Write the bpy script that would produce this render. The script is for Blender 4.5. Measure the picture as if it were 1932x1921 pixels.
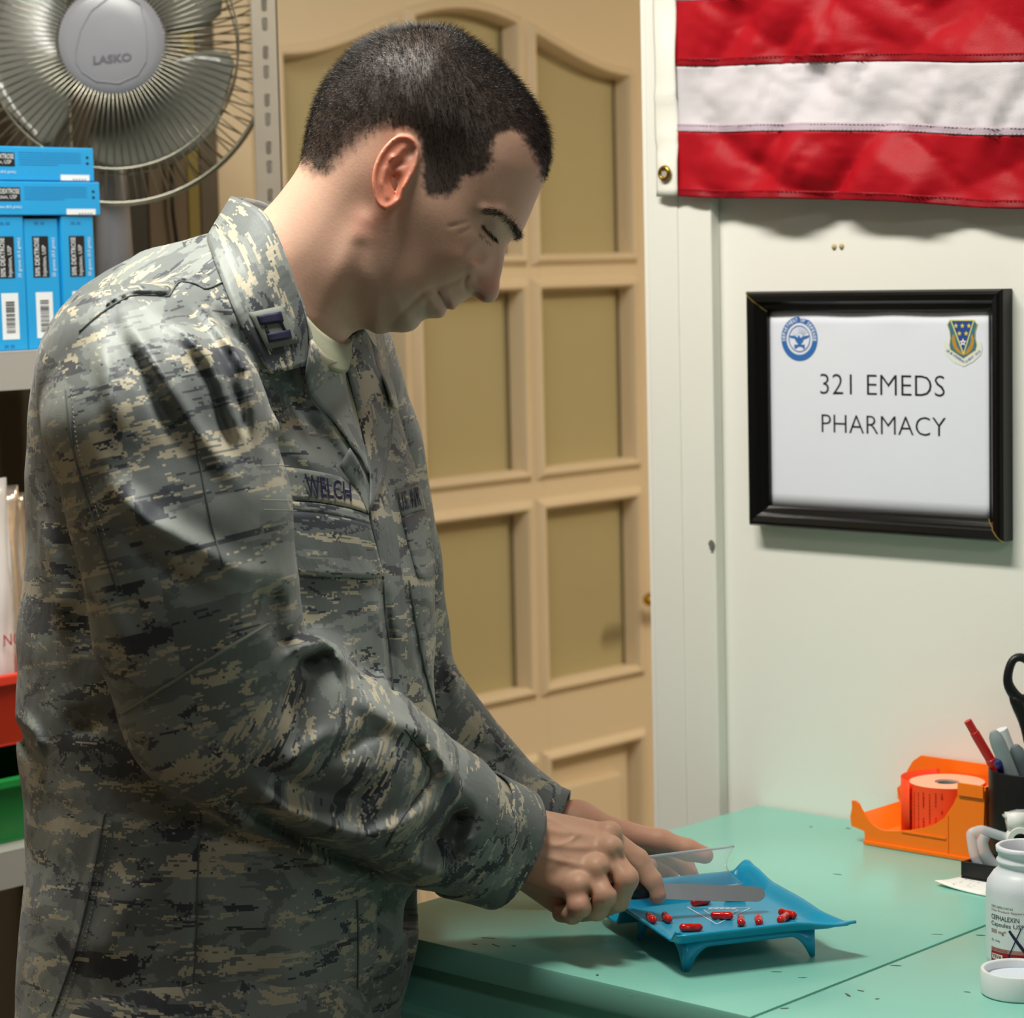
import bpy, bmesh, math, random
import numpy as np
from mathutils import Vector, Matrix
from mathutils.bvhtree import BVHTree

for o in list(bpy.data.objects):
    bpy.data.objects.remove(o, do_unlink=True)
SC = bpy.context.scene
COL = SC.collection
random.seed(7)
rng = np.random.default_rng(11)

# ------------------------------------------------------------------ camera
F_PX, CX, CY = 4690.0, 966.0, 960.5
YAW, TILT, ROLL, HC = math.radians(42.6), math.radians(5.66), 0.0228, 1.60
_fh = np.array([-math.sin(YAW), math.cos(YAW), 0.0])
_rt = np.array([math.cos(YAW), math.sin(YAW), 0.0])
_up = np.array([0.0, 0.0, 1.0])
FW = _fh * math.cos(TILT) - _up * math.sin(TILT)
_u2 = _up * math.cos(TILT) + _fh * math.sin(TILT)
RT = _rt * math.cos(ROLL) - _u2 * math.sin(ROLL)
UP = _u2 * math.cos(ROLL) + _rt * math.sin(ROLL)
CAMP = np.array([0.0, 0.0, HC])
cam = bpy.data.cameras.new('camera')
cam.sensor_width = 36.0
cam.lens = F_PX / 1932.0 * 36.0
cam.clip_start = 0.05
camo = bpy.data.objects.new('camera', cam)
COL.objects.link(camo)
camo.matrix_world = Matrix(((RT[0], UP[0], -FW[0], 0), (RT[1], UP[1], -FW[1], 0), (RT[2], UP[2], -FW[2], HC), (0, 0, 0, 1)))
cam.dof.use_dof = True
cam.dof.focus_distance = 2.15
cam.dof.aperture_fstop = 9.0
SC.camera = camo

# ------------------------------------------------------------------ light and exposure
SC.view_settings.view_transform = 'Standard'
SC.view_settings.look = 'None'
SC.view_settings.gamma = 1.0
SC.view_settings.use_curve_mapping = False
SC.view_settings.exposure = 0.0
world = bpy.data.worlds.new('world')
SC.world = world
world.use_nodes = True
world.node_tree.nodes['Background'].inputs[0].default_value = (0.9, 0.95, 1.0, 1)
world.node_tree.nodes['Background'].inputs[1].default_value = 0.02
CEIL = 2.7
LAMPS = [  # x, y, size x, size y, watts, colour
    (-1.60, 1.24, 0.95, 0.18, 36, (1.0, 0.97, 0.88)),
    (0.6, 0.4, 1.10, 0.24, 9, (0.93, 1.0, 0.97)),  # added fill light on the camera side, not a known fixture
    (-0.75, 3.75, 0.60, 0.24, 46, (1.0, 0.88, 0.68)),
]


def ray(px, py):
    return FW + RT * (px - CX) / F_PX - UP * (py - CY) / F_PX


def at(px, py, d):
    return CAMP + ray(px, py) * d


def onz(px, py, z):
    r = ray(px, py)
    return CAMP + r * ((z - HC) / r[2])


def onx(px, py, x):
    r = ray(px, py)
    return CAMP + r * (x / r[0])


def ony(px, py, y):
    r = ray(px, py)
    return CAMP + r * (y / r[1])


def project(P):
    d = np.asarray(P, float) - CAMP
    z = d @ FW
    return CX + F_PX * (d @ RT) / z, CY - F_PX * (d @ UP) / z, z


# ------------------------------------------------------------------ materials
def srgb(h):
    h = h.lstrip('#')
    c = [int(h[i:i + 2], 16) / 255 for i in (0, 2, 4)]
    return tuple(x / 12.92 if x <= 0.04045 else ((x + 0.055) / 1.055) ** 2.4 for x in c) + (1.0,)


MATS = {}


def mat(name, col, rough=0.5, metal=0.0, var=0.0, vscale=8.0, bump=0.0, bscale=60.0, spec=0.5, trans=0.0, ior=1.45,
        sss=0.0, sheen=0.0, coat=0.0, alpha=1.0, emit=0.0, stretch=(1, 1, 1)):
    if name in MATS:
        return MATS[name]
    m = bpy.data.materials.new(name)
    m.use_nodes = True
    nt = m.node_tree
    b = nt.nodes['Principled BSDF']
    c = srgb(col) if isinstance(col, str) else tuple(col) + (1.0,)
    b.inputs['Base Color'].default_value = c
    b.inputs['Roughness'].default_value = rough
    b.inputs['Metallic'].default_value = metal
    b.inputs['Specular IOR Level'].default_value = spec
    b.inputs['Transmission Weight'].default_value = trans
    b.inputs['IOR'].default_value = ior
    b.inputs['Coat Weight'].default_value = coat
    b.inputs['Alpha'].default_value = alpha
    b.inputs['Sheen Weight'].default_value = sheen
    if emit:
        b.inputs['Emission Color'].default_value = c
        b.inputs['Emission Strength'].default_value = emit
    if sss:
        b.inputs['Subsurface Weight'].default_value = sss
        b.inputs['Subsurface Radius'].default_value = (1, 0.5, 0.4)
        b.inputs['Subsurface Scale'].default_value = 0.004
    if var or bump:
        tc = nt.nodes.new('ShaderNodeTexCoord')
        mp = nt.nodes.new('ShaderNodeMapping')
        mp.inputs['Scale'].default_value = stretch
        nt.links.new(tc.outputs['Object'], mp.inputs['Vector'])
    if var:
        n = nt.nodes.new('ShaderNodeTexNoise')
        n.inputs['Scale'].default_value = vscale
        n.inputs['Detail'].default_value = 6
        nt.links.new(mp.outputs[0], n.inputs['Vector'])
        mx = nt.nodes.new('ShaderNodeMix')
        mx.data_type = 'RGBA'
        mx.inputs[6].default_value = tuple(max(0, x * (1 - var)) for x in c[:3]) + (1,)
        mx.inputs[7].default_value = tuple(min(1, x * (1 + var)) for x in c[:3]) + (1,)
        nt.links.new(n.outputs['Fac'], mx.inputs[0])
        nt.links.new(mx.outputs[2], b.inputs['Base Color'])
    if bump:
        n2 = nt.nodes.new('ShaderNodeTexNoise')
        n2.inputs['Scale'].default_value = bscale
        n2.inputs['Detail'].default_value = 4
        nt.links.new(mp.outputs[0], n2.inputs['Vector'])
        bp = nt.nodes.new('ShaderNodeBump')
        bp.inputs['Strength'].default_value = bump
        bp.inputs['Distance'].default_value = 0.002
        nt.links.new(n2.outputs['Fac'], bp.inputs['Height'])
        nt.links.new(bp.outputs['Normal'], b.inputs['Normal'])
    MATS[name] = m
    return m


# ------------------------------------------------------------------ mesh helpers
def link(name, me, m=None, parent=None):
    o = bpy.data.objects.new(name, me)
    COL.objects.link(o)
    if m is not None:
        me.materials.clear()
        me.materials.append(m)
    if parent is not None:
        o.parent = parent
    return o


def tag(o, label=None, cat=None, group=None, kind=None):
    if label:
        o['label'] = label
    if cat:
        o['category'] = cat
    if group:
        o['group'] = group
    if kind:
        o['kind'] = kind
    return o


def thing(name, label, cat, group=None, loc=(0, 0, 0), rz=0.0):
    o = bpy.data.objects.new(name, None)
    o.empty_display_size = 0.05
    COL.objects.link(o)
    o.location = loc
    o.rotation_euler = (0, 0, rz)
    return tag(o, label, cat, group)


def mesh_from(name, V, Fc, smooth=False):
    me = bpy.data.meshes.new(name)
    me.from_pydata([tuple(map(float, v)) for v in V], [], [tuple(f) for f in Fc])
    me.validate()
    if smooth:
        me.polygons.foreach_set('use_smooth', [True] * len(me.polygons))
    me.update()
    return me


class MB:
    """collects shapes; build() links them as one mesh object"""

    def __init__(s):
        s.V = []
        s.F = []

    def add(s, V, Fc):
        n = len(s.V)
        s.V += [tuple(map(float, v)) for v in V]
        s.F += [tuple(i + n for i in f) for f in Fc]
        return s

    def box(s, x0, x1, y0, y1, z0, z1, bev=0.0):
        if bev <= 0:
            V = [(x, y, z) for x in (x0, x1) for y in (y0, y1) for z in (z0, z1)]
            return s.add(V, [(0, 1, 3, 2), (4, 6, 7, 5), (0, 4, 5, 1), (2, 3, 7, 6), (0, 2, 6, 4), (1, 5, 7, 3)])
        bm = bmesh.new()
        bmesh.ops.create_cube(bm, size=1.0)
        for v in bm.verts:
            v.co = Vector(((x0 + x1) / 2 + v.co.x * (x1 - x0), (y0 + y1) / 2 + v.co.y * (y1 - y0), (z0 + z1) / 2 + v.co.z * (z1 - z0)))
        bmesh.ops.bevel(bm, geom=bm.edges[:], offset=bev, segments=2, affect='EDGES', profile=0.6)
        bm.verts.index_update()
        s.add([v.co[:] for v in bm.verts], [[v.index for v in f.verts] for f in bm.faces])
        bm.free()
        return s

    def lathe(s, prof, n=48, c=(0, 0, 0), axis=(0, 0, 1)):
        ax = Vector(axis).normalized()
        a = ax.orthogonal().normalized()
        b = ax.cross(a)
        c = Vector(c)
        V = []
        Fc = []
        for r, h in prof:
            for k in range(n):
                t = 2 * math.pi * k / n
                V.append(c + ax * h + (a * math.cos(t) + b * math.sin(t)) * max(r, 1e-5))
        for i in range(len(prof) - 1):
            for k in range(n):
                k2 = (k + 1) % n
                Fc.append((i * n + k, i * n + k2, (i + 1) * n + k2, (i + 1) * n + k))
        return s.add(V, Fc)

    def tube(s, pts, r, n=8, closed=False, cap=True):
        P = [Vector(p) for p in pts]
        m = len(P)
        rr = r if hasattr(r, '__len__') else [r] * m
        V = []
        Fc = []
        t0 = (P[1] - P[0]).normalized()
        a = t0.orthogonal().normalized()
        for i in range(m):
            if closed:
                t = (P[(i + 1) % m] - P[i - 1]).normalized()
            else:
                t = (P[min(i + 1, m - 1)] - P[max(i - 1, 0)]).normalized()
            a = (a - t * a.dot(t))
            if a.length < 1e-6:
                a = t.orthogonal()
            a.normalize()
            b = t.cross(a)
            for k in range(n):
                u = 2 * math.pi * k / n
                V.append(P[i] + (a * math.cos(u) + b * math.sin(u)) * rr[i])
        for i in range(m if closed else m - 1):
            j = (i + 1) % m
            for k in range(n):
                k2 = (k + 1) % n
                Fc.append((i * n + k, i * n + k2, j * n + k2, j * n + k))
        if cap and not closed:
            Fc.append(tuple(reversed(range(n))))
            Fc.append(tuple(range((m - 1) * n, m * n)))
        return s.add(V, Fc)

    def prism(s, pts, d):
        """polygon (3d points, planar) extruded by vector d"""
        P = [Vector(p) for p in pts]
        n = len(P)
        d = Vector(d)
        V = P + [p + d for p in P]
        Fc = [(i, (i + 1) % n, n + (i + 1) % n, n + i) for i in range(n)]
        Fc += [tuple(reversed(range(n))), tuple(range(n, 2 * n))]
        return s.add(V, Fc)

    def grid(s, G):
        """G[i][j] 3d points -> sheet"""
        ni, nj = len(G), len(G[0])
        V = [p for row in G for p in row]
        return s.add(V, [(i * nj + j, i * nj + j + 1, (i + 1) * nj + j + 1, (i + 1) * nj + j) for i in range(ni - 1) for j in range(nj - 1)])

    def build(s, name, m=None, parent=None, smooth=False, solid=0.0, sub=0, autosmooth=None):
        me = mesh_from(name, s.V, s.F, smooth)
        bm = bmesh.new()
        bm.from_mesh(me)
        bmesh.ops.recalc_face_normals(bm, faces=bm.faces[:])
        if autosmooth:
            for f in bm.faces:
                f.smooth = True
            for e in bm.edges:
                if len(e.link_faces) == 2 and e.calc_face_angle(0) > autosmooth:
                    e.smooth = False
        bm.to_mesh(me)
        bm.free()
        o = link(name, me, m, parent)
        if solid:
            md = o.modifiers.new('thickness', 'SOLIDIFY')
            md.thickness = solid
            md.offset = 0
        if sub:
            md = o.modifiers.new('subdivision', 'SUBSURF')
            md.levels = sub
            md.render_levels = sub
        return o


def text_mesh(s, bold=0.0, extrude=0.0):
    cu = bpy.data.curves.new('lettering', 'FONT')
    cu.body = s
    cu.size = 1.0
    cu.offset = bold
    cu.extrude = extrude
    cu.resolution_u = 3
    o = bpy.data.objects.new('lettering', cu)
    COL.objects.link(o)
    dg = bpy.context.evaluated_depsgraph_get()
    me = bpy.data.meshes.new_from_object(o.evaluated_get(dg))
    V = np.array([v.co[:] for v in me.vertices])
    Fc = [tuple(p.vertices) for p in me.polygons]
    bpy.data.objects.remove(o, do_unlink=True)
    bpy.data.curves.remove(cu)
    bpy.data.meshes.remove(me)
    return V, Fc


def text_uv(s, u0, u1, v0, v1, bold=0.0, cell=None):
    """lettering fitted to the rectangle u0..u1 x v0..v1; returns vertices (u,v) and faces"""
    V, Fc = text_mesh(s, bold)
    lo, hi = V.min(0), V.max(0)
    U = u0 + (V[:, 0] - lo[0]) / (hi[0] - lo[0]) * (u1 - u0)
    W = v0 + (V[:, 1] - lo[1]) / (hi[1] - lo[1]) * (v1 - v0)
    return np.stack([U, W], 1), Fc


def print_text(name, s, origin, ex, ez, u0, u1, v0, v1, m, parent, bold=0.0):
    uv, Fc = text_uv(s, u0, u1, v0, v1, bold)
    o, ex, ez = np.array(origin), np.array(ex), np.array(ez)
    V = [o + ex * a + ez * b for a, b in uv]
    return link(name, mesh_from(name, V, Fc), m, parent)


def catmull(P, closed=True, n=4):
    P = np.asarray(P, float)
    m = len(P)
    out = []
    for i in range(m if closed else m - 1):
        p0 = P[(i - 1) % m] if closed else P[max(i - 1, 0)]
        p1 = P[i]
        p2 = P[(i + 1) % m]
        p3 = P[(i + 2) % m] if closed else P[min(i + 2, m - 1)]
        for k in range(n):
            t = k / n
            out.append(0.5 * ((2 * p1) + (-p0 + p2) * t + (2 * p0 - 5 * p1 + 4 * p2 - p3) * t * t + (-p0 + 3 * p1 - 3 * p2 + p3) * t ** 3))
    if not closed:
        out.append(P[-1])
    return np.array(out)


# ------------------------------------------------------------------ the room
YW = 2.1768          # wall with the sign
XD = -2.7143         # wall with the glazed door
ZC = 0.9962          # cabinet top
m_wall = mat('white_painted_wall', '#eceae2', 0.75, var=0.035, vscale=2.2, bump=0.12, bscale=25)
m_trim = mat('white_gloss_trim', '#e6e5dc', 0.5, var=0.04, vscale=5, bump=0.1, bscale=18)
m_beige = mat('beige_painted_wood', '#dcc8a8', 0.42, var=0.03, vscale=3)
m_beigewall = mat('beige_painted_wall', '#cbb694', 0.8, var=0.04, vscale=3, bump=0.1)
m_ceil = mat('ceiling_paint', '#c9c6bd', 0.9)
m_floor = mat('floor_tiles', '#6f675c', 0.45, var=0.12, vscale=3)


def struct(o, label=None):
    o['kind'] = 'structure'
    return o


X0, X1, Y0, Y1 = XD, 2.3, -1.9, 4.5
m_dim = mat('dimmed_wall_paint', '#8b8577', 0.85)  # unseen walls made darker to hold down the bounced light
struct(MB().box(X0 - 0.1, X1 + 0.1, Y0 - 0.1, Y1 + 0.1, -0.1, 0).build('floor', m_floor))
struct(MB().box(X0 - 0.1, X1 + 0.1, Y0 - 0.1, Y1 + 0.1, CEIL, CEIL + 0.1).build('ceiling', m_ceil))
struct(MB().box(-1.79, X1, YW, YW + 0.11, 0, CEIL).build('wall_back', m_wall))
struct(MB().box(X0 - 0.1, X1 + 0.1, Y1, Y1 + 0.1, 0, CEIL).build('wall_far', m_beigewall))
struct(MB().box(X1, X1 + 0.1, Y0, Y1, 0, CEIL).build('wall_right', m_dim))
struct(MB().box(X0 - 0.1, X1 + 0.1, Y0 - 0.1, Y0, 0, CEIL).build('wall_front', m_dim))
DY0, DY1, DZ1 = 2.395, 3.40, 2.14    # door opening
wl = MB()
wl.box(XD - 0.1, XD, Y0, DY0, 0, CEIL).box(XD - 0.1, XD, DY1, Y1, 0, CEIL).box(XD - 0.1, XD, DY0, DY1, DZ1, CEIL)
struct(wl.build('wall_left', m_beigewall))
# corridor behind the frosted panes
cb = MB()
cb.box(XD - 0.75, XD - 0.7, DY0 - 0.5, DY1 + 0.5, 0, CEIL).box(XD - 0.7, XD - 0.1, DY0 - 0.5, DY0 - 0.45, 0, CEIL)
cb.box(XD - 0.7, XD - 0.1, DY1 + 0.45, DY1 + 0.5, 0, CEIL).box(XD - 0.7, XD - 0.1, DY0 - 0.5, DY1 + 0.5, CEIL, CEIL + 0.05)
struct(cb.build('wall_corridor', m_beigewall))

# casing boards at the end of the sign wall
yf = YW - 0.0175
xa, xb, xc = ony(1222, 500, yf)[0], ony(1279, 500, yf)[0], ony(1341, 500, yf)[0]
t1 = thing('trim_1', None, None)
t1['kind'] = 'structure'
MB().box(xa, xb, yf, YW + 0.128, 0, CEIL, 0.002).build('casing_board', m_trim, t1)
MB().box(xb - 0.001, xc, yf + 0.0015, YW, 0, CEIL, 0.0025).build('casing_board', m_trim, t1)
bs = MB().box(xc, X1, YW - 0.012, YW, 0, 0.1, 0.003)
struct(bs.build('baseboard_back', m_trim))
# chips and nail holes on the wall
m_chip = mat('plaster_chip', '#6f6a62', 0.9)
for (px, py, r) in ((1574, 466, 4.2), (1588, 465, 4.6)):
    p = ony(px, py, YW)
    h = MB().lathe([(0.0, -0.003), (0.0012, -0.003), (0.0026, -0.0006), (0.0034, -0.0002), (0.0034, 0.001)], 10, (p[0], YW, p[2]), (0, 1, 0)).build('wall_anchor', mat('anchor_plastic', '#b8a878', 0.6), None, True)
    tag(h, 'small beige wall anchor above the framed sign, %s of the two' % ('left' if px < 1580 else 'right'), 'wall anchor')
for i, (px, py, a, b) in enumerate(((1361, 1026, 0.0035, 0.006),)):
    p = ony(px, py, YW)
    q = MB().prism([(p[0] + a * math.cos(t) * (1 + .3 * math.sin(3 * t)), YW - 0.0185, p[2] + b * math.sin(t)) for t in np.linspace(0, 6.28, 12)[:-1]], (0, 0.001, 0)).build('paint_chip', m_chip, t1)

# ------------------------------------------------------------------ ceiling lights
m_tube = mat('lamp_diffuser', (1, 1, 1), 0.5, emit=1.2)
m_lampbody = mat('lamp_housing', '#e8e8e8', 0.5)
for i, (x, y, sx, sy, w, c) in enumerate(LAMPS):
    t = thing('ceiling_light', ['fluorescent ceiling fixture above the man and the cabinets', 'added fill light over the middle of the room', 'warm ceiling fixture in the space behind the sign wall'][i], 'ceiling light', loc=(x, y, CEIL))
    MB().box(-sx / 2 - .02, sx / 2 + .02, -sy / 2 - .02, sy / 2 + .02, -0.07, 0, 0.006).build('housing', m_lampbody, t)
    MB().box(-sx / 2, sx / 2, -sy / 2, sy / 2, -0.085, -0.0705, 0.004).build('diffuser', m_tube, t)
    L = bpy.data.lights.new('lamp_light', 'AREA')
    L.shape = 'RECTANGLE'
    L.size, L.size_y = sx, sy
    L.energy = w
    L.color = c
    lo = bpy.data.objects.new('lamp_light', L)
    COL.objects.link(lo)
    lo.parent = t
    lo.location = (0, 0, -0.09)

# ------------------------------------------------------------------ glazed door
m_pane = mat('frosted_glass', '#b7aa80', 0.3, spec=0.6, trans=0.12)
m_brass = mat('polished_brass', '#c99a2e', 0.16, metal=1.0)
m_rebate = mat('dark_rebate', '#5a4b34', 0.8)  # thin dark strip along the right edge of each pane
door = thing('door_1', 'cream panel door with twelve frosted panes behind the man', None)
door['kind'] = 'structure'
dx0, dx1 = XD - 0.055, XD - 0.01          # leaf
LY0, LY1 = 2.405, 3.39
cols = [(2.488, 2.716), (2.764, 2.990), (3.041, 3.270)]
rows = [(1.613, 2.0), (1.262, 1.553), (0.902, 1.192)]
panel = (0.20, 0.770)
ARC0 = (2.879, 1.994)


def arch(y):
    u = (y - 2.879) / 0.40
    return 1.905 + 0.089 * 0.5 * (1 + math.cos(math.pi * min(1, abs(u)))) if abs(u) < 1 else 1.905


def opening_pts(c, r, top=None, n=10):
    """outline of an opening, counter-clockwise seen from the room, (y,z)"""
    y0, y1 = c
    z0, z1 = r
    P = [(y0, z0), (y1, z0)]
    if top:
        P += [(y1 + (y0 - y1) * k / n, top(y1 + (y0 - y1) * k / n)) for k in range(n + 1)]
    else:
        P += [(y1, z1), (y0, z1)]
    return P


leafp = lambda n, mb: mb.build(n, m_beige, door)
edges = [LY0, cols[0][0], cols[0][1], cols[1][0], cols[1][1], cols[2][0], cols[2][1], LY1]
for k in (0, 2, 4, 6):
    ya, yb = edges[k], edges[k + 1]
    top = 2.13 if k in (0, 6) else 1.9
    leafp('stile', MB().box(dx0, dx1 - (0.0 if k in (0, 6) else 0.0006), ya, yb, 0.01 if k in (0, 6) else 0.2, top if k in (0, 6) else arch((ya + yb) / 2) + 0.012))
for c in cols:
    for za, zb in ((0.01, 0.20), (panel[1], rows[2][0]), (rows[2][1], rows[1][0]), (rows[1][1], rows[0][0])):
        leafp('rail', MB().box(dx0, dx1, c[0], c[1], za, zb))
# curved top rail
tr = [(cols[0][0], 2.13)]
ys = np.linspace(cols[0][0], cols[2][1], 40)
prof = [(y, arch(y)) for y in ys]
V = []
Fc = []
for y, z in prof:
    V += [(dx0, y, z), (dx0, y, 2.13), (dx1, y, z), (dx1, y, 2.13)]
for i in range(len(prof) - 1):
    a, b = i * 4, (i + 1) * 4
    Fc += [(a, b, b + 1, a + 1), (a + 2, a + 3, b + 3, b + 2), (a, a + 2, b + 2, b), (a + 1, b + 1, b + 3, a + 3)]
leafp('top_rail', MB().add(V, Fc))


def moulding(P, w=0.020, h=0.010):
    """bead that runs round an opening, mitred"""
    n = len(P)
    A = np.array(P)
    ctr = A.mean(0)
    off = []
    for i in range(n):
        p0, p1, p2 = A[i - 1], A[i], A[(i + 1) % n]
        d1, d2 = (p1 - p0), (p2 - p1)
        d1 = d1 / (np.linalg.norm(d1) + 1e-9)
        d2 = d2 / (np.linalg.norm(d2) + 1e-9)
        n1, n2 = np.array([d1[1], -d1[0]]), np.array([d2[1], -d2[0]])
        nn = n1 + n2
        nn /= np.linalg.norm(nn)
        off.append(nn / max(0.4, nn @ n1))
    off = np.array(off)
    prof = [(-0.03, -0.028), (-0.03, 0.002), (0.25, 0.9), (0.45, 1.0), (0.7, 0.75), (0.85, 0.35), (1.0, 0.0)]
    V = []
    for k, (u, hh) in enumerate(prof):
        x = dx1 + (hh if k == 0 else hh * h) if k else dx1 - 0.028
        for i in range(n):
            q = A[i] + off[i] * w * u
            V.append((x, q[0], q[1]))
    Fc = []
    for k in range(len(prof) - 1):
        for i in range(n):
            j = (i + 1) % n
            Fc.append((k * n + i, k * n + j, (k + 1) * n + j, (k + 1) * n + i))
    return MB().add(V, Fc)


for ci, c in enumerate(cols):
    for ri, r in enumerate(rows):
        P = opening_pts(c, r, arch if ri == 0 else None)
        moulding(P).build('moulding', m_beige, door, autosmooth=0.6)
        zt = max(q[1] for q in P) + 0.004
        if ri == 0:
            pv = [(dx1 - 0.026, y, z) for y, z in opening_pts((c[0] - 0.003, c[1] + 0.003), (r[0] - 0.003, 0), lambda y: arch(y) + 0.003)]
            MB().prism(pv, (-0.005, 0, 0)).build('pane', m_pane, door)
        else:
            MB().box(dx1 - 0.031, dx1 - 0.026, c[0] - 0.003, c[1] + 0.003, r[0] - 0.003, r[1] + 0.003).build('pane', m_pane, door)
        MB().box(dx1 - 0.0262, dx1 - 0.0235, c[1] - 0.0015, c[1], r[0], (arch(c[1]) if ri == 0 else r[1])).build('rebate', m_rebate, door)
    P = opening_pts(c, panel)
    moulding(P).build('moulding', m_beige, door, autosmooth=0.6)
    MB().box(dx1 - 0.03, dx1 - 0.02, c[0] - 0.002, c[1] + 0.002, panel[0] - .002, panel[1] + .002).build('panel', m_beige, door)
    MB().box(dx1 - 0.022, dx1 - 0.006, c[0] + 0.035, c[1] - 0.035, panel[0] + 0.045, panel[1] - 0.05, 0.006).build('raised_field', m_beige, door)
kp = onx(1247, 1112, dx1)
hp = MB().box(dx1, dx1 + 0.004, kp[1] - 0.018, kp[1] + 0.018, kp[2] - 0.135, kp[2] + 0.075, 0.0015).build('handle_plate', m_brass, door)
MB().tube([(dx1 + .002, kp[1], kp[2]), (dx1 + .045, kp[1], kp[2]), (dx1 + .056, kp[1] - .008, kp[2]), (dx1 + .058, kp[1] - .03, kp[2] + .001), (dx1 + .058, kp[1] - .06, kp[2]), (dx1 + .056, kp[1] - .080, kp[2] - .002), (dx1 + .056, kp[1] - .104, kp[2] - .003), (dx1 + .056, kp[1] - .112, kp[2] - .003)], [.010, .009, .0095, .0095, .0105, .0135, .0125, .004], 20).build('lever', m_brass, hp, True, sub=1)
# door frame
fr = thing('trim_2', None, None)
fr['kind'] = 'structure'
for ya, yb in ((DY0 - 0.065, DY0 + 0.008), (DY1 - 0.008, DY1 + 0.065)):
    MB().box(XD - 0.1, XD + 0.018, ya, yb, 0, DZ1 + 0.065, 0.004).build('casing', m_beige, fr)
MB().box(XD - 0.1, XD + 0.018, DY0 + .008, DY1 - .008, DZ1, DZ1 + 0.065, 0.004).build('casing', m_beige, fr)

# ------------------------------------------------------------------ steel cabinets
m_teal = mat('teal_enamel', '#86c9b8', 0.27, var=0.06, vscale=5, bump=0.03, bscale=30, spec=0.5)
m_scuff = mat('scuff_mark', '#4c5a50', 0.8)
m_seamgap = mat('dark_gap', '#12211d', 0.9)
CXS = -1.1765


def cabinet(x0, x1, label):
    w = x1 - x0
    t = thing('filing_cabinet', label, 'cabinet', 'teal steel cabinets along the wall', (x0, 1.548, 0))
    d = YW - 0.003 - 1.548
    MB().box(0.003, w - 0.003, 0.012, d, 0.04, ZC - 0.0255, 0.002).build('body', m_teal, t)
    MB().box(0.0, w, 0.0, d, ZC - 0.026, ZC, 0.0035).build('top', m_teal, t, autosmooth=0.7)
    MB().box(0.02, w - 0.02, 0.03, d - .02, 0, 0.04).build('plinth', m_seamgap, t)
    zt = ZC - 0.066
    for k in range(3):
        z1, z0 = zt - k * 0.295, zt - (k + 1) * 0.295 + 0.006
        dr = MB().box(0.014, w - 0.014, -0.006, 0.0125, z0, z1, 0.003).build('drawer', m_teal, t)
        MB().tube([(w / 2 - 0.05, -0.006, z1 - 0.07), (w / 2 - 0.048, -0.026, z1 - 0.07), (w / 2 + 0.048, -0.026, z1 - 0.07), (w / 2 + 0.05, -0.006, z1 - 0.07)], 0.005, 10).build('handle', mat('cabinet_chrome', '#c8c8c8', 0.25, metal=1), dr, True)
    return t


c1 = cabinet(-1.640, CXS - 0.0012, 'teal enamel filing cabinet the blue counting tray stands on')
c2 = cabinet(CXS + 0.0012, CXS + 0.47, 'teal enamel filing cabinet the white pill bottle stands on')
# scratches in the enamel: shallow worn spots, parts of the tops
sc = MB()
for (px, py, l, a) in ((920, 1770, .018, .4), (935, 1784, .016, -.3), (895, 1782, .006, .2), (970, 1785, .006, .1), (1127, 1840, .006, -.8), (1465, 1834, .010, .5), (1515, 1845, .008, .6), (1768, 1763, .012, .5), (1690, 1822, .011, .55), (1625, 1870, .008, -.2), (1600, 1878, .012, -.5), (1850, 1765, .010, .5), (1480, 1903, .009, .8), (1600, 1563, .006, .2), (1530, 1560, .004, 1), (1655, 1885, .004, 1), (1825, 1872, .006, .3), (1580, 1650, .012, .2), (1190, 1880, .005, .2)):
    p = onz(px, py, ZC)
    loc = np.array(p) - np.array([0, 0, 0])
    n = 9
    pts = []
    for k in range(n):
        th = 2 * math.pi * k / n
        u, v = l / 2 * math.cos(th) * random.uniform(.7, 1.2), 0.0011 * math.sin(th) * random.uniform(.6, 1.6)
        pts.append((loc[0] + u * math.cos(a) - v * math.sin(a), loc[1] + u * math.sin(a) + v * math.cos(a), ZC + 0.00005))
    sc.prism(pts, (0, 0, 0.00012))
so = sc.build('scratches', m_scuff, c1)
so.matrix_parent_inverse = Matrix.Translation((1.640, -1.548, 0))
so['kind'] = 'stuff'


def adopt(o, t):
    """parent a mesh made in world coordinates"""
    o.parent = t
    o.matrix_parent_inverse = (Matrix.Translation(t.location) @ t.rotation_euler.to_matrix().to_4x4()).inverted()
    return o


# ------------------------------------------------------------------ flag
def cloth_mat(name, col, rough=0.45):
    m = mat(name, col, rough, spec=0.2, bump=0.2, bscale=900)
    return m


m_red = cloth_mat('red_nylon', '#a80f1d')
m_white = cloth_mat('white_nylon', '#cfc9ce')
m_whiteseam = cloth_mat('white_nylon_hem', '#b5a3b0')
m_redseam = cloth_mat('red_nylon_hem', '#8a0d1a')
m_blue = cloth_mat('blue_nylon', '#1c2c5e')
m_canvas = mat('white_canvas', '#eeece2', 0.85, bump=0.3, bscale=700)
FX0, FX1 = ony(1281, 200, YW - 0.02)[0], 0.02
FZ0, SW = 1.668, 0.0705


def vnoise(x, y, seed=0):
    """smooth value noise, vectorised"""
    xi, yi = np.floor(x).astype(int), np.floor(y).astype(int)
    xf, yf = x - xi, y - yi
    u, v = xf * xf * (3 - 2 * xf), yf * yf * (3 - 2 * yf)

    def h(a, b):
        n = (a * 374761393 + b * 668265263 + seed * 1442695041) & 0x7fffffff
        n = ((n ^ (n >> 13)) * 1274126177) & 0x7fffffff
        return ((n ^ (n >> 16)) & 0xffff) / 65535.0
    return (h(xi, yi) * (1 - u) + h(xi + 1, yi) * u) * (1 - v) + (h(xi, yi + 1) * (1 - u) + h(xi + 1, yi + 1) * u) * v


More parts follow.
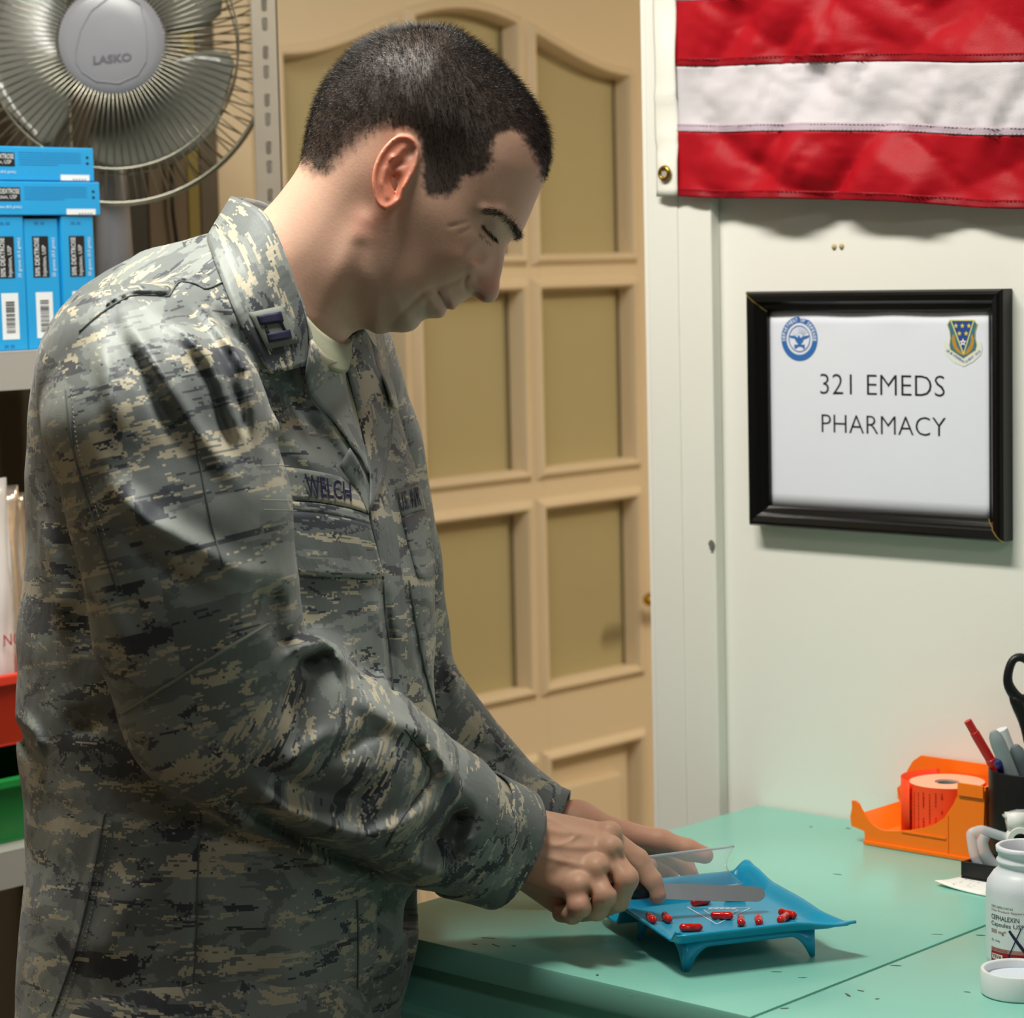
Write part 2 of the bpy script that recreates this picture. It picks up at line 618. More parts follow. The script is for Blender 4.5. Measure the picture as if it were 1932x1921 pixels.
def flag_y(x, z):
    """distance of the cloth from the wall"""
    x, z = np.asarray(x, float), np.asarray(z, float)
    a = x * 0.8 + z * 1.0
    w = 0.017 + 0.012 * (vnoise(x * 4.5 + 3, z * 2.5, 1) - .5)
    w = w + 0.022 * (np.abs(vnoise((x * .9 - z * .75) * 12 + 5, (z * .8 + x * .6) * 4.5, 2) - .5) * 2 - .4)
    w = w + 0.014 * (np.abs(vnoise((x * .6 + z * .9) * 15, (z * .7 - x * .8) * 6, 3) - .5) * 2 - .4)
    w = w + 0.0075 * (np.abs(vnoise((x - z * .5) * 36, (z + x * .3) * 17, 4) - .5) * 2 - .4)
    w = w + 0.0022 * (np.abs(vnoise((x + z) * 70, (z - x) * 34, 6) - .5) * 2 - .4)
    w = 0.012 + (w - 0.012) * np.clip((x - FX0) / 0.04, 0.15, 1)
    s = np.abs(((z - FZ0) / SW + 0.5) % 1 - 0.5) * SW
    w = w + 0.0015 * vnoise(x * 140, z * 20, 5) * np.exp(-(s / 0.007) ** 2)
    return np.maximum(w, 0.0035) + 0.012


def flag_edge(x):
    return 0.006 * np.sin((x - FX0) * 3.1) - 0.033 * np.clip((x - FX0) / 0.45, 0, 2.2) + 0.004 * (vnoise(np.asarray(x) * 9, np.zeros_like(x), 9) - .5)


def flag_sheet(x0, x1, z0, z1, nx, nz, off=0.0):
    xs = np.linspace(x0, x1, nx)
    zs = np.linspace(z0, z1, nz)
    G = []
    for z in zs:
        k = max(0.0, 1 - (z - FZ0) / 2.5)
        zz = z + flag_edge(xs) * k
        yy = YW - flag_y(xs, np.full(nx, z)) - off
        G.append([(xs[i], yy[i], zz[i]) for i in range(nx)])
    return G


flag = thing('wall_flag', 'red and white striped nylon flag hanging on the white wall', 'flag', loc=(FX0, YW, FZ0))
for k in range(13):
    z0 = FZ0 + k * SW
    xs = FX0 if k < 6 else FX0 + 0.70
    red = k % 2 == 0
    nx = 240 if k < 4 else 60
    if k >= 6:
        nx = 50
    o = MB().grid(flag_sheet(xs, FX1, z0, z0 + SW, nx, 26 if k < 4 else 8)).build('stripe', m_red if red else m_white, None, True, solid=0.0006)
    adopt(o, flag)
    if k < 4:
        o2 = MB().grid(flag_sheet(xs, FX1, z0, z0 + 0.0085, nx, 5, 0.0007)).build('hem', m_redseam if red else m_whiteseam, None, True, solid=0.0005)
        adopt(o2, o)
        # stitches of the hem
        st = MB()
        for row in (0.0012, 0.0072):
            xx = np.arange(xs, min(FX1, xs + 0.62), 0.0042)
            zz = z0 + row + flag_edge(xx) * max(0, 1 - (z0 - FZ0) / 2.5)
            yy = YW - flag_y(xx, np.full(len(xx), z0 + row)) - 0.0016
            for i in range(len(xx)):
                st.box(xx[i], xx[i] + 0.0028, yy[i] - 0.0003, yy[i] + 0.0004, zz[i] - 0.00035, zz[i] + 0.00035)
        s3 = st.build('stitching', m_white if not red else m_redseam, None)
        s3['kind'] = 'stuff'
        adopt(s3, o)
o = MB().grid(flag_sheet(FX0, FX0 + 0.70, FZ0 + 6 * SW, FZ0 + 13 * SW, 40, 26)).build('canton', m_blue, None, True, solid=0.0006)
adopt(o, flag)
st = MB()
for r in range(9):
    for c in range(6 if r % 2 == 0 else 5):
        cx_ = FX0 + 0.058 * (1 + 2 * c + (r % 2))
        cz_ = FZ0 + 6 * SW + 0.0494 * (r + 1)
        y = YW - float(flag_y(cx_, cz_)) - 0.0025
        pts = [(cx_ + (0.022 if k % 2 == 0 else 0.009) * math.sin(math.pi * k / 5), y, cz_ + (0.022 if k % 2 == 0 else 0.009) * math.cos(math.pi * k / 5)) for k in range(10)]
        st.prism(pts, (0, -0.0008, 0))
o2 = st.build('stars', m_white)
o2['kind'] = 'stuff'
adopt(o2, o)
# canvas heading with brass grommets
HX0 = ony(1240, 200, YW - 0.02)[0]
zs = np.linspace(FZ0 + 0.001, FZ0 + 13 * SW, 120)
G = []
for z in zs:
    wav = 0.0035 * math.sin((z - FZ0) * 55) + 0.004 * (float(vnoise(np.array(z * 22.0), np.array(0.5), 21)) - .5)
    kink = -0.004 * math.exp(-((z - FZ0 - 0.052) / 0.004) ** 2) + 0.003 * math.exp(-((z - FZ0 - 0.11) / 0.006) ** 2)
    row = []
    for u in np.linspace(0, 1, 9):
        x = HX0 + wav * 0.5 * (1 - u) + (FX0 + 0.0015 - HX0) * u
        y = YW - 0.0235 - 0.003 * math.sin(u * 3.0) - (kink + wav * .6) * .6 - u * (float(flag_y(FX0, z)) - 0.0225)
        row.append((x, y, z))
    G.append(row)
hd = MB().grid(G).build('heading', m_canvas, None, True, solid=0.0014)
adopt(hd, flag)
for py in (327,):
    p = ony(1254, py, YW - 0.0315)
    g = MB().lathe([(0.0042, -0.0012), (0.0046, 0.0022), (0.0062, 0.003), (0.0082, 0.0018), (0.0088, 0.0), (0.0042, -0.0012)], 32, p, (0, -1, 0)).build('grommet', mat('aged_brass', '#a07f2c', 0.28, metal=1), None, True)
    adopt(g, flag)
    h = MB().lathe([(0.0, 0.0004), (0.0044, 0.0004)], 20, p, (0, -1, 0)).build('grommet_hole', mat('hole_grey', '#a79f92', 0.9), None)
    adopt(h, g)
p = (HX0 + 0.012, YW - 0.03, FZ0 + 12.6 * SW)
g = MB().lathe([(0.0042, -0.0012), (0.0046, 0.0022), (0.0062, 0.003), (0.0082, 0.0018), (0.0088, 0.0), (0.0042, -0.0012)], 24, p, (0, -1, 0)).build('grommet', MATS['aged_brass'], None, True)
adopt(g, flag)

# ------------------------------------------------------------------ framed sign
m_black = mat('black_lacquer', '#0b0b0b', 0.22, spec=0.5)
m_gold = mat('gold_edge', '#b49a4a', 0.4, metal=0.8)
m_paper = mat('sign_paper', '#e2e4ee', 0.8, var=0.02, vscale=14)
SX0, SX1, SZ0, SZ1 = -1.6335, -1.3155, 1.3095, 1.5630
sign = thing('framed_sign', 'black framed paper sign reading 321 EMEDS PHARMACY on the white wall', 'sign', loc=(SX0, YW, SZ0))
fwid = 0.0215
fprof = [(0.0, 0.0), (0.0, 0.017), (0.002, 0.0205), (0.005, 0.0215), (0.011, 0.0195), (0.014, 0.0155), (0.016, 0.0145), (0.018, 0.0135), (0.0215, 0.0095), (0.0215, 0.005)]
cor = [(SX0, SZ0, 1, 1), (SX1, SZ0, -1, 1), (SX1, SZ1, -1, -1), (SX0, SZ1, 1, -1)]
for k in range(4):
    a, b = cor[k], cor[(k + 1) % 4]
    V = []
    for (x, z, sx, sz) in (a, b):
        for (u, h) in fprof:
            V.append((x + sx * u, YW - 0.001 - h, z + sz * u))
    n = len(fprof)
    Fc = [(i, i + 1, n + i + 1, n + i) for i in range(n - 1)] + [(n - 1, 0, n, 2 * n - 1)]
    adopt(MB().add(V, Fc).build('frame_bar', m_black, None, autosmooth=0.5), sign)
for (x, z, sx, sz) in (cor[3], cor[1]):
    pts = [(x + sx * u * (1.0), YW - 0.0014 - h, z + sz * u * (1.0)) for u, h in fprof[1:9]]
    adopt(MB().tube(pts, 0.0006, 6).build('mitre_edge', m_gold, None), sign)
YP = YW - 0.006
pv = []
for z in np.linspace(SZ0 + fwid - .002, SZ1 - fwid + .002, 14):
    row = []
    for x in np.linspace(SX0 + fwid - .002, SX1 - fwid + .002, 30):
        e = math.exp(-((SZ1 - fwid - z) / 0.006) ** 2)
        row.append((x, YP + 0.0012 * e * math.sin((x - SX0) * 60), z))
    pv.append(row)
adopt(MB().grid(pv).build('paper', m_paper, None, True, solid=0.0003), sign)
YT = YP - 0.0005
m_ink = mat('black_print', '#1a1a1e', 0.7)


def px_rect(x0, y0, x1, y1):
    a, b = ony(x0, y1, YT), ony(x1, y0, YT)
    return a[0], b[0], a[2], b[2]


def crop6(x, y):
    return 1380 + x / 3.431, 500 + y / 3.431


for s, (ax, ay), (bx, by) in (('321 EMEDS', (575, 832), (1380, 718)), ('PHARMACY', (584, 1085), (1388, 985))):
    A = ony(*crop6(ax, ay), YT)
    B = ony(*crop6(bx, by + 8), YT)
    zlo = ony(*crop6((ax + bx) / 2, ay + 12), YT)[2]
    zhi = ony(*crop6((ax + bx) / 2, by - 8), YT)[2]
    o = print_text('lettering', s, (0, YT, 0), (1, 0, 0), (0, 0, 1), A[0], B[0], zlo, zhi, m_ink, None, -0.012)
    adopt(o, sign)


def flat(name, pts, m, parent, off=0.0, conv=None):
    P = [ony(*(conv(*p) if conv else p), YT - off) for p in pts]
    o = MB().prism(P, (0, -0.00012, 0)).build(name, m)
    return adopt(o, parent)


m_seal = mat('seal_blue_print', '#2f6ab0', 0.7)
m_sealw = mat('seal_white_print', '#eef2fa', 0.7)
m_seall = mat('seal_light_print', '#c9d4ea', 0.7)
sc0 = ony(1440 + 822 / 12.075, 580 + 716 / 12.075, YT)
SR = 0.0237
seal = thing('seal_dummy', None, None)
bpy.data.objects.remove(seal)


def ring(name, r0, r1, m, off, n=64):
    V = []
    Fc = []
    for k in range(n):
        t = 2 * math.pi * k / n
        for r in (r0, r1):
            V.append((sc0[0] + r * SR * math.cos(t), YT - off, sc0[2] + r * SR * math.sin(t)))
    for k in range(n):
        a, b = 2 * k, 2 * ((k + 1) % n)
        Fc.append((a, a + 1, b + 1, b))
    return adopt(link(name, mesh_from(name, V, Fc), m), sign)


sealo = ring('seal', 0.72, 1.0, m_seal, 0.0)


def sub(o, p):
    o.parent = p
    o.matrix_parent_inverse = p.matrix_parent_inverse.copy()
    o.matrix_parent_inverse = (Matrix.Translation(sign.location)).inverted()
    return o


ring('seal_ring', 0.555, 0.60, m_seal, 0.0)


def c3(x, y):
    return 1440 + x / 12.075, 580 + y / 12.075


eagle = [(575, 640), (640, 645), (720, 640), (745, 665), (790, 690), (790, 650), (815, 630), (835, 655), (830, 690), (870, 690), (900, 655), (960, 648), (1050, 635), (1030, 680), (970, 715), (915, 730), (910, 770), (880, 810), (850, 845), (900, 850), (945, 845), (940, 960), (915, 935), (880, 905), (830, 890), (790, 900), (735, 945), (700, 910), (735, 890), (700, 880), (715, 845), (770, 850), (800, 840), (765, 800), (735, 760), (720, 715), (670, 700), (620, 690)]
flat('eagle', eagle, m_seal, sign, 0.0, c3)
rays = MB()
for k in range(11):
    a = math.radians(35 + 11 * k)
    c_, s_ = math.cos(a), math.sin(a)
    pts = []
    for r, w in ((0.22, 0.010), (0.50, 0.018), (0.50, -0.018), (0.22, -0.010)):
        pts.append((sc0[0] + SR * (r * c_ - w * s_), YT, sc0[2] + SR * (0.02 + r * s_ + w * c_)))
    rays.prism(pts, (0, -0.0001, 0))
adopt(rays.build('seal_rays', m_seall), sign)
seal_text = MB()


def ring_text(mb, s, r0, r1, a0, a1, cen, y, R):
    n = len(s)
    for i, ch in enumerate(s):
        if ch == ' ':
            continue
        uv, Fc = text_uv(ch, -0.5, 0.5, 0, 1, 0.02)
        a = math.radians(a0 + (a1 - a0) * (i + 0.5) / n)
        w = abs(math.radians(a1 - a0)) / n * 0.72 * (r0 + r1) / 2
        V = []
        for u, v in uv:
            r = r0 + (r1 - r0) * v
            x = r * math.cos(a) + u * w * math.sin(a)
            z = r * math.sin(a) - u * w * math.cos(a)
            V.append((cen[0] + R * x, y, cen[2] + R * z))
        mb.add(V, Fc)


ring_text(seal_text, 'DEPARTMENT OF DEFENSE', 0.77, 0.94, 188, -8, sc0, YT - 0.0003, SR)
o = link('seal_lettering', mesh_from('seal_lettering', seal_text.V, seal_text.F), m_sealw)
adopt(o, sign)


def c4(x, y):
    return 1760 + x / 13.8, 580 + y / 13.8


mk = lambda n, c: mat(n, c, 0.7)
flat('scroll', [(280, 900), (340, 860), (420, 1000), (520, 1120), (790, 1330), (1080, 1140), (1150, 960), (1210, 860), (1270, 920), (1290, 1090), (1250, 1230), (1050, 1420), (800, 1545), (540, 1430), (340, 1240), (290, 1080)], mk('scroll_cream_print', '#dfe2d8'), sign, 0.0, c4)
flat('shield_edge', [(440, 320), (1075, 320), (1165, 440), (1110, 640), (1110, 800), (1155, 980), (1120, 1130), (960, 1230), (795, 1345), (620, 1225), (450, 1110), (425, 980), (450, 800), (430, 620), (370, 450)], mk('shield_gold_print', '#c9c25a'), sign, 0.0001, c4)
flat('shield', [(455, 345), (1065, 345), (1145, 445), (1095, 640), (1095, 800), (1140, 980), (1105, 1115), (950, 1215), (795, 1325), (630, 1210), (465, 1095), (442, 980), (465, 800), (447, 620), (392, 450)], mk('shield_teal_print', '#3f6f82'), sign, 0.0002, c4)
for pts in ([(530, 690), (490, 800), (510, 950), (560, 1080), (660, 1180), (760, 1240), (790, 1200), (700, 1120), (620, 1000), (590, 860), (570, 740)], [(1020, 690), (1070, 800), (1075, 920), (1040, 1060), (960, 1170), (850, 1240), (800, 1210), (880, 1120), (960, 1000), (1000, 860), (990, 760)]):
    flat('wreath', pts, mk('wreath_print', '#b98a2e'), sign, 0.0003, c4)
flat('chevron_edge', [(450, 330), (1085, 330), (800, 1260)], mk('chevron_gold_print', '#d4d678'), sign, 0.0004, c4)
flat('chevron', [(490, 352), (1045, 352), (798, 1160)], mk('chevron_blue_print', '#27438c'), sign, 0.0005, c4)
for (x, y, r, m) in ((600, 480, 62, '#d8cf4a'), (768, 480, 62, '#d8cf4a'), (940, 480, 62, '#d8cf4a'), (692, 680, 62, '#d8cf4a'), (868, 680, 62, '#d8cf4a'), (785, 910, 95, '#f4f4fa')):
    flat('star', [(x + (r if k % 2 == 0 else r * .42) * math.sin(math.pi * k / 5), y - (r if k % 2 == 0 else r * .42) * 1.15 * math.cos(math.pi * k / 5)) for k in range(10)], mk('star_print' + m[1:], m), sign, 0.0006, c4)
flat('star_centre', [(785 + 24 * math.cos(k * .7854), 912 + 26 * math.sin(k * .7854)) for k in range(8)], mk('star_red_print', '#7a1620'), sign, 0.0008, c4)
mb = MB()
for s, (x0, y0), (x1, y1) in (('321 AIR EXPEDITIONARY', (355, 1110), (830, 1440)), ('ADVISORY GROUP', (850, 1430), (1240, 1130))):
    n = len(s)
    for i, ch in enumerate(s):
        if ch == ' ':
            continue
        uv, Fc = text_uv(ch, -.4, .4, -.5, .5, 0.01)
        tx, ty = (x1 - x0) / n, (y1 - y0) / n
        L = math.hypot(tx, ty)
        nx_, ny_ = ty / L, -tx / L
        cx_, cy_ = x0 + tx * (i + .5), y0 + ty * (i + .5)
        mb.add([ony(*c4(cx_ + tx * u + nx_ * v * 62, cy_ + ty * u + ny_ * v * 62), YT - 0.0004) for u, v in uv], Fc)
o = link('scroll_lettering', mesh_from('scroll_lettering', mb.V, mb.F), mk('scroll_blue_print', '#5a70b0'))
adopt(o, sign)

# ------------------------------------------------------------------ pill counting tray
m_tray = mat('blue_tray_plastic', '#1fa3cc', 0.28, spec=0.5, sss=0.05)
TO = np.array([-1.2897, 1.5981])
e1, e2 = np.array([0.49, 0.872]), np.array([-0.872, 0.49])
e1 /= np.linalg.norm(e1)
e2 = np.array([-e1[1], e1[0]])
TZ = ZC + 0.027


def tw(u, v, h):
    p = TO + e1 * u + e2 * v
    return (p[0], p[1], TZ + h)


tray = thing('counting_tray', 'bright blue plastic pill counting tray on the teal cabinet', 'tray', loc=(TO[0], TO[1], ZC))
TU, TV = 0.142, 0.150


def sm(a, b, x):
    t = min(1, max(0, (x - a) / (b - a)))
    return t * t * (3 - 2 * t)


def tray_h(u, v):
    """height of the tray floor above TZ"""
    h = 0.0
    h += 0.010 * sm(0.010, -0.004, v)                    # near curled lip
    hi = 0.006 + 0.003 * sm(0.0, 0.08, v) + 0.006 * sm(0.13, 0.175, v)
    h += hi * sm(TU - 0.012, TU + 0.004, u)                        # right wall
    h += 0.003 * sm(0.004, -0.003, u) * sm(0.132, 0.12, v)         # thin left rim
    if v > 0.126:                                       # trough along the far side
        h += -0.015 * sm(0.126, 0.142, v) * sm(0.188, 0.172, v) * sm(TU + 0.002, TU - 0.012, u)
        h += 0.008 * sm(0.172, 0.188, v) * sm(TU + .01, TU - 0.01, u)
    return h


us = np.concatenate([np.linspace(-0.004, 0.012, 7), np.linspace(0.016, TU - 0.02, 14), np.linspace(TU - 0.016, TU + 0.004, 9)])
vs = np.concatenate([np.linspace(-0.005, 0.012, 8), np.linspace(0.018, 0.118, 16), np.linspace(0.122, 0.189, 28)])
G = []
for v in vs:
    row = []
    for u in us:
        # spout at the near right corner flares outwards
        k = sm(0.034, -0.004, v) * sm(TU - 0.045, TU + 0.004, u)
        uu, vv = u + 0.016 * k, v - 0.001 * k
        row.append(tw(uu, vv, tray_h(u, v) * (1 - 0.55 * k) - 0.002 * k))
    G.append(row)
pan = MB().grid(G).build('pan', m_tray, None, True, solid=0.0022)
adopt(pan, tray)
# rolled edge of the near lip and feet panels
lip = [tw(u, -0.0062, 0.0100 - 0.0058 * sm(TU - 0.04, TU + 0.004, u)) for u in np.linspace(-0.004, TU + 0.012, 14)]
adopt(MB().tube(lip, 0.0014, 8).build('rolled_lip', m_tray, None, True), tray)


def foot_panel(pa, pb, depth, off):
    """arched skirt with two tapering feet between pa and pb (u,v)"""
    n = 36
    V = []
    a, b = np.array(pa), np.array(pb)
    L = np.linalg.norm(b - a)
    d = (b - a) / L
    nn = np.array([-d[1], d[0]])
    for i in range(n + 1):
        t = i / n
        s = t * L
        e = min(s, L - s)
        # skirt height: full at the feet, low in the middle
        h = depth if e < 0.0045 else max(0.0065, depth * math.exp(-((e - 0.0045) / 0.0105) ** 0.8))
        q = a + d * s
        V += [tw(q[0], q[1], -0.001), tw(q[0], q[1], -h)]
    Fc = [(2 * i, 2 * i + 1, 2 * i + 3, 2 * i + 2) for i in range(n)]
    return MB().add(V, Fc)


for pa, pb in (((0.010, 0.012), (TU - 0.012, 0.012)), ((0.010, 0.012), (0.010, 0.122)), ((TU - 0.012, 0.012), (TU - 0.012, 0.122)), ((0.010, 0.122), (TU - 0.012, 0.122))):
    adopt(foot_panel(pa, pb, 0.0262, 0).build('skirt', m_tray, None, True, solid=0.0022), tray)
m_trayprint = mat('white_tray_print', '#e8f2f6', 0.6)
pm = MB()


def tp(px, py):
    return onz(px, py, TZ + 0.0014)


def tri_outline(P, w):
    P = [np.array(p) for p in P]
    for i in range(3):
        a, b = P[i], P[(i + 1) % 3]
        d = (b - a) / np.linalg.norm(b - a)
        n = np.array([-d[1], d[0], 0]) * w / 2
        pm.add([a - n, b - n, b + n, a + n], [(0, 1, 2, 3)])


def ct(x, y):
    return tp(1100 + x / 3.864, 1580 + y / 3.864)


tri_outline([ct(760, 508), ct(1220, 515), ct(975, 632)], 0.0012)
tri_outline([ct(880, 528), ct(1130, 530), ct(985, 605)], 0.0008)
ax_, bx_ = ct(900, 530), ct(1120, 530)
for k in range(5):
    c_ = ct(935 + 42 * k, 521)
    d_ = e1 * 0.0022
    pm.add([(c_[0] - d_[0], c_[1] - d_[1], c_[2]), (c_[0] + d_[0], c_[1] + d_[1], c_[2]), (c_[0] + d_[0] + e2[0] * .003, c_[1] + d_[1] + e2[1] * .003, c_[2]), (c_[0] - d_[0] + e2[0] * .003, c_[1] - d_[1] + e2[1] * .003, c_[2])], [(0, 1, 2, 3)])
o = link('printed_triangle', mesh_from('printed_triangle', pm.V, pm.F), m_trayprint)
adopt(o, tray)

# capsules
m_caps = mat('red_capsule', '#e01b14', 0.12, spec=0.6, coat=0.4)
m_caps2 = mat('red_capsule_body', '#cf120e', 0.14, spec=0.6, coat=0.4)


def capsule(pxc, pyc, pxd, pyd, label, z=None, L=None):
    """capsule centred on a tray point, pointing to a second tray point"""
    r = 0.0036
    zz = TZ + 0.0011 + r if z is None else z
    a = onz(pxc, pyc, zz)
    b = onz(pxd, pyd, zz)
    d = np.array(b) - np.array(a)
    ang = math.atan2(d[1], d[0])
    L = L or 0.0205
    t = thing('capsule', label, 'capsule', 'red capsules in the counting tray', (a[0], a[1], zz), ang)
    hl = L / 2 - r
    prof = [(0.0, -hl - r)] + [(r * .955 * math.sin(k * .2618), -hl - r * .955 * math.cos(k * .2618)) for k in range(1, 7)] + [(r * .955, 0.001)]
    MB().lathe(prof, 24, (0, 0, 0), (1, 0, 0)).build('body', m_caps2, t, True)
    prof = [(r * .955, -0.0016), (r, -0.0014), (r, hl)] + [(r * math.cos(k * .2618), hl + r * math.sin(k * .2618)) for k in range(1, 6)] + [(0.0, hl + r)]
    MB().lathe(prof, 24, (0, 0, 0), (1, 0, 0)).build('cap', m_caps, t, True)


def cc(x, y):
    return 1100 + x / 3.864, 1580 + y / 3.864


for (x, y, dx, dy, lab) in (
        (495, 588, 40, 42, 'red capsule nearest the hand, leftmost of all'),
        (610, 583, 40, 45, 'red capsule second from the left, beside the leftmost'),
        (788, 657, -80, 0, 'red capsule lying along the near lip of the tray'),
        (1012, 570, 80, 2, 'red capsule lying on the printed white triangle'),
        (1152, 606, 4, 40, 'red capsule end-on just right of the triangle'),
        (1281, 605, -6, -38, 'red capsule end-on in the middle of the right half'),
        (1490, 556, 70, 18, 'red capsule farther one of the touching pair at the right'),
        (1462, 588, -60, 40, 'red capsule nearer one of the touching pair at the right')):
    p, q = cc(x, y), cc(x + dx, y + dy)
    capsule(p[0], p[1], q[0], q[1], lab)
for (u, v, a, lab) in ((0.066, 0.112, 0.2, 'red capsule behind the spatula blade, left of two'), (0.100, 0.114, -0.3, 'red capsule behind the spatula blade, right of two')):
    p = tw(u, v, 0.0047)
    A = project(p)
    B = project((p[0] + 0.01 * math.cos(1.05 + a), p[1] + 0.01 * math.sin(1.05 + a), p[2]))
    capsule(A[0], A[1], B[0], B[1], lab, p[2])

# spatula
m_steel = mat('brushed_steel', '#a4a7aa', 0.38, metal=0.75, var=0.1, vscale=40)
m_blackpl = mat('black_plastic', '#0d0d0e', 0.4)
sp = thing('spatula', 'steel counting spatula with black handle held in the near hand', 'spatula')
s0, s1 = np.array(at(1206, 1681, 2.172)), np.array(at(1443, 1688, 2.192))
sd = (s1 - s0) / np.linalg.norm(s1 - s0)
su = UP * 0.93 + FW * 0.36
su = su - sd * (su @ sd)
su /= np.linalg.norm(su)
L = np.linalg.norm(s1 - s0)
outl = []
for t in list(np.linspace(0, 0.9, 9)) + [.93, .95, .97, .98, .99, .995, 1.0]:
    w = 0.0064 + 0.0008 * math.sin(t * 3.1)
    if t > 0.93:
        w *= math.sqrt(max(0.003, 1 - ((t - 0.93) / 0.07) ** 2))
    outl.append((t, w))
pts = [s0 + sd * L * t + su * w for t, w in outl] + [s0 + sd * L * t - su * w for t, w in reversed(outl)]
MB().prism(pts, np.cross(sd, su) * 0.0012).build('blade', m_steel, sp)
hb = s0 - sd * 0.075
MB().tube([hb, hb + sd * .01, s0 - sd * 0.040, s0 - sd * .004, s0 + sd * 0.008], [0.004, 0.0065, 0.0072, 0.0078, 0.0068], 12).build('handle', m_blackpl, sp, True)

# clear lid held open in the far hand
m_clear = mat('clear_plastic', '#dfe9ea', 0.06, alpha=0.13, spec=0.6)
lid = thing('tray_lid', 'clear curved plastic tray lid held up by the far hand', 'lid')
G = []
a0, a1 = np.array(at(1215, 1618, 2.262)), np.array(at(1384, 1597, 2.318))
ld = (a1 - a0)
dn = np.array(at(1402, 1668, 2.30)) - a1
bow = -FW * 0.012 + RT * -0.010
for i in range(13):
    t = i / 12
    row = []
    for k in range(13):
        s = k / 12
        row.append(a0 + ld * t * (1 + 0.0 * s) + dn * s + bow * math.sin(math.pi * s) * 1.2)
    G.append(row)
MB().grid(G).build('shell', m_clear, lid, True, solid=0.0005)
m_rim = mat('clear_plastic_rim', '#dfe6e8', 0.1, alpha=0.55)
MB().tube([G[i][0] for i in range(13)], 0.0014, 8).build('rim', m_rim, lid, True)
MB().tube([G[i][12] for i in range(13)], 0.0009, 8).build('rim', m_rim, lid, True)
MB().tube([G[12][k] for k in range(13)], 0.0006, 8).build('rim', m_rim, lid, True)

# ------------------------------------------------------------------ orange label dispenser
m_or = mat('orange_plastic', '#ff7a10', 0.38, spec=0.4, sss=0.05)
YN, YFR = 2.088, 2.1715


def c5(x, y):
    return 1590 + x / 5.649, 1340 + y / 5.649


disp = thing('label_dispenser', 'orange plastic label dispenser by the white wall', 'dispenser', loc=(-1.40, 2.1, ZC))


def plate(name, pts, y, t, m=m_or, par=disp):
    P = [ony(*c5(*p), y) for p in pts]
    P = [(a[0], y, max(a[2], ZC + 0.0005)) for a in P]
    return adopt(MB().prism(P, (0, t, 0)).build(name, m), par)


near = [(235, 1440), (1370, 1610), (1490, 1560), (1500, 1300), (1512, 870), (1232, 805), (1225, 900), (1180, 1000), (1080, 1150), (980, 1215), (850, 1258), (700, 1283), (560, 1290), (450, 1285), (380, 1265), (320, 1225), (270, 1175), (225, 1110), (190, 1055), (165, 1000), (130, 968), (95, 965), (98, 1040), (80, 1130), (90, 1235), (230, 1290)]
plate('near_wall', near, YN, 0.003)
zf = ZC + 0.012
nl = ony(*c5(100, 1000), YN)
nr = ony(*c5(1505, 870), YN)
xl, xr = nl[0], nr[0]
xm = ony(*c5(235, 1400), YN)[0]
# far wall: low in front, stepped up behind the roll
zlow = ony(*c5(95, 965), YN)[2]
fx = lambda x, y: ony(*c5(x, y), YFR)
far = [(xl, YFR, zlow - 0.012), (xl, YFR, zlow), (fx(580, 855)[0], YFR, fx(580, 860)[2]), (fx(700, 620)[0], YFR, fx(700, 620)[2]), (fx(745, 545)[0], YFR, fx(745, 545)[2]), (fx(830, 485)[0], YFR, fx(830, 485)[2]), (xr + 0.004, YFR, fx(830, 485)[2]), (xr + 0.004, YFR, ZC + 0.0005), (xm, YFR, ZC + 0.0005), (xm, YFR, zf)]
adopt(MB().prism(far, (0, 0.003, 0)).build('far_wall', m_or), disp)
adopt(MB().box(xm, xr, YN + 0.003, YFR, ZC + 0.0005, zf, 0.001).build('floor_plate', m_or), disp)
# sloping spout floor
adopt(MB().prism([(xm, YN + 0.003, zf), (xl + 0.002, YN + .003, zlow - 0.018), (xl + .002, YN + .003, zlow - 0.015), (xm + .01, YN + .003, zf)], (0, YFR - YN - 0.003, 0)).build('spout', m_or), disp)
adopt(MB().box(xr - 0.003, xr, YN + .003, YFR, ZC + 0.0005, nr[2] + 0.004, 0.0008).build('end_wall', m_or), disp)
b0, b1 = ony(*c5(235, 1440), YN), ony(*c5(1370, 1610), YN)
adopt(MB().box(xm - .001, xr, YN - 0.0022, YN + 0.0005, ZC + 0.0004, ZC + 0.0045, 0.0008).build('foot_rib', m_or), disp)
q0, q1 = ony(*c5(630, 1290), YN), ony(*c5(1105, 1375), YN)
adopt(MB().box(q0[0], q1[0], YN - 0.0012, YN, q0[2] - 0.0012, q0[2] + 0.0012, 0.0004).build('rib', m_or), disp)
q2 = ony(*c5(1122, 1300), YN)
adopt(MB().box(q2[0] - .0007, q2[0] + .0007, YN - 0.0008, YN, ZC + 0.006, ony(*c5(1130, 1120), YN)[2], 0.0003).build('rib', m_or), disp)
adopt(MB().box(ony(*c5(1235, 800), YN)[0], xr + 0.0005, YN - 0.0025, YN, nr[2] - 0.007, nr[2] + 0.006, 0.0008).build('top_lip', m_or), disp)
# roll of fluorescent labels
m_lab = mat('fluorescent_label', '#ff4f22', 0.6, spec=0.3)
m_labs = mat('label_roll_side', '#ffb794', 0.75)
m_core = mat('card_core', '#8f8f8c', 0.8)
m_ltext = mat('label_print', '#b81208', 0.8)
RR = 0.0388
rc = (ony(*c5(1105, 900), (YN + YFR) / 2)[0], (YN + YFR) / 2 + 0.0012)
rr_y = 0.0388
roll = thing('label_roll', 'roll of fluorescent orange labels in the orange dispenser', 'label roll', loc=(rc[0], rc[1], zf))
H = 0.056


def oval(r, n=56):
    return [(r * math.cos(2 * math.pi * k / n), r * rr_y / RR * math.sin(2 * math.pi * k / n)) for k in range(n)]


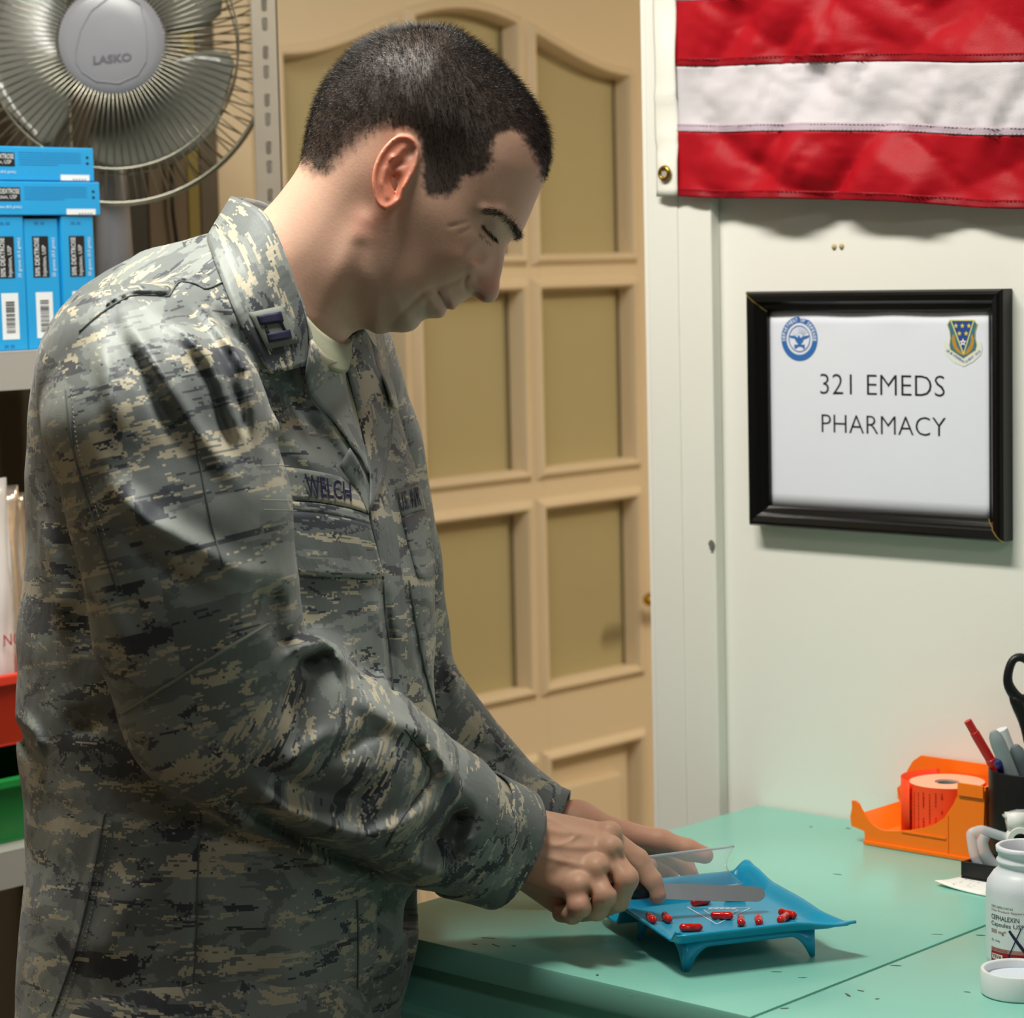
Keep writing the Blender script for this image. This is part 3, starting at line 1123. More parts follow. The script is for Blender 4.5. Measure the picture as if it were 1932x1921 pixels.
def ovalwall(r0, r1, z0, z1, name, m, top=None):
    a, b = oval(r0), oval(r1)
    n = len(a)
    V = [(x, y, z0) for x, y in b] + [(x, y, z1) for x, y in b] + [(x, y, z1) for x, y in a] + [(x, y, z0) for x, y in a]
    Fc = []
    for k in range(n):
        j = (k + 1) % n
        Fc += [(k, j, n + j, n + k), (n + k, n + j, 2 * n + j, 2 * n + k), (2 * n + k, 2 * n + j, 3 * n + j, 3 * n + k), (3 * n + k, 3 * n + j, j, k)]
    return MB().add(V, Fc).build(name, m, roll, autosmooth=0.6)


ovalwall(0.0125, RR * 0.985, 0.001, H - 0.0006, 'wound_labels', m_labs)
ovalwall(RR * 0.985, RR, 0.0008, H, 'outer_label', m_lab)
ovalwall(0.010, 0.0125, 0.001, H - 0.002, 'core', m_core)
# free strip bulging left of the roll
sg = []
for k in range(18):
    t = k / 17
    a = math.pi * (1.42 - 0.75 * t)
    x, y = -0.0125 + (RR * 0.92) * math.cos(a), 0.001 + rr_y * 0.99 * math.sin(a)
    sg.append([(x, y, 0.0015), (x, y, H + 0.0035)])
MB().grid(sg).build('free_strip', m_lab, roll, True, solid=0.0003)
lt = MB()
for k in range(10):
    a = -math.pi * (0.36 + 0.055 * k + random.uniform(-.004, .004))
    x, y = (RR + 0.0003) * math.cos(a), (rr_y + 0.0003) * math.sin(a)
    tx, ty = -math.sin(a), math.cos(a)
    z = 0.006
    while z < H - 0.006:
        l = random.uniform(0.0006, 0.002)
        w = 0.0006 if k % 3 else 0.0009
        lt.add([(x - tx * w, y - ty * w, z), (x + tx * w, y + ty * w, z), (x + tx * w, y + ty * w, z + l), (x - tx * w, y - ty * w, z + l)], [(0, 1, 2, 3)])
        z += l + random.uniform(0.0003, 0.0012) + (random.random() < .08) * 0.01
o = link('label_print', mesh_from('label_print', lt.V, lt.F), m_ltext, roll)
o['kind'] = 'stuff'

# ------------------------------------------------------------------ pencil cup with pens and scissors
CUP = onz(1948, 1634, ZC)
CR, CH = 0.0425, 0.098
cup = MB().lathe([(0.0, 0.0), (CR - 0.001, 0.0), (CR, 0.001), (CR, CH - 0.001), (CR - 0.0006, CH), (CR - 0.002, CH), (CR - 0.0025, CH - 0.001), (CR - 0.0025, 0.003), (0.0, 0.003)], 56, (0, 0, 0)).build('pencil_cup', m_blackpl, None, autosmooth=0.6)
cup.location = (CUP[0], CUP[1], ZC + 0.0002)
tag(cup, 'round black pencil cup at the right beside the orange dispenser', 'cup')
CT = ZC + CH
base = np.array([CUP[0], CUP[1], ZC + 0.004])


def stick(pa, da, pb, db, name, label, cat, extra=0.0):
    """a pen whose visible top end is seen at pa; pb is where it enters the cup"""
    a, b = np.array(at(*pa, da)), np.array(at(*pb, db))
    d = (b - a) / np.linalg.norm(b - a)
    return a, d


def pen(pa, pb, dep, prof, mats=None, label=None, cat='pen', name='pen'):
    a = np.array(at(*pa, dep))
    b = np.array(at(*pb, dep + 0.004))
    d = (b - a) / np.linalg.norm(b - a)
    # slide down to the cup floor
    L = (a[2] - (ZC + 0.0075)) / -d[2]
    t = thing(name, label, cat, 'pens in the black cup', tuple(a + d * L))
    for nm, pr, m in prof:
        pts = [(r, min(h, L)) for r, h in pr]
        o = MB().lathe([(r, h) for r, h in pts], 20, a, d).build(nm, m, None, autosmooth=0.7)
        adopt(o, t)
    return t, a, d, L


DC = project((CUP[0], CUP[1], CT))[2]
m_redpl = mat('red_pen_plastic', '#c81e1c', 0.35, var=0.05)
m_grey = mat('grey_marker_plastic', '#8d969a', 0.4)
m_greyd = mat('dark_grey_marker_plastic', '#667276', 0.4)
m_wht = mat('white_pen_plastic', '#e4e8ea', 0.3)
m_purp = mat('blue_violet_plastic', '#2a2a6a', 0.3)


def c6(x, y):
    return 1780 + x / 6.861, 1220 + y / 6.861


pen(c6(312, 960), c6(640, 1520), DC, [('cap', [(0, 0), (.0040, .0), (.0040, .013), (.0047, .0135), (.0047, .045), (.0053, .0455), (.0053, .060), (0.0, .060)], m_redpl), ('barrel', [(0, .058), (.0038, .058), (.0038, .50), (0, .50)], m_wht)])[0]['label'] = 'red capped pen leaning left in the black cup'
pen(c6(640, 1085), c6(830, 1560), DC - 0.012, [('barrel', [(0, 0), (.0035, .0010), (.0064, .006), (.0075, .014), (.0078, .06), (.0072, .5), (0, .5)], m_grey)])[0]['label'] = 'light grey round-ended marker in the black cup'
pen(c6(740, 1075), c6(880, 1440), DC + 0.012, [('barrel', [(0, 0), (.0068, 0.0), (.0070, .002), (.0066, .5), (0, .5)], m_wht)])[0]['label'] = 'white square-ended pen behind the grey marker'
pen(c6(915, 1270), c6(1020, 1560), DC - 0.004, [('barrel', [(0, 0), (.0040, .0012), (.0072, .007), (.0082, .016), (.0080, .5), (0, .5)], m_greyd)])[0]['label'] = 'darker grey marker at the right in the black cup'
pen(c6(690, 1470), c6(740, 1560), DC - 0.014, [('barrel', [(0, 0), (.0030, .0006), (.0044, .003), (.0046, .013), (.0046, .0135), (0.004, .014), (.0040, .5), (0, .5)], m_purp)])[0]['label'] = 'short blue-violet pen with its end just above the cup rim'
for o in bpy.data.objects:
    if o.name.startswith('pen') and o.type == 'EMPTY':
        o['category'] = 'pen'
# scissors
sx = thing('scissors', 'black handled scissors standing in the black cup', 'scissors', loc=(CUP[0] + .01, CUP[1], ZC + .004))
ds = DC + 0.004
cl = lambda pts: [np.array(at(*c6(x, y), ds)) for x, y in pts]
loop = cl([(835, 480), (828, 400), (850, 280), (890, 180), (950, 135), (1040, 140), (1120, 200), (1180, 320), (1190, 470), (1150, 600), (1080, 680), (1010, 695), (930, 645), (870, 560)])
adopt(MB().tube(loop, [.0052, .0048, .0045, .0045, .0047, .0050, .005, .005, .005, .0052, .0056, .006, .0062, .0058], 12, closed=True).build('handle_loop', m_blackpl, None, True, sub=1), sx)
adopt(MB().tube(cl([(885, 585), (990, 790), (1060, 960), (1100, 1150), (1110, 1300)]), [.0062, .0078, .0068, .006, .0055], 12).build('shank', m_blackpl, None, True, sub=1), sx)
loop2 = [p + FW * 0.002 + RT * 0.062 for p in loop]
adopt(MB().tube(loop2, .005, 12, closed=True).build('handle_loop', m_blackpl, None, True, sub=1), sx)
adopt(MB().tube([p + FW * 0.004 + RT * (0.052 - 0.013 * i) for i, p in enumerate(cl([(930, 660), (1000, 800), (1060, 960), (1100, 1150), (1110, 1300)]))], [.0070, .0075, .0068, .006, .0055], 12).build('shank', m_blackpl, None, True, sub=1), sx)
e_ = np.array(at(*c6(1110, 1300), ds))
for s_ in (0, 1):
    adopt(MB().prism([e_ + RT * (.002 + .006 * s_) + FW * .003 * s_, e_ + RT * (.012 + .006 * s_) + FW * .003 * s_, np.array([CUP[0] + .012 + .003 * s_, CUP[1] + .004 * s_, ZC + 0.006])], FW * 0.0015).build('blade', m_steel, None), sx)

# ------------------------------------------------------------------ black block, tape dispenser, note
bx0 = onz(1813, 1660, ZC)
blk = thing('block_tray', 'low black plastic tray block under the tape dispenser', 'tray', loc=(bx0[0], bx0[1] - 0.0, ZC + 0.0006))
MB().box(0, 0.105, 0, 0.044, 0, 0.0035, 0.001).build('base', m_blackpl, blk)
for a in ((0, 0.105, 0, 0.004), (0, 0.105, 0.040, 0.044), (0, 0.004, 0.004, 0.040), (0.101, 0.105, 0.004, 0.040)):
    MB().box(a[0], a[1], a[2], a[3], 0.0035, 0.0175, 0.0008).build('side', m_blackpl, blk)
m_frost = mat('milky_clear_plastic', '#e6ecf2', 0.15, alpha=0.5, spec=0.6)
m_tapew = mat('tape_roll_white', '#eceae4', 0.45, sss=0.1)
td = thing('tape_dispenser', 'milky clear hand tape dispenser on the black block', 'tape dispenser', loc=(bx0[0] + 0.05, bx0[1] + 0.03, ZC + 0.006))
dt = project((bx0[0] + 0.02, bx0[1] + 0.02, ZC + 0.02))[2]


def c7(x, y):
    return 1740 + x / 4.79, 1520 + y / 4.79


nrm = -FW


def shell(pts, w, name, th, closed=False, m=m_frost, dd=0.0):
    P = [np.array(at(*c7(x, y), dt + dd)) for x, y in pts]
    g = [[p - nrm * w / 2, p - nrm * w / 4, p, p + nrm * w / 4, p + nrm * w / 2] for p in P]
    return adopt(MB().grid(g).build(name, m, None, True, solid=th), td)


def bow_(pts, r, name):
    P = catmull(np.array([at(*c7(x, y), dt) for x, y in pts]), False, 4)
    return adopt(MB().tube(P, r, 14).build(name, m_frost, None, True), td)


bow_([(530, 575), (490, 500), (462, 420), (447, 330), (440, 262), (470, 236), (540, 222), (620, 245), (700, 272), (770, 292)], 0.0046, 'arm')
bow_([(560, 270), (540, 330), (556, 410), (600, 490), (660, 545), (740, 580), (830, 585)], 0.0062, 'cradle')
shell([(735, 100), (780, 78), (860, 50), (940, 45), (1020, 70)], 0.012, 'cutter_guard', 0.003, dd=0.004)
shell([(860, 60), (865, 140), (880, 210)], 0.016, 'neck', 0.022, m=m_tapew, dd=0.002)
rcn = np.array(at(*c7(872, 310), dt))
adopt(MB().lathe([(0.0070, -0.0075), (0.0123, -0.0075), (0.0126, -0.0068), (0.0126, 0.0068), (0.0123, 0.0075), (0.0070, 0.0075), (0.0070, -0.0075)], 56, rcn, nrm).build('tape_roll', m_tapew, None, autosmooth=0.6), td)
adopt(MB().lathe([(0.0, -0.006), (0.0069, -0.006), (0.0069, 0.006), (0.0052, 0.0065), (0.0048, 0.003), (0.0, 0.003)], 40, rcn, nrm).build('hub', m_blackpl, None, autosmooth=0.6), td)
note = MB()
NP = [onz(*c7(115, 728), ZC), onz(*c7(350, 655), ZC), onz(*c7(800, 720), ZC), onz(*c7(575, 828), ZC)]
G = []
for i in range(7):
    s = i / 6
    row = []
    for k in range(7):
        t = k / 6
        p = (1 - t) * ((1 - s) * NP[0] + s * NP[1]) + t * ((1 - s) * NP[3] + s * NP[2])
        row.append((p[0], p[1], ZC + 0.0012 + 0.004 * (1 - t) ** 3 * (1 - s) ** 2))
    G.append(row)
pad = note.grid(G).build('note_paper', mat('note_white', '#f2f1ea', 0.85), None, True, solid=0.0012)
tag(pad, 'white note paper curling at its corner beside the pill bottle', 'paper')
sc = MB()
for i in range(16):
    s_, t_ = random.uniform(.15, .8), random.uniform(.15, .55)
    p = (1 - t_) * ((1 - s_) * NP[0] + s_ * NP[1]) + t_ * ((1 - s_) * NP[3] + s_ * NP[2])
    z = ZC + 0.0012 + 0.004 * (1 - t_) ** 3 * (1 - s_) ** 2 + 0.0008
    sc.box(p[0], p[0] + random.uniform(.001, .003), p[1], p[1] + 0.0005, z, z + 0.0001)
o = sc.build('faint_writing', mat('pencil_grey', '#9a9aa2', 0.9), pad)
o['kind'] = 'stuff'

# ------------------------------------------------------------------ pill bottle and its cap
BR = 0.0333
bp = onz(1936, 1822, ZC)
m_hdpe = mat('white_bottle_plastic', '#e9ecf2', 0.32, sss=0.25, spec=0.45)
m_lblp = mat('bottle_label', '#eff4f3', 0.4)
m_band = mat('label_red_band', '#a3161f', 0.45)
m_band2 = mat('label_pink_band', '#c98a84', 0.45)
bot = thing('pill_bottle', 'open white pill bottle labelled CEPHALEXIN at the right edge', 'bottle', loc=(bp[0], bp[1], ZC))
zr = 0.1045
MB().lathe([(0, 0.0005), (BR - .004, 0.0005), (BR - .0012, .002), (BR, .006), (BR, .068), (BR - .001, .074), (BR - .006, .0815), (BR - .0095, .0845), (.0232, .0865), (.0232, .0895), (.0246, .0905), (.0246, .0925), (.0232, .0935), (.0232, .0985), (.0249, .0995), (.0252, .1035), (.0238, zr), (.0222, zr), (.0215, .1035), (.0215, .088), (.0225, .085), (BR - .003, .074), (BR - .0025, .01), (0, .004)], 72).build('body', m_hdpe, bot, True)
cdir = np.array([-bp[0], -bp[1]])
cdir /= np.linalg.norm(cdir)
phi0 = math.atan2(cdir[1], cdir[0])


def cyl(u, v, r):
    """u: metres round the bottle to the right of the side facing the camera"""
    a = phi0 + u / BR
    return (r * math.cos(a), r * math.sin(a), v)


def cyl_patch(name, u0, u1, v0, v1, off, m):
    n = max(2, int(abs(u1 - u0) / 0.0015))
    G = [[cyl(u0 + (u1 - u0) * k / n, v, BR + off) for k in range(n + 1)] for v in (v0, v1)]
    return MB().grid(G).build(name, m, bot, True)


# the face turned to the camera: u = 0; left silhouette u = -BR*pi/2
cyl_patch('label', -0.062, 0.08, 0.0088, 0.0635, 0.00018, m_lblp)
cyl_patch('label_band', -0.034, 0.05, 0.0092, 0.0180, 0.00030, m_band)
cyl_patch('label_band', -0.034, 0.05, 0.0183, 0.0213, 0.00030, m_band2)


def cyl_text(s, u0, u1, v0, v1, m, bold=0.0):
    uv, Fc = text_uv(s, u0, u1, v0, v1, bold)
    return link('lettering', mesh_from('lettering', [cyl(a, b - 0.0026, BR + 0.00042) for a, b in uv], Fc), m, bot)


m_dk = mat('label_dark_print', '#2a2a30', 0.5)
m_rd = mat('label_red_print', '#8f2a2a', 0.5)
cyl_text('NDC 0093-3147-01', -0.0330, -0.0110, 0.0580, 0.0600, m_dk)
cyl_text('New Product Appearance', -0.0330, 0.004, 0.0545, 0.0568, m_rd)
cyl_text('CEPHALEXIN', -0.0335, -0.0055, 0.0478, 0.0520, m_dk, 0.004)
cyl_text('Capsules USP', -0.0335, -0.0010, 0.0415, 0.0462, m_dk, 0.003)
cyl_text('500 mg*', -0.0335, -0.0170, 0.0352, 0.0397, m_rd, 0.004)
cyl_text('Rx only', -0.0330, -0.0230, 0.0285, 0.0310, m_dk)
cyl_text('100 CAPSULES', -0.0325, -0.0160, 0.0214, 0.0232, m_rd)
cyl_patch('maker_mark', -0.0325, -0.0205, 0.0112, 0.0158, 0.00042, m_lblp)
uv, Fc = text_uv('TEVA', -0.0318, -0.0212, 0.0146, 0.0177, 0.03)
link('lettering', mesh_from('lettering', [cyl(a, b - 0.0026, BR + 0.00054) for a, b in uv], Fc), m_band, bot)
m_pen = mat('marker_ink', '#1c1d45', 0.5)
for (ua, va), (ub, vb), w in (((-0.0140, 0.038), (0.004, 0.0145), 0.0011), ((-0.004, 0.0405), (-0.0165, 0.0115), 0.0005)):
    n = 14
    L_ = math.hypot(ub - ua, vb - va)
    nx_, ny_ = -(vb - va) / L_, (ub - ua) / L_
    G = [[cyl(ua + (ub - ua) * k / n + s_ * nx_ * w * (1 if w < .001 else 1.3 - .5 * abs(k / n - .5)), va + (vb - va) * k / n + s_ * ny_ * w, BR + 0.0006) for k in range(n + 1)] for s_ in (-1, 1)]
    MB().grid(G).build('pen_mark', m_pen, bot, True)
cp = onz(1921, 1874, ZC)
m_capw = mat('white_cap_plastic', '#eef0f2', 0.35, sss=0.2)
cap = thing('bottle_cap', 'white screw cap lying open side up in front of the pill bottle', 'bottle cap', loc=(cp[0], cp[1], ZC + 0.0003))
MB().lathe([(0, 0), (.0288, 0), (.0302, .0012), (.0304, .003), (.0304, .0195), (.0298, .0205), (.0288, .0207), (.0274, .0203), (.0268, .0195), (.0268, .0125), (.0, .0125)], 72).build('shell', m_capw, cap, autosmooth=0.6)
MB().lathe([(0, .0126), (.0262, .0126), (.0262, .0134), (0, .0134)], 48).build('liner', mat('cap_liner', '#dfe9f4', 0.5), cap, autosmooth=0.6)

# ------------------------------------------------------------------ shelving unit at the left
m_galv = mat('galvanised_steel', '#a5a39e', 0.42, metal=0.55, var=0.12, vscale=18)
m_shelf = mat('grey_painted_steel', '#b3b0ab', 0.45, metal=0.2, var=0.06)
XS = -2.21
sh = thing('shelving_unit', 'grey slotted steel shelving unit behind the man', 'shelf', loc=(XS, 1.6, 0))
yp = onx(528, 190, XS)[1]
ZS = [onx(40, 662, XS)[2], onx(0, 1608, XS)[2], 0.45]
YS0 = 1.05


def shelf_post(ya, yb, xf, sgn, slots):
    """slotted angle: face in the front plane with real slots, flange to the back"""
    mb = MB()
    t = 0.0022
    if slots:
        yc = (ya + yb) / 2
        w = 0.0048
        zz = 1.2
        mb.box(xf - t, xf, ya, yc - w, 0, 2.15).box(xf - t, xf, yc + w, yb, 0, 2.15)
        z = 0.0
        segs = []
        zp = 0.0
        k = 0
        z = 1.100
        mb.box(xf - t, xf, yc - w, yc + w, 0, z)
        while z < 2.12:
            # slots come in pairs, 16 mm tall
            mb.box(xf - t, xf, yc - w, yc + w, z + 0.0165, z + (0.0225 if k % 2 == 0 else 0.0330))
            for zq, s_ in ((z, 1), (z + 0.0165, -1)):      # rounded ends
                pts = []
                for j in range(7):
                    th = math.pi * j / 6
                    pts.append((yc - w * math.cos(th), zq + s_ * w * (1 - math.sin(th)) * 0.9))
                for side in (0, 3):
                    tri = [(yc - w, zq)] + pts[side:side + 4] if side == 0 else pts[side:side + 4] + [(yc + w, zq)]
                    if side == 0:
                        poly = [(xf - t, a, b) for a, b in [(yc - w, zq)] + pts[1:4] + [(yc, zq)]]
                    else:
                        poly = [(xf - t, a, b) for a, b in [(yc, zq)] + pts[3:6] + [(yc + w, zq)]]
                    mb.prism(poly, (t, 0, 0))
            z += 0.0225 if k % 2 == 0 else 0.0330
            k += 1
        mb.box(xf - t, xf, yc - w, yc + w, z, 2.15)
    else:
        mb.box(xf - t, xf, ya, yb, 0, 2.15)
    mb.box(xf - 0.040 if sgn > 0 else xf, xf if sgn > 0 else xf + 0.040, yb - t, yb, 0, 2.15)
    return mb


adopt(shelf_post(yp - 0.040, yp, XS, 1, True).build('post', m_galv), sh)
adopt(shelf_post(YS0, YS0 + 0.04, XS, 1, False).build('post', m_galv), sh)
adopt(shelf_post(yp - 0.040, yp, XS - 0.44, -1, False).build('post', m_galv), sh)
adopt(shelf_post(YS0, YS0 + 0.04, XS - 0.44, -1, False).build('post', m_galv), sh)
for z in ZS:
    adopt(MB().box(XS - 0.438, XS + 0.003, YS0 + 0.002, yp - 0.003, z - 0.002, z, 0.0005).build('shelf_board', m_shelf), sh)
    adopt(MB().box(XS + 0.0005, XS + 0.003, YS0 + 0.041, yp - 0.0425, z - 0.042, z - 0.0005, 0.0008).build('shelf_lip', m_shelf), sh)

# ------------------------------------------------------------------ dextrose cartons
m_carton = mat('blue_carton', '#1f9fe0', 0.35, var=0.03, vscale=30)
m_cblack = mat('carton_black_print', '#15181d', 0.4)
m_cwhite = mat('carton_white_print', '#e8eef2', 0.5)
m_ctext = mat('carton_dark_blue_print', '#1678b8', 0.5)
ZB = ZS[0] + 0.0003


def carton(loc, rz, L, Hh, Dp, label, standing):
    """carton: front face towards +X local; L runs along local Y when lying, along Z when standing"""
    t = thing('medicine_carton', label, 'carton', 'blue dextrose cartons on the shelf', loc, rz)
    if standing:
        MB().box(-Dp, 0, 0, Hh, 0, L, 0.0012).build('box', m_carton, t)
        fr_ = lambda a, b: (0.0002, Hh - b, a)          # a along the carton from its bottom, b across
    else:
        MB().box(-Dp, 0, 0, L, 0, Hh, 0.0012).build('box', m_carton, t)
        fr_ = lambda a, b: (0.0002, a, b)

    def rect(n, a0, a1, b0, b1, m, lift=0.0):
        P = [fr_(a, b) for a, b in ((a0, b0), (a1, b0), (a1, b1), (a0, b1))]
        link(n, mesh_from(n, [(p[0] + lift, p[1], p[2]) for p in P], [(0, 1, 2, 3)]), m, t)

    def txt(s, a0, a1, b0, b1, m, lift=0.0003, bold=0.0):
        uv, Fc = text_uv(s, a0, a1, b0, b1, bold)
        link('lettering', mesh_from('lettering', [(fr_(a, b)[0] + lift, fr_(a, b)[1], fr_(a, b)[2]) for a, b in uv], Fc), m, t)
    return t, rect, txt, L, Hh


BH = 0.145
BW = 0.0465
ybx = onx(183, 530, XS - 0.012)[1]
for k in range(6):
    y0 = ybx - BW * (k + 1) - 0.0012 * k
    lab = ['standing blue carton at the right end of the shelf row', 'standing blue carton second from the right end of the row', 'standing blue carton third from the right end of the row', 'standing blue carton fourth from the right end of the row', 'standing blue carton fifth from the right end of the row', 'standing blue carton sixth from the right end of the row'][k]
    t, rect, txt, L, Hh = carton((XS - 0.012 - 0.003 * (k % 2), y0, ZB), (0.05, -0.02, 0.03, 0.0, 0.02, 0.0)[k] * 0.4, BH - 0.003 * (k % 2), BW - 0.0016, 0.10, lab, True)
    # across coordinate b: 0 at the right edge
    b = lambda f: f * Hh
    rect('black_panel', 0.078, 0.123, b(.30), b(.78), m_cblack)
    txt('50% DEXTROSE', 0.0795, 0.1215, b(.59), b(.73), m_cwhite, 0.0004, 0.006)
    txt('Injection, USP', 0.0795, 0.113, b(.36), b(.51), m_cwhite, 0.0004)
    txt('25 grams (0.5 g/mL)', 0.0785, 0.121, b(.10), b(.22), m_cwhite, 0.0004)
    rect('barcode_label', 0.012, 0.062, b(.24), b(.74), m_cwhite)
    zb = 0.019
    while zb < 0.052:
        h = random.choice((0.0005, 0.0009, 0.0014))
        rect('barcode_bar', zb, zb + h, b(.36), b(.62), m_cblack, 0.0002)
        zb += h + random.choice((0.0007, 0.0011, 0.0016))
    for q in (0.40, 0.58):
        rect('mark', BH - 0.0095, BH - 0.0065, b(q), b(q + .12), m_ctext, 0.0001)
        rect('mark', 0.003, 0.006, b(q), b(q + .12), m_ctext, 0.0001)
for k, (xr_, zt, lab) in enumerate(((187, 0.0, 'lying blue carton directly on the standing cartons'), (182, 0.0375, 'lying blue carton on top of the other lying one'))):
    Lb = 0.150
    y1 = onx(xr_, 360, XS - 0.011)[1]
    t, rect, txt, L, Hh = carton((XS - 0.010 - 0.002 * k, y1 - Lb, ZB + BH + 0.0006 + zt), 0.012 * k, Lb, 0.0365, 0.10, lab, False)
    rect('black_panel', 0.040, 0.107, 0.013, 0.030, m_cblack) if False else None
    e = L
    rect('black_panel', e - 0.158 + 0.012, e - 0.108, 0.0150, 0.0300, m_cblack)
    txt('50% DEXTROSE', e - 0.145, e - 0.1095, 0.0232, 0.0285, m_cwhite, 0.0004, 0.006)
    txt('Injection, USP', e - 0.145, e - 0.113, 0.0165, 0.0218, m_cwhite, 0.0004)
    txt('25 grams (0.5 g/mL)', e - 0.148, e - 0.1075, 0.0070, 0.0105, m_cwhite, 0.0004)
    for r in range(6):
        rect('text_line', e - 0.103, e - (0.018 if r else 0.05), 0.0170 + r * 0.0026, 0.0176 + r * 0.0026, m_ctext, 0.0001)
    rect('white_label', e - 0.047, e - 0.007, 0.0006, 0.0068, m_cwhite)
    for q in range(5):
        rect('barcode_bar', e - 0.030 + q * 0.004, e - 0.0285 + q * 0.004, 0.0010, 0.0024, m_cblack, 0.0002)
    for q in (0.018, 0.0245):
        rect('mark', e - 0.011, e - 0.0075, q, q + 0.0028, m_cblack, 0.0001)

# ------------------------------------------------------------------ fan
m_fan = mat('grey_fan_plastic', '#86868c', 0.3, spec=0.5)
m_blade = mat('smoky_fan_blade', '#77776f', 0.2, spec=0.5)
m_chrome = mat('chrome_wire', '#8f8d80', 0.3, metal=1.0)
fc = np.array(at(213, 85, 2.99))
fn = np.array(at(230, 120, 1.0)) - np.array(at(213, 85, 2.99))
fn = -FW * 0.985 + RT * 0.12 - UP * 0.06
fn /= np.linalg.norm(fn)
fu = UP - fn * (UP @ fn)
fu /= np.linalg.norm(fu)
frr = np.cross(fu, fn)
FR = 0.190
fan = thing('desk_fan', 'grey wire cage fan on the shelf behind the blue cartons', 'fan', loc=(fc[0], fc[1], ZS[0]))
fp = lambda r, a, h: fc + (frr * math.cos(a) + fu * math.sin(a)) * r + fn * h
hub = MB()
prof = [(0.0, 0.0435), (0.03, 0.0428), (0.052, 0.0405), (0.061, 0.0375), (0.065, 0.033), (0.066, 0.028), (0.064, 0.022)]
o = MB().lathe(prof, 64, fc, fn).build('badge_plate', m_fan, None, True)
adopt(o, fan)
# raised shield line on the plate
sl = [fp(r, a, 0.0437 - 0.0021 * (r / .052) ** 2.4) for r, a in [(math.hypot(x, y), math.atan2(y, x)) for x, y in ((-.042, -.012), (-.036, .012), (-.024, .034), (-.004, .050), (.014, .056), (.034, .044), (.040, .020), (.042, -.005), (.040, -.024), (.030, -.040), (.008, -.050), (-.018, -.048), (-.034, -.038), (-.042, -.026))]]
adopt(MB().tube(sl, 0.0007, 6, closed=True).build('badge_line', mat('fan_line_grey', '#8c8c92', 0.3), None, True), fan)
uv, Fc = text_uv('LASKO', -0.0215, 0.0235, -0.0265, -0.0165, 0.03)
V = []
for a, b in uv:
    r = math.hypot(a, b)
    b2 = b + 0.11 * (a - 0.0)
    V.append(fc + frr * a + fu * b2 + fn * (0.0441 - 0.0021 * (r / .052) ** 2.4))
adopt(link('lettering', mesh_from('lettering', V, Fc), mat('fan_lettering', '#5b5660', 0.5)), fan)
# front and back cage wires, each a part
NWIRE = 92


def wire_front(a):
    return [fp(r, a, h) for r, h in ((0.058, 0.034), (0.075, 0.040), (0.105, 0.041), (0.135, 0.035), (0.158, 0.024), (0.174, 0.010), (FR, -0.002))]


def wire_back(a):
    return [fp(r, a, h) for r, h in ((FR, -0.004), (0.178, -0.020), (0.165, -0.045), (0.140, -0.066), (0.105, -0.076), (0.05, -0.080))]


for k in range(NWIRE):
    a = 2 * math.pi * (k + .3) / NWIRE
    adopt(MB().tube(wire_front(a), 0.00105, 5, cap=False).build('cage_wire', m_chrome, None, True), fan)
for k in range(64):
    a = 2 * math.pi * k / 64
    adopt(MB().tube(wire_back(a), 0.00105, 5, cap=False).build('rear_cage_wire', m_chrome, None, True), fan)
for r, h, w in ((FR, -0.003, 0.0034), (0.150, 0.0285, 0.0013), (0.150, -0.060, 0.0013), (0.0585, 0.033, 0.002), (FR - .001, 0.004, .0018)):
    adopt(MB().tube([fp(r, 2 * math.pi * k / 96, h) for k in range(96)], w, 8, closed=True).build('cage_ring', m_chrome, None, True), fan)
for b in range(3):
    a0 = math.radians((-62, 58, 178)[b])
    G = []
    for i in range(15):
        t = i / 14
        r = 0.028 + (0.155 - 0.028) * t
        half = math.radians(20 + 32 * math.sin(min(1, t * 1.25) * math.pi * .62)) * (1 if t < .86 else math.sqrt(max(0.0, 1 - ((t - .86) / .145) ** 2)))
        half = max(half, 0.02)
        row = []
        for k in range(13):
            s = k / 12 * 2 - 1
            row.append(fp(r, a0 + s * half + 0.22 * t, -0.022 + 0.020 * s * (1 - .25 * t)))
        G.append(row)
    adopt(MB().grid(G).build('blade', m_blade, None, True, solid=0.0022), fan)
adopt(MB().lathe([(0, 0.012), (0.030, 0.010), (0.034, 0.0), (0.034, -0.035), (0, -0.035)], 40, fc, fn).build('hub', m_fan, None, autosmooth=0.6), fan)
adopt(MB().lathe([(0, -0.082), (0.05, -0.082), (0.056, -0.09), (0.052, -0.14), (0.03, -0.165), (0, -0.168)], 40, fc, fn).build('motor_housing', m_fan, None, True), fan)
mc = fc - fn * 0.115 - RT * 0.012
adopt(MB().tube([mc, (mc[0], mc[1], (mc[2] + ZS[0]) / 2), (mc[0], mc[1], ZS[0] + 0.02)], [0.017, 0.021, 0.026], 24).build('neck', m_fan, None, True), fan)
adopt(MB().lathe([(0, .0205), (0.03, .0205), (0.075, .014), (0.088, .006), (0.088, .0006), (0, .0006)], 48, (mc[0], mc[1], ZS[0])).build('base', m_fan, None, autosmooth=.7), fan)

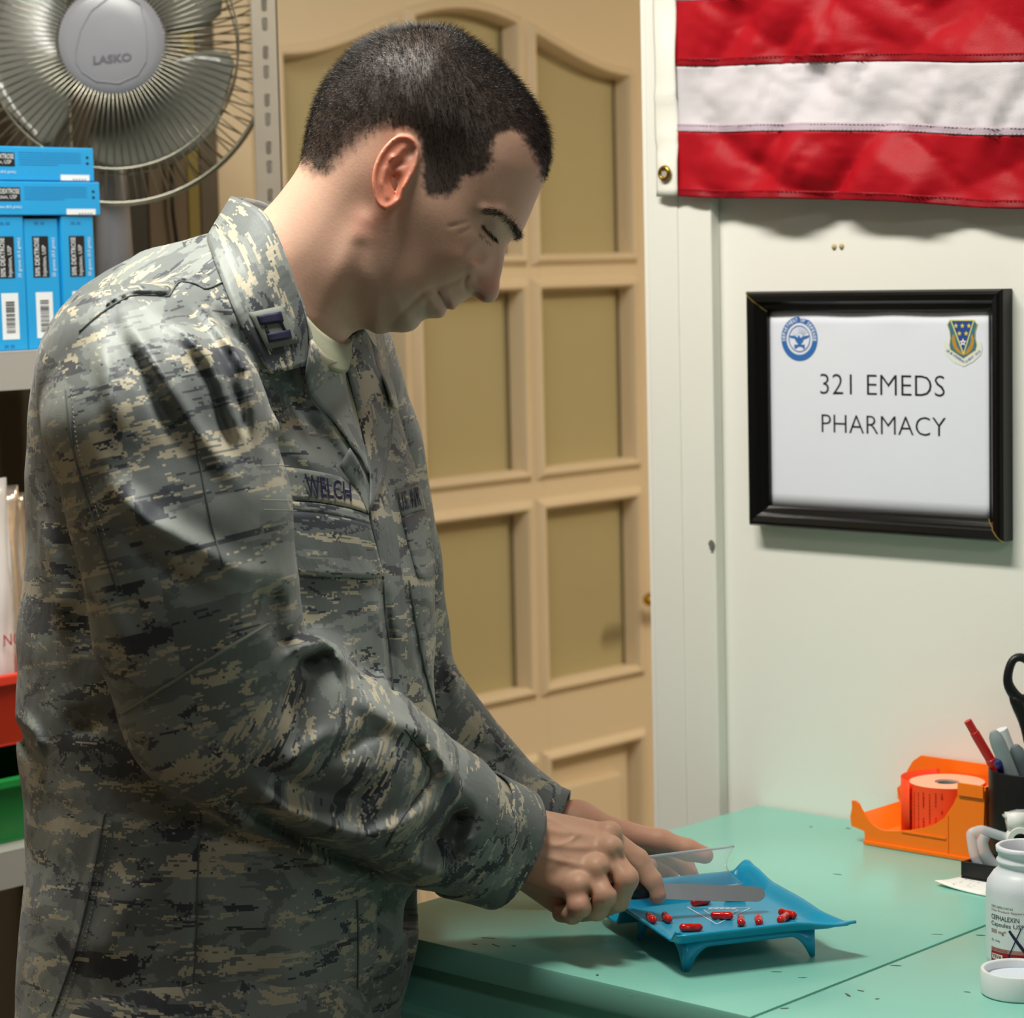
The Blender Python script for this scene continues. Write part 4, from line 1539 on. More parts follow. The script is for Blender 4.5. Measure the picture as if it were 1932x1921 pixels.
# ------------------------------------------------------------------ things on the shelf behind the fan
m_dkbox = mat('black_case_plastic', '#1d1c1a', 0.45)
m_taupe = mat('taupe_card', '#6d5f50', 0.8, var=0.08)
m_must = mat('mustard_card', '#8a7434', 0.8)
XBD = XD + 0.004
for (pa, pb, m, h_, lab) in ((-420, 231, mat('dark_brown_wood', '#4a4032', 0.6, var=0.15, vscale=6, stretch=(1, 1, .1)), 2.25, 'dark brown wooden board standing behind the fan and cartons'), (232, 277, m_dkbox, 2.2, 'black board standing between the brown boards'), (278, 352, mat('mid_brown_wood', '#6a5b48', 0.6, var=0.12, vscale=6, stretch=(1, 1, .1)), 2.28, 'mid brown wooden board right of the black one'), (353, 376, mat('mustard_wood', '#8a7a3c', 0.6), 2.26, 'narrow mustard wooden board behind the shelf'), (377, 412, mat('grey_brown_wood', '#5d5347', 0.6, var=0.1), 2.3, 'grey-brown wooden board nearest the door frame')):
    ya, yb = onx(pa, 300, XBD + .02)[1], onx(pb, 300, XBD + .02)[1]
    o = MB().box(XBD, XBD + 0.02, ya, yb - .001, 0.0005, h_, 0.002).build('wooden_board', m)
    tag(o, lab, 'board', 'boards behind the shelf')
pc = [onx(322, 300, XD + .032), onx(326, 400, XD + .032), onx(334, 460, XD + .032), onx(338, 520, XD + .032)]
cbl = MB().tube(pc + [(pc[-1][0], pc[-1][1] + .01, 0.8), (pc[-1][0], pc[-1][1] + .01, 0.004), (pc[-1][0] + 0.02, pc[-1][1] + 0.12, 0.004)], 0.0028, 8).build('power_cable', m_blackpl, None, True)
tag(cbl, 'thin black power cable hanging behind the fan', 'cable')

# ------------------------------------------------------------------ bins and packs on the lower shelf
m_redb = mat('red_bin_plastic', '#e23a22', 0.4)
m_grnb = mat('green_bin_plastic', '#12893c', 0.4)
m_foil = mat('silver_foil', '#d9cfc6', 0.22, metal=0.7, bump=0.8, bscale=22)
m_plas = mat('clear_film', '#efeaea', 0.2, spec=0.6)


def bin_(loc, m, label, w, d, h):
    t = thing('storage_bin', label, 'bin', None, loc)
    MB().box(-d, 0.0, 0, w, 0, 0.003, 0.001).build('bottom', m, t)
    MB().prism([(0, 0.003, 0.003), (0.018, 0.003, h * .62), (0.015, 0.003, h * .62), (-0.003, 0.003, 0.003)], (0, w - 0.006, 0)).build('front', m, t)
    MB().box(0.012, 0.024, 0.0, w, h * .62, h * .72, 0.002).build('front_rim', m, t)
    for y in (0, w - 0.003):
        MB().prism([(-d, y, 0.003), (0, y, 0.003), (0.016, y, h * .6), (-d * .35, y, h), (-d, y, h)], (0, 0.003, 0)).build('side', m, t)
    MB().box(-d, -d + .003, .003, w - .003, 0.003, h, 0.001).build('back', m, t)
    return t


zlow = ZS[1] + 0.0003
yb0 = onx(0, 1500, XS)[1] - 0.055
bin_((XS - 0.03, yb0, zlow), m_grnb, 'green plastic bin on the lower shelf behind his back', 0.205, 0.30, 0.105)
zred = zlow + 0.106
bin_((XS - 0.035, yb0 - 0.004, zred), m_redb, 'red plastic bin stacked on the green bin', 0.195, 0.28, 0.115)
for k, (dy, dz, rot, m, lab) in enumerate(((0.098, 0.0, 0.05, m_plas, 'white film pack with red print in the red bin'), (0.130, 0.0, -0.05, m_foil, 'silver foil pack in the middle of the red bin'), (0.160, 0.0, 0.08, m_foil, 'silver foil pack at the right in the red bin'))):
    t = thing('medicine_pack', lab, 'pack', 'packs in the red bin', (XS - 0.058 - .026 * k, yb0 + dy, zred + 0.0045), rot)
    G = []
    for i in range(16):
        z = i / 15
        row = []
        for j in range(10):
            y = j / 9
            th = 0.014 * (math.sin(math.pi * z) ** .6) * (math.sin(math.pi * y) ** .6)
            row.append((th + 0.006 * (float(vnoise(np.array(y * 4.1 + k * 7), np.array(z * 7.3), 5)) - .5) + 0.0, (y - .5) * 0.05, z * (0.29 - .012 * k)))
        G.append(row)
    MB().grid(G).build('front_film', m, t, True, solid=0.0006)
    G2 = [[(0.001 - (p[0] - .001) * .6, p[1], p[2]) for p in row] for row in G]
    MB().grid(G2).build('back_film', m, t, True, solid=0.0006)
    if k == 0:
        uv, Fc = text_uv('NC', -0.004, 0.020, 0.106, 0.119)
        link('lettering', mesh_from('lettering', [(0.021, a, b) for a, b in uv], Fc), m_red, t)
bx_ = thing('cardboard_box', 'grey-brown carton in the shade under the upper shelf', 'box', loc=(XS - 0.16, yb0 - 0.02, ZS[1] + 0.24))
bpy.data.objects.remove(bx_)

# ================================================================== the man
# Everything is modelled in metres in a frame turned to the man (x to his front, y up, d depth); `v2w` turns it into the room.
VX, VY, VD = RT, UP, FW


def v2w(V):
    V = np.asarray(V, float)
    return CAMP + V[:, 0:1] * VX + V[:, 1:2] * VY + V[:, 2:3] * VD


def vp(px, py, d):
    return np.array([(px - CX) / F_PX * d, -(py - CY) / F_PX * d, d])


def smin(a, b, k):
    if k <= 0:
        return np.minimum(a, b)
    h = np.clip(0.5 + 0.5 * (b - a) / k, 0, 1)
    return b + (a - b) * h - k * h * (1 - h)


class Field:
    def __init__(s, lo, hi, h):
        s.lo, s.h = np.array(lo, float), h
        s.n = np.ceil((np.array(hi) - s.lo) / h).astype(int) + 1
        s.F = np.full(tuple(s.n), 0.08, np.float32)
        s.ax = [(s.lo[i] + h * np.arange(s.n[i])).astype(np.float32) for i in range(3)]

    def sl(s, lo, hi):
        r = []
        for i in range(3):
            a = int(max(0, math.floor((lo[i] - s.lo[i]) / s.h)))
            b = int(min(s.n[i], math.ceil((hi[i] - s.lo[i]) / s.h) + 1))
            if b <= a:
                return None
            r.append(slice(a, b))
        return tuple(r)

    def xyz(s, sl):
        return (s.ax[0][sl[0]][:, None, None], s.ax[1][sl[1]][None, :, None], s.ax[2][sl[2]][None, None, :])

    def put(s, fn, lo, hi, k):
        sl = s.sl(lo, hi)
        if sl is None:
            return
        X, Y, D = s.xyz(sl)
        s.F[sl] = smin(s.F[sl], fn(X, Y, D).astype(np.float32), k)

    def cone(s, a, b, ra, rb, k=0.01):
        a, b = np.array(a), np.array(b)
        m = max(ra, rb) + 0.05
        lo, hi = np.minimum(a, b) - m, np.maximum(a, b) + m
        ab = b - a
        L2 = float(ab @ ab) + 1e-12

        def fn(X, Y, D):
            t = ((X - a[0]) * ab[0] + (Y - a[1]) * ab[1] + (D - a[2]) * ab[2]) / L2
            t = np.clip(t, 0, 1)
            q = np.sqrt((X - a[0] - t * ab[0]) ** 2 + (Y - a[1] - t * ab[1]) ** 2 + (D - a[2] - t * ab[2]) ** 2)
            return q - (ra + (rb - ra) * t)
        s.put(fn, lo, hi, k)

    def chain(s, pts, rad, k=0.01):
        for i in range(len(pts) - 1):
            s.cone(pts[i], pts[i + 1], rad[i], rad[i + 1], k)

    def add(s, fn, lo, hi):
        sl = s.sl(lo, hi)
        if sl is None:
            return
        X, Y, D = s.xyz(sl)
        s.F[sl] += fn(X, Y, D).astype(np.float32)

    def mesh(s, smooth=1):
        return surfnet(s.F, s.lo, s.h, smooth)


def surfnet(F, lo, h, smooth=1):
    ins = F < 0
    nx, ny, nz = F.shape
    c = ins[:-1, :-1, :-1].astype(np.uint8)
    cnt = np.zeros((nx - 1, ny - 1, nz - 1), np.uint8)
    for dx in (0, 1):
        for dy in (0, 1):
            for dz in (0, 1):
                cnt += ins[dx:nx - 1 + dx, dy:ny - 1 + dy, dz:nz - 1 + dz]
    act = (cnt > 0) & (cnt < 8)
    idx = np.argwhere(act)
    ids = np.full(act.shape, -1, np.int64)
    ids[act] = np.arange(len(idx))
    I, J, K = idx[:, 0], idx[:, 1], idx[:, 2]
    acc = np.zeros((len(idx), 3))
    num = np.zeros(len(idx))
    corners = [(a, b, c_) for a in (0, 1) for b in (0, 1) for c_ in (0, 1)]
    for a in corners:
        for ax in range(3):
            if a[ax] == 1:
                continue
            b = list(a)
            b[ax] = 1
            fa = F[I + a[0], J + a[1], K + a[2]]
            fb = F[I + b[0], J + b[1], K + b[2]]
            m = (fa < 0) != (fb < 0)
            t = np.where(m, fa / np.where(m, fa - fb, 1), 0)
            p = np.stack([np.full(len(idx), a[0], float), np.full(len(idx), a[1], float), np.full(len(idx), a[2], float)], 1)
            p[:, ax] += t
            acc += p * m[:, None]
            num += m
    V = lo + (idx + acc / num[:, None]) * h
    Q = []
    for ax in range(3):
        o1, o2 = [(1, 2), (2, 0), (0, 1)][ax]
        sl0 = [slice(None)] * 3
        sl1 = [slice(None)] * 3
        sl0[ax] = slice(0, -1)
        sl1[ax] = slice(1, None)
        m = ins[tuple(sl0)] != ins[tuple(sl1)]
        e = np.argwhere(m)
        ok = (e[:, o1] > 0) & (e[:, o2] > 0) & (e[:, o1] < F.shape[o1] - 1) & (e[:, o2] < F.shape[o2] - 1)
        e = e[ok]
        d1 = np.zeros(3, int)
        d1[o1] = 1
        d2 = np.zeros(3, int)
        d2[o2] = 1
        g = lambda q: ids[q[:, 0], q[:, 1], q[:, 2]]
        quad = np.stack([g(e - d1 - d2), g(e - d2), g(e), g(e - d1)], 1)
        flip = ~ins[e[:, 0], e[:, 1], e[:, 2]]
        quad[flip] = quad[flip][:, ::-1]
        Q.append(quad)
    Q = np.concatenate(Q)
    Q = Q[(Q >= 0).all(1)]
    for _ in range(smooth):
        S = np.zeros_like(V)
        n = np.zeros(len(V))
        for i in range(4):
            a, b = Q[:, i], Q[:, (i + 1) % 4]
            np.add.at(S, a, V[b])
            np.add.at(n, a, 1)
            np.add.at(S, b, V[a])
            np.add.at(n, b, 1)
        V = V * 0.5 + 0.5 * S / np.maximum(n, 1)[:, None]
    return V, Q


def np_mesh(name, V, Q, m=None, parent=None, smooth=True):
    me = bpy.data.meshes.new(name)
    W = v2w(V)
    me.vertices.add(len(W))
    me.vertices.foreach_set('co', W.astype(np.float32).ravel())
    k = Q.shape[1]
    me.loops.add(len(Q) * k)
    me.loops.foreach_set('vertex_index', Q.astype(np.int32).ravel())
    me.polygons.add(len(Q))
    me.polygons.foreach_set('loop_start', (np.arange(len(Q)) * k).astype(np.int32))
    me.polygons.foreach_set('loop_total', np.full(len(Q), k, np.int32))
    me.polygons.foreach_set('use_smooth', np.ones(len(Q), bool))
    me.update(calc_edges=True)
    return link(name, me, m, parent)


def poly_dist(px, py, P):
    """signed distance (positive inside) of points to a closed polygon"""
    P = np.asarray(P, float)
    d2 = np.full(px.shape, 1e18)
    inside = np.zeros(px.shape, bool)
    n = len(P)
    for i in range(n):
        x0, y0 = P[i]
        x1, y1 = P[(i + 1) % n]
        ex, ey = x1 - x0, y1 - y0
        t = np.clip(((px - x0) * ex + (py - y0) * ey) / (ex * ex + ey * ey + 1e-12), 0, 1)
        d2 = np.minimum(d2, (px - x0 - t * ex) ** 2 + (py - y0 - t * ey) ** 2)
        c = ((y0 > py) != (y1 > py)) & (px < (x1 - x0) * (py - y0) / (y1 - y0 + 1e-12) + x0)
        inside ^= c
    d = np.sqrt(d2)
    return np.where(inside, d, -d)


def line_dist_t(px, py, P):
    P = np.asarray(P, float)
    sh = np.broadcast(px, py).shape
    d2 = np.full(sh, 1e18)
    tt = np.zeros(sh)
    seg = np.linalg.norm(np.diff(P, axis=0), axis=1)
    L = np.concatenate([[0], np.cumsum(seg)])
    for i in range(len(P) - 1):
        x0, y0 = P[i]
        x1, y1 = P[i + 1]
        ex, ey = x1 - x0, y1 - y0
        t = np.clip(((px - x0) * ex + (py - y0) * ey) / (ex * ex + ey * ey + 1e-12), 0, 1)
        d = (px - x0 - t * ex) ** 2 + (py - y0 - t * ey) ** 2
        m = d < d2
        d2 = np.where(m, d, d2)
        tt = np.where(m, (L[i] + t * seg[i]) / L[-1], tt)
    return np.sqrt(d2), tt


def line_dist(px, py, P):
    P = np.asarray(P, float)
    d2 = np.full(np.broadcast(px, py).shape, 1e18)
    for i in range(len(P) - 1):
        x0, y0 = P[i]
        x1, y1 = P[i + 1]
        ex, ey = x1 - x0, y1 - y0
        t = np.clip(((px - x0) * ex + (py - y0) * ey) / (ex * ex + ey * ey + 1e-12), 0, 1)
        d2 = np.minimum(d2, (px - x0 - t * ex) ** 2 + (py - y0 - t * ey) ** 2)
    return np.sqrt(d2)


man = thing('person', 'man in grey camouflage uniform counting capsules at the teal cabinet', 'person')
DH = 2.10
S_ = DH / F_PX      # metres for one profile unit on the head

# ------------------------------------------------------------------ head
PROF = [(430, 700), (415, 610), (425, 520), (463, 435), (487, 410), (515, 382), (541, 350), (561, 321), (574, 290), (580, 257), (589, 225), (602, 188), (621, 156), (646, 126), (677, 95), (712, 74), (746, 62), (787, 56), (829, 57), (860, 65), (891, 84), (926, 112), (964, 147), (994, 182), (1016, 217), (1030, 252), (1034, 285), (1031, 318), (1024, 349), (1013, 374), (1001, 403), (990, 428), (979, 444), (966, 453), (958, 462), (953.5, 474), (951, 491), (948, 508), (944, 524), (942.5, 538), (942, 550), (939, 560), (931, 568.5), (920, 571.5), (909, 569), (901, 563.5), (893.5, 559), (887, 560.5), (877, 566.5), (869, 572), (862, 578.5), (857.5, 583.5), (851, 584.5), (844, 582), (841.5, 587), (839, 594), (832, 599.5), (819, 600.5), (806, 601), (796, 606), (788, 616), (777, 624), (759, 627.5), (737, 626), (721, 630), (707, 629), (691, 621), (676, 623), (660, 634), (645, 670), (640, 710), (560, 730)]
prof2 = catmull(PROF, True, 3)
TR = [(800, 190, 77, 92), (700, 170, 73, 80), (640, 230, 66, 68), (880, 170, 73, 80), (950, 220, 66, 64), (1000, 270, 58, 52), (930, 320, 68, 58), (1000, 370, 52, 40), (965, 400, 56, 32), (970, 428, 44, 22), (935, 430, 53, 28), (988, 425, 26, 14), (950, 466, 11, 10), (950, 490, 10.5, 9), (940, 512, 12.5, 9.5), (930, 540, 15.5, 11.5), (928, 556, 15, 11), (905, 545, 19, 12), (902, 525, 20, 14), (912, 488, 30, 22), (890, 505, 43, 28), (880, 450, 60, 40), (860, 480, 60, 38), (820, 400, 68, 56), (745, 320, 71, 66), (870, 560, 25, 14), (884, 548, 25, 14), (847, 584, 22, 11), (829, 558, 33, 20), (810, 530, 53, 33), (822, 592, 26, 16), (770, 608, 25, 17), (790, 580, 40, 26), (720, 590, 52, 33), (740, 540, 60, 40), (690, 490, 61, 48), (705, 615, 37, 24), (620, 470, 61, 60), (560, 420, 58, 54), (640, 580, 54, 45), (520, 480, 61, 62), (590, 640, 60, 62), (580, 330, 57, 52), (620, 280, 66, 62)]
EAR = catmull([(759, 254), (775, 256.5), (787.5, 269), (792, 284), (790, 303), (783.5, 323), (772.6, 342), (762, 362), (757.8, 378), (748, 388), (735, 397), (726.6, 400), (716, 393), (709, 381), (706, 367.5), (703, 348.6), (704, 328), (709, 308), (718.5, 288), (732, 270), (745.6, 258)], True, 3)


def gauss(px, py, cx_, cy_, sx, sy, ang=0.0):
    a = math.radians(ang)
    u = (px - cx_) * math.cos(a) + (py - cy_) * math.sin(a)
    v = -(px - cx_) * math.sin(a) + (py - cy_) * math.cos(a)
    return np.exp(-0.5 * ((u / sx) ** 2 + (v / sy) ** 2))


def groove(px, py, P, s):
    return np.exp(-(line_dist(px, py, P) / s) ** 2)


def blur(A, s):
    r = int(3 * s) + 1
    k = np.exp(-0.5 * (np.arange(-r, r + 1) / s) ** 2)
    k /= k.sum()
    for ax in (0, 1):
        A = np.moveaxis(A, ax, 0)
        P = np.concatenate([np.repeat(A[:1], r, 0), A, np.repeat(A[-1:], r, 0)])
        A = np.moveaxis(sum(k[i] * P[i:i + A.shape[0]] for i in range(2 * r + 1)), 0, ax)
    return A


def head_maps(px, py):
    W = 0
    T = 0
    R = 0
    for (x, y, t, r) in TR:
        w = 1.0 / (((px - x) ** 2 + (py - y) ** 2) / 400.0 + 0.15) ** 2
        W = W + w
        T = T + w * t
        R = R + w * r
    T, R = T / W, R / W
    fine = np.clip(gauss(px, py, 925, 530, 27, 40, -15) * 1.5 + gauss(px, py, 850, 580, 28, 20) * 1.4, 0, 1)
    T = blur(T, 11.0) * (1 - fine) + blur(T, 2.0) * fine
    R = blur(R, 11.0) * (1 - fine) + blur(R, 2.0) * fine
    g = lambda *a: gauss(px, py, *a)
    l = lambda P, s: groove(px, py, P, s)
    T = T - 6.0 * g(928, 437, 26, 13, 42) + 4.6 * g(938, 428, 13, 9, 42) + 3.4 * l([(915, 398), (945, 402), (968, 420), (978, 440)], 12)
    T = T - 2.2 * l([(909, 424), (922, 438), (937, 452)], 3.2) + 1.3 * g(913, 450, 11, 5, 45) - 1.0 * l([(902, 440), (912, 456), (925, 466)], 4)
    T = T + 3.0 * g(866, 500, 30, 20, 30) - 2.6 * l([(880, 520), (862, 531), (842, 538), (815, 546), (795, 556)], 5.5)
    T = T - 3.2 * l([(845, 583), (839, 571), (832, 559), (827, 551)], 2.8) + 1.6 * g(853, 576, 6, 5) + 2.2 * g(836, 588, 7, 7) - 1.8 * g(824, 549, 5, 5)
    T = T - 1.8 * l([(806, 598), (803, 586), (806, 572)], 6) - 1.9 * l([(790, 560), (772, 578), (752, 598), (738, 616)], 6) + 1.5 * g(775, 606, 16, 12)
    T = T - 10.0 * g(902, 555, 6.5, 3.2, 42) - 3.2 * l([(881, 521), (876, 532), (877, 545), (884, 554)], 3.4) + 2.4 * g(896, 540, 9, 9)
    T = T - 1.0 * g(955, 350, 30, 25) + 1.5 * l([(700, 455), (697, 500), (703, 545), (725, 590)], 24) - 1.8 * l([(676, 470), (668, 530), (672, 590)], 18)
    T = T + 3.5 * l([(690, 420), (650, 500), (610, 600)], 26) - 0.7 * l([(880, 420), (862, 424), (850, 428)], 2.5) - 0.7 * l([(886, 432), (868, 441)], 2.5) - 0.6 * l([(858, 424), (846, 428)], 2.2)
    return T, R


HLO = [vp(400, 720, DH)[0], vp(400, 720, DH)[1], DH - 0.112]
HHI = [vp(1060, 40, DH)[0], vp(400, 40, DH)[1], DH + 0.112]
hf = Field(HLO, HHI, 0.00140)
hx, hy = hf.ax[0], hf.ax[1]
PXg = CX + hx[:, None] / S_ + 0 * hy[None, :]
PYg = CY - hy[None, :] / S_ + 0 * hx[:, None]
dprof = poly_dist(PXg, PYg, prof2) * S_
Tm, Rm = head_maps(PXg, PYg)
for _ in range(2):       # features sit on the cheek, nearer than the middle plane of the head
    sS = np.maximum(Tm, 4) / 1000 * np.sqrt(np.clip(1 - np.maximum(0, 1 - dprof / (np.maximum(Rm, 4) / 1000)) ** 2, 0, 1))
    sS = blur(sS, 6.0)
    PXc, PYc = CX + (PXg - CX) * DH / (DH - sS), CY + (PYg - CY) * DH / (DH - sS)
    Tm, Rm = head_maps(PXc, PYc)
Tm = np.maximum(Tm, 4) / 1000
Rm = np.maximum(Rm, 4) / 1000
sD = np.abs(hf.ax[2] - DH)
g2 = np.maximum(0, 1 - dprof / Rm)
hf.F = ((np.sqrt((sD[None, None, :] / Tm[:, :, None]) ** 2 + (g2 ** 2)[:, :, None]) - 1) * np.minimum(Tm, Rm)[:, :, None]).astype(np.float32)
# ears
PXg, PYg = CX + (PXg - CX) * DH / (DH - 0.077), CY + (PYg - CY) * DH / (DH - 0.077)
de = poly_dist(PXg, PYg, EAR) * S_
Te0 = 0.0695
back = np.clip((792 - PXg) / 85.0, 0, 1)
lift = 0.001 + 0.0150 * back ** 0.8
rel = 0.0026 * np.exp(-((de - 0.0022) / 0.0020) ** 2) * np.clip((PXg < 788) + 0.5, 0, 1)
gg = lambda *a: gauss(PXg, PYg, *a)
ll = lambda P, s: groove(PXg, PYg, P, s)
rel = rel + 0.0024 * ll([(742, 300), (728, 322), (722, 348), (730, 374)], 6) + 0.0018 * ll([(742, 300), (762, 280)], 6) + 0.0022 * g2 * 0
rel = rel - 0.0060 * gg(746, 341, 9, 12, 0) - 0.0040 * gg(772, 288, 6, 10, 35) - 0.0042 * gg(750, 310, 11, 5, -12) - 0.0040 * ll([(746, 348), (746, 369)], 3.5)
rel = rel + 0.0026 * gg(763, 352, 5, 9, 20) + 0.0020 * gg(728, 388, 9, 8)
outer = Te0 + lift + rel
thick = 0.0052 + 0.012 * np.clip((PXg - 740) / 50.0, 0, 1)
sE = sD[None, None, :]
fe = np.maximum(np.maximum(sE - outer[:, :, None], (outer - rel - thick)[:, :, None] - sE), (-de)[:, :, None])
hf.F = smin(hf.F, fe.astype(np.float32), 0.0035)
for sg in (-1, 1):       # nostrils
    for (px, py, s0, rr) in ((898, 555, .0095, .0032), (903, 557, .0085, .0036), (908, 560, .0075, .0030)):
        d_ = DH + sg * s0
        c_ = np.array([(px - CX) / F_PX * (DH - s0), -(py - CY) / F_PX * (DH - s0), d_])
        sl = hf.sl(c_ - .01, c_ + .01)
        X, Y, D = hf.xyz(sl)
        hf.F[sl] = -smin(-hf.F[sl], (np.sqrt((X - c_[0]) ** 2 + (Y - c_[1]) ** 2 + (D - c_[2]) ** 2) - rr).astype(np.float32), 0.0015)
hV, hQ = hf.mesh(2)


def v_px(V, d=None):
    d = V[:, 2] if d is None else d
    return CX + V[:, 0] / d * F_PX, CY - V[:, 1] / d * F_PX


hdn = DH - np.abs(hV[:, 2] - DH)
hpx, hpy = CX + hV[:, 0] / hdn * F_PX, CY - hV[:, 1] / hdn * F_PX
HAIR = catmull([(480 + x / 2.868, 30 + y / 2.867) for x, y in [(215, 800), (330, 880), (420, 870), (480, 800), (560, 730), (640, 665), (700, 630), (770, 610), (850, 625), (892, 680), (902, 800), (912, 900), (920, 955), (985, 985), (1080, 960), (1135, 880), (1220, 855), (1300, 790), (1290, 720), (1320, 650), (1380, 625), (1440, 655), (1500, 740), (1535, 830), (1560, 915)]] + [(1075, 330), (1070, 200), (950, 60), (850, 20), (740, 25), (620, 80), (555, 200), (540, 290)], True, 3)
hd_ = poly_dist(hpx, hpy, HAIR) + 9 * (vnoise(hpx / 5.0, hpy / 5.0, 77) - .5) + 7 * (vnoise(hpx / 14.0, hpy / 14.0, 78) - .5)
ed_ = poly_dist(hpx, hpy, EAR)
is_ear = (ed_ > -3) & (np.abs(hV[:, 2] - DH) > 0.0675)
hair_m = np.clip((hd_ + 4) / np.where(hpx < 740, 30, 12), 0, 1) * (~is_ear)
hair_m *= 1.0 - 0.35 * gauss(hpx, hpy, 690, 270, 26, 20)


def skin_colour(px, py, hair=None):
    """colour of the skin: blush, lips, beard stubble, hair roots, shade painted between the lips"""
    n = len(px)
    base = np.array([0.60, 0.365, 0.265])
    C = np.tile(base, (n, 1))

    def mixc(w, c):
        nonlocal C
        C = C * (1 - w[:, None]) + np.array(c) * w[:, None]
    g = lambda *a: gauss(px, py, *a)
    mixc(0.35 * g(870, 490, 40, 30), [0.56, 0.26, 0.18])
    mixc(0.55 * g(925, 545, 22, 22), [0.55, 0.22, 0.17])
    mixc(0.55 * g(690, 425, 22, 20), [0.62, 0.26, 0.20])
    st = np.clip(poly_dist(px, py, [(700, 470), (760, 540), (800, 560), (850, 560), (870, 575), (850, 610), (780, 640), (690, 640), (660, 560)]) / 25 + .3, 0, 1)
    mixc(0.30 * st, [0.30, 0.24, 0.19])
    mixc(0.35 * g(770, 605, 26, 18), [0.24, 0.22, 0.17])
    lips = np.maximum(g(852, 580, 9, 6), np.maximum(g(838, 590, 7, 7), 0.8 * groove(px, py, [(842, 576), (830, 557)], 4)))
    mixc(0.6 * lips, [0.42, 0.15, 0.13])
    mixc(0.75 * groove(px, py, [(845, 583), (839, 571), (832, 559), (827, 551)], 2.2), [0.12, 0.04, 0.035])  # shade in the crease between the lips, painted into the tint
    mixc(0.5 * g(938, 428, 10, 7, 42), [0.62, 0.42, 0.31])
    return C


hC = skin_colour(hpx, hpy)
ear_glow = np.clip((np.abs(hV[:, 2] - DH) - 0.070) / 0.006, 0, 1) * (ed_ > -3)
hC = hC * (1 - 0.7 * ear_glow[:, None]) + np.array([0.72, 0.20, 0.11]) * (0.7 * ear_glow)[:, None]  # red glow of light through the ears, painted into the tint
hC = hC * (1 - 0.93 * hair_m[:, None]) + np.array([0.022, 0.018, 0.016]) * (0.93 * hair_m)[:, None]

# ------------------------------------------------------------------ hands
HD = 0.02


def hp(px, py, d):
    return vp(px, py, d + HD)


rl, rh = np.minimum(hp(930, 1780, 2.08), hp(1290, 1780, 2.08)), np.maximum(hp(930, 1500, 2.24), hp(1290, 1480, 2.24))
rlo = [hp(925, 1600, 2.15)[0] - .005, hp(900, 1765, 2.15)[1], 2.075 + HD]
rhi = [hp(1275, 1600, 2.15)[0], hp(900, 1490, 2.15)[1], 2.225 + HD]
rf = Field(rlo, rhi, 0.0012)
W0, W1 = hp(915, 1580, 2.135), hp(985, 1592, 2.14)
rf.cone(W0, W1, 0.0285, 0.0285, 0.0)
kn = {'i': hp(1140, 1582, 2.160), 'm': hp(1141, 1609, 2.136), 'r': hp(1116, 1646, 2.124), 'p': hp(1084, 1675, 2.118)}
wr = {'i': hp(990, 1565, 2.155), 'm': hp(990, 1580, 2.140), 'r': hp(990, 1605, 2.132), 'p': hp(990, 1628, 2.132)}
for f, r0, r1 in (('i', .0200, .0135), ('m', .0200, .0132), ('r', .0195, .0125), ('p', .0180, .0118)):
    rf.cone(wr[f], kn[f], r0, r1, 0.010)
# heel of the palm and thumb ball
rf.cone(hp(1000, 1640, 2.150), hp(1060, 1685, 2.150), 0.020, 0.019, 0.012)
rf.cone(hp(1010, 1615, 2.165), hp(1095, 1655, 2.180), 0.0195, 0.0150, 0.010)
FING = {
    'i': ([kn['i'], hp(1201, 1624, 2.158), hp(1229, 1663, 2.154), hp(1240, 1689, 2.152)], [.0128, .0108, .0093, .0078]),
    'm': ([kn['m'], hp(1180, 1658, 2.122), hp(1166, 1699, 2.132), hp(1138, 1714, 2.150)], [.0128, .0112, .0098, .0085]),
    'r': ([kn['r'], hp(1139, 1689, 2.110), hp(1126, 1716, 2.124), hp(1098, 1722, 2.142)], [.0122, .0108, .0095, .0082]),
    'p': ([kn['p'], hp(1095, 1709, 2.106), hp(1080, 1724, 2.118), hp(1058, 1724, 2.134)], [.0112, .0098, .0088, .0076]),
    't': ([hp(1095, 1655, 2.182), hp(1155, 1668, 2.186), hp(1194, 1662, 2.172)], [.0135, .0112, .0088]),
}
for f, (P, R) in FING.items():
    rf.chain(P, R, 0.0035)
# knuckle bumps, tendons and veins
for c_, r in ((hp(1150, 1572, 2.150), .0108), (hp(1153, 1600, 2.127), .0108), (hp(1126, 1638, 2.116), .0104), (hp(1093, 1670, 2.109), .0096)):
    rf.cone(c_, c_ + 1e-4, r, r, 0.006)


def stroke(field, P, s, amp, dmax, dmin=0.0):
    """raise (amp>0) or sink (amp<0) the surface along a line on the side nearer than dmax"""
    P = np.array(P, float)
    m = s * 3
    a = vp(P[:, 0].min() - m, P[:, 1].max() + m, dmax)
    b = vp(P[:, 0].max() + m, P[:, 1].min() - m, dmax)
    a2 = vp(P[:, 0].min() - m, P[:, 1].max() + m, field.lo[2])
    b2 = vp(P[:, 0].max() + m, P[:, 1].min() - m, field.lo[2])
    lo = [min(a[0], a2[0]), min(a[1], a2[1]), field.lo[2]]
    hi = [max(b[0], b2[0]), max(b[1], b2[1]), dmax + 0.02]

    def fn(X, Y, D):
        px = CX + X / D * F_PX
        py = CY - Y / D * F_PX
        dl, tt = line_dist_t(px, py, P)
        e = np.clip(np.minimum(tt, 1 - tt) / 0.3, 0, 1)
        w = np.exp(-(dl / s) ** 2) * (0.12 + 0.88 * e * e * (3 - 2 * e))
        return -1.15 * amp * w * np.clip((dmax - D) / 0.012, 0, 1)
    field.add(fn, lo, hi)


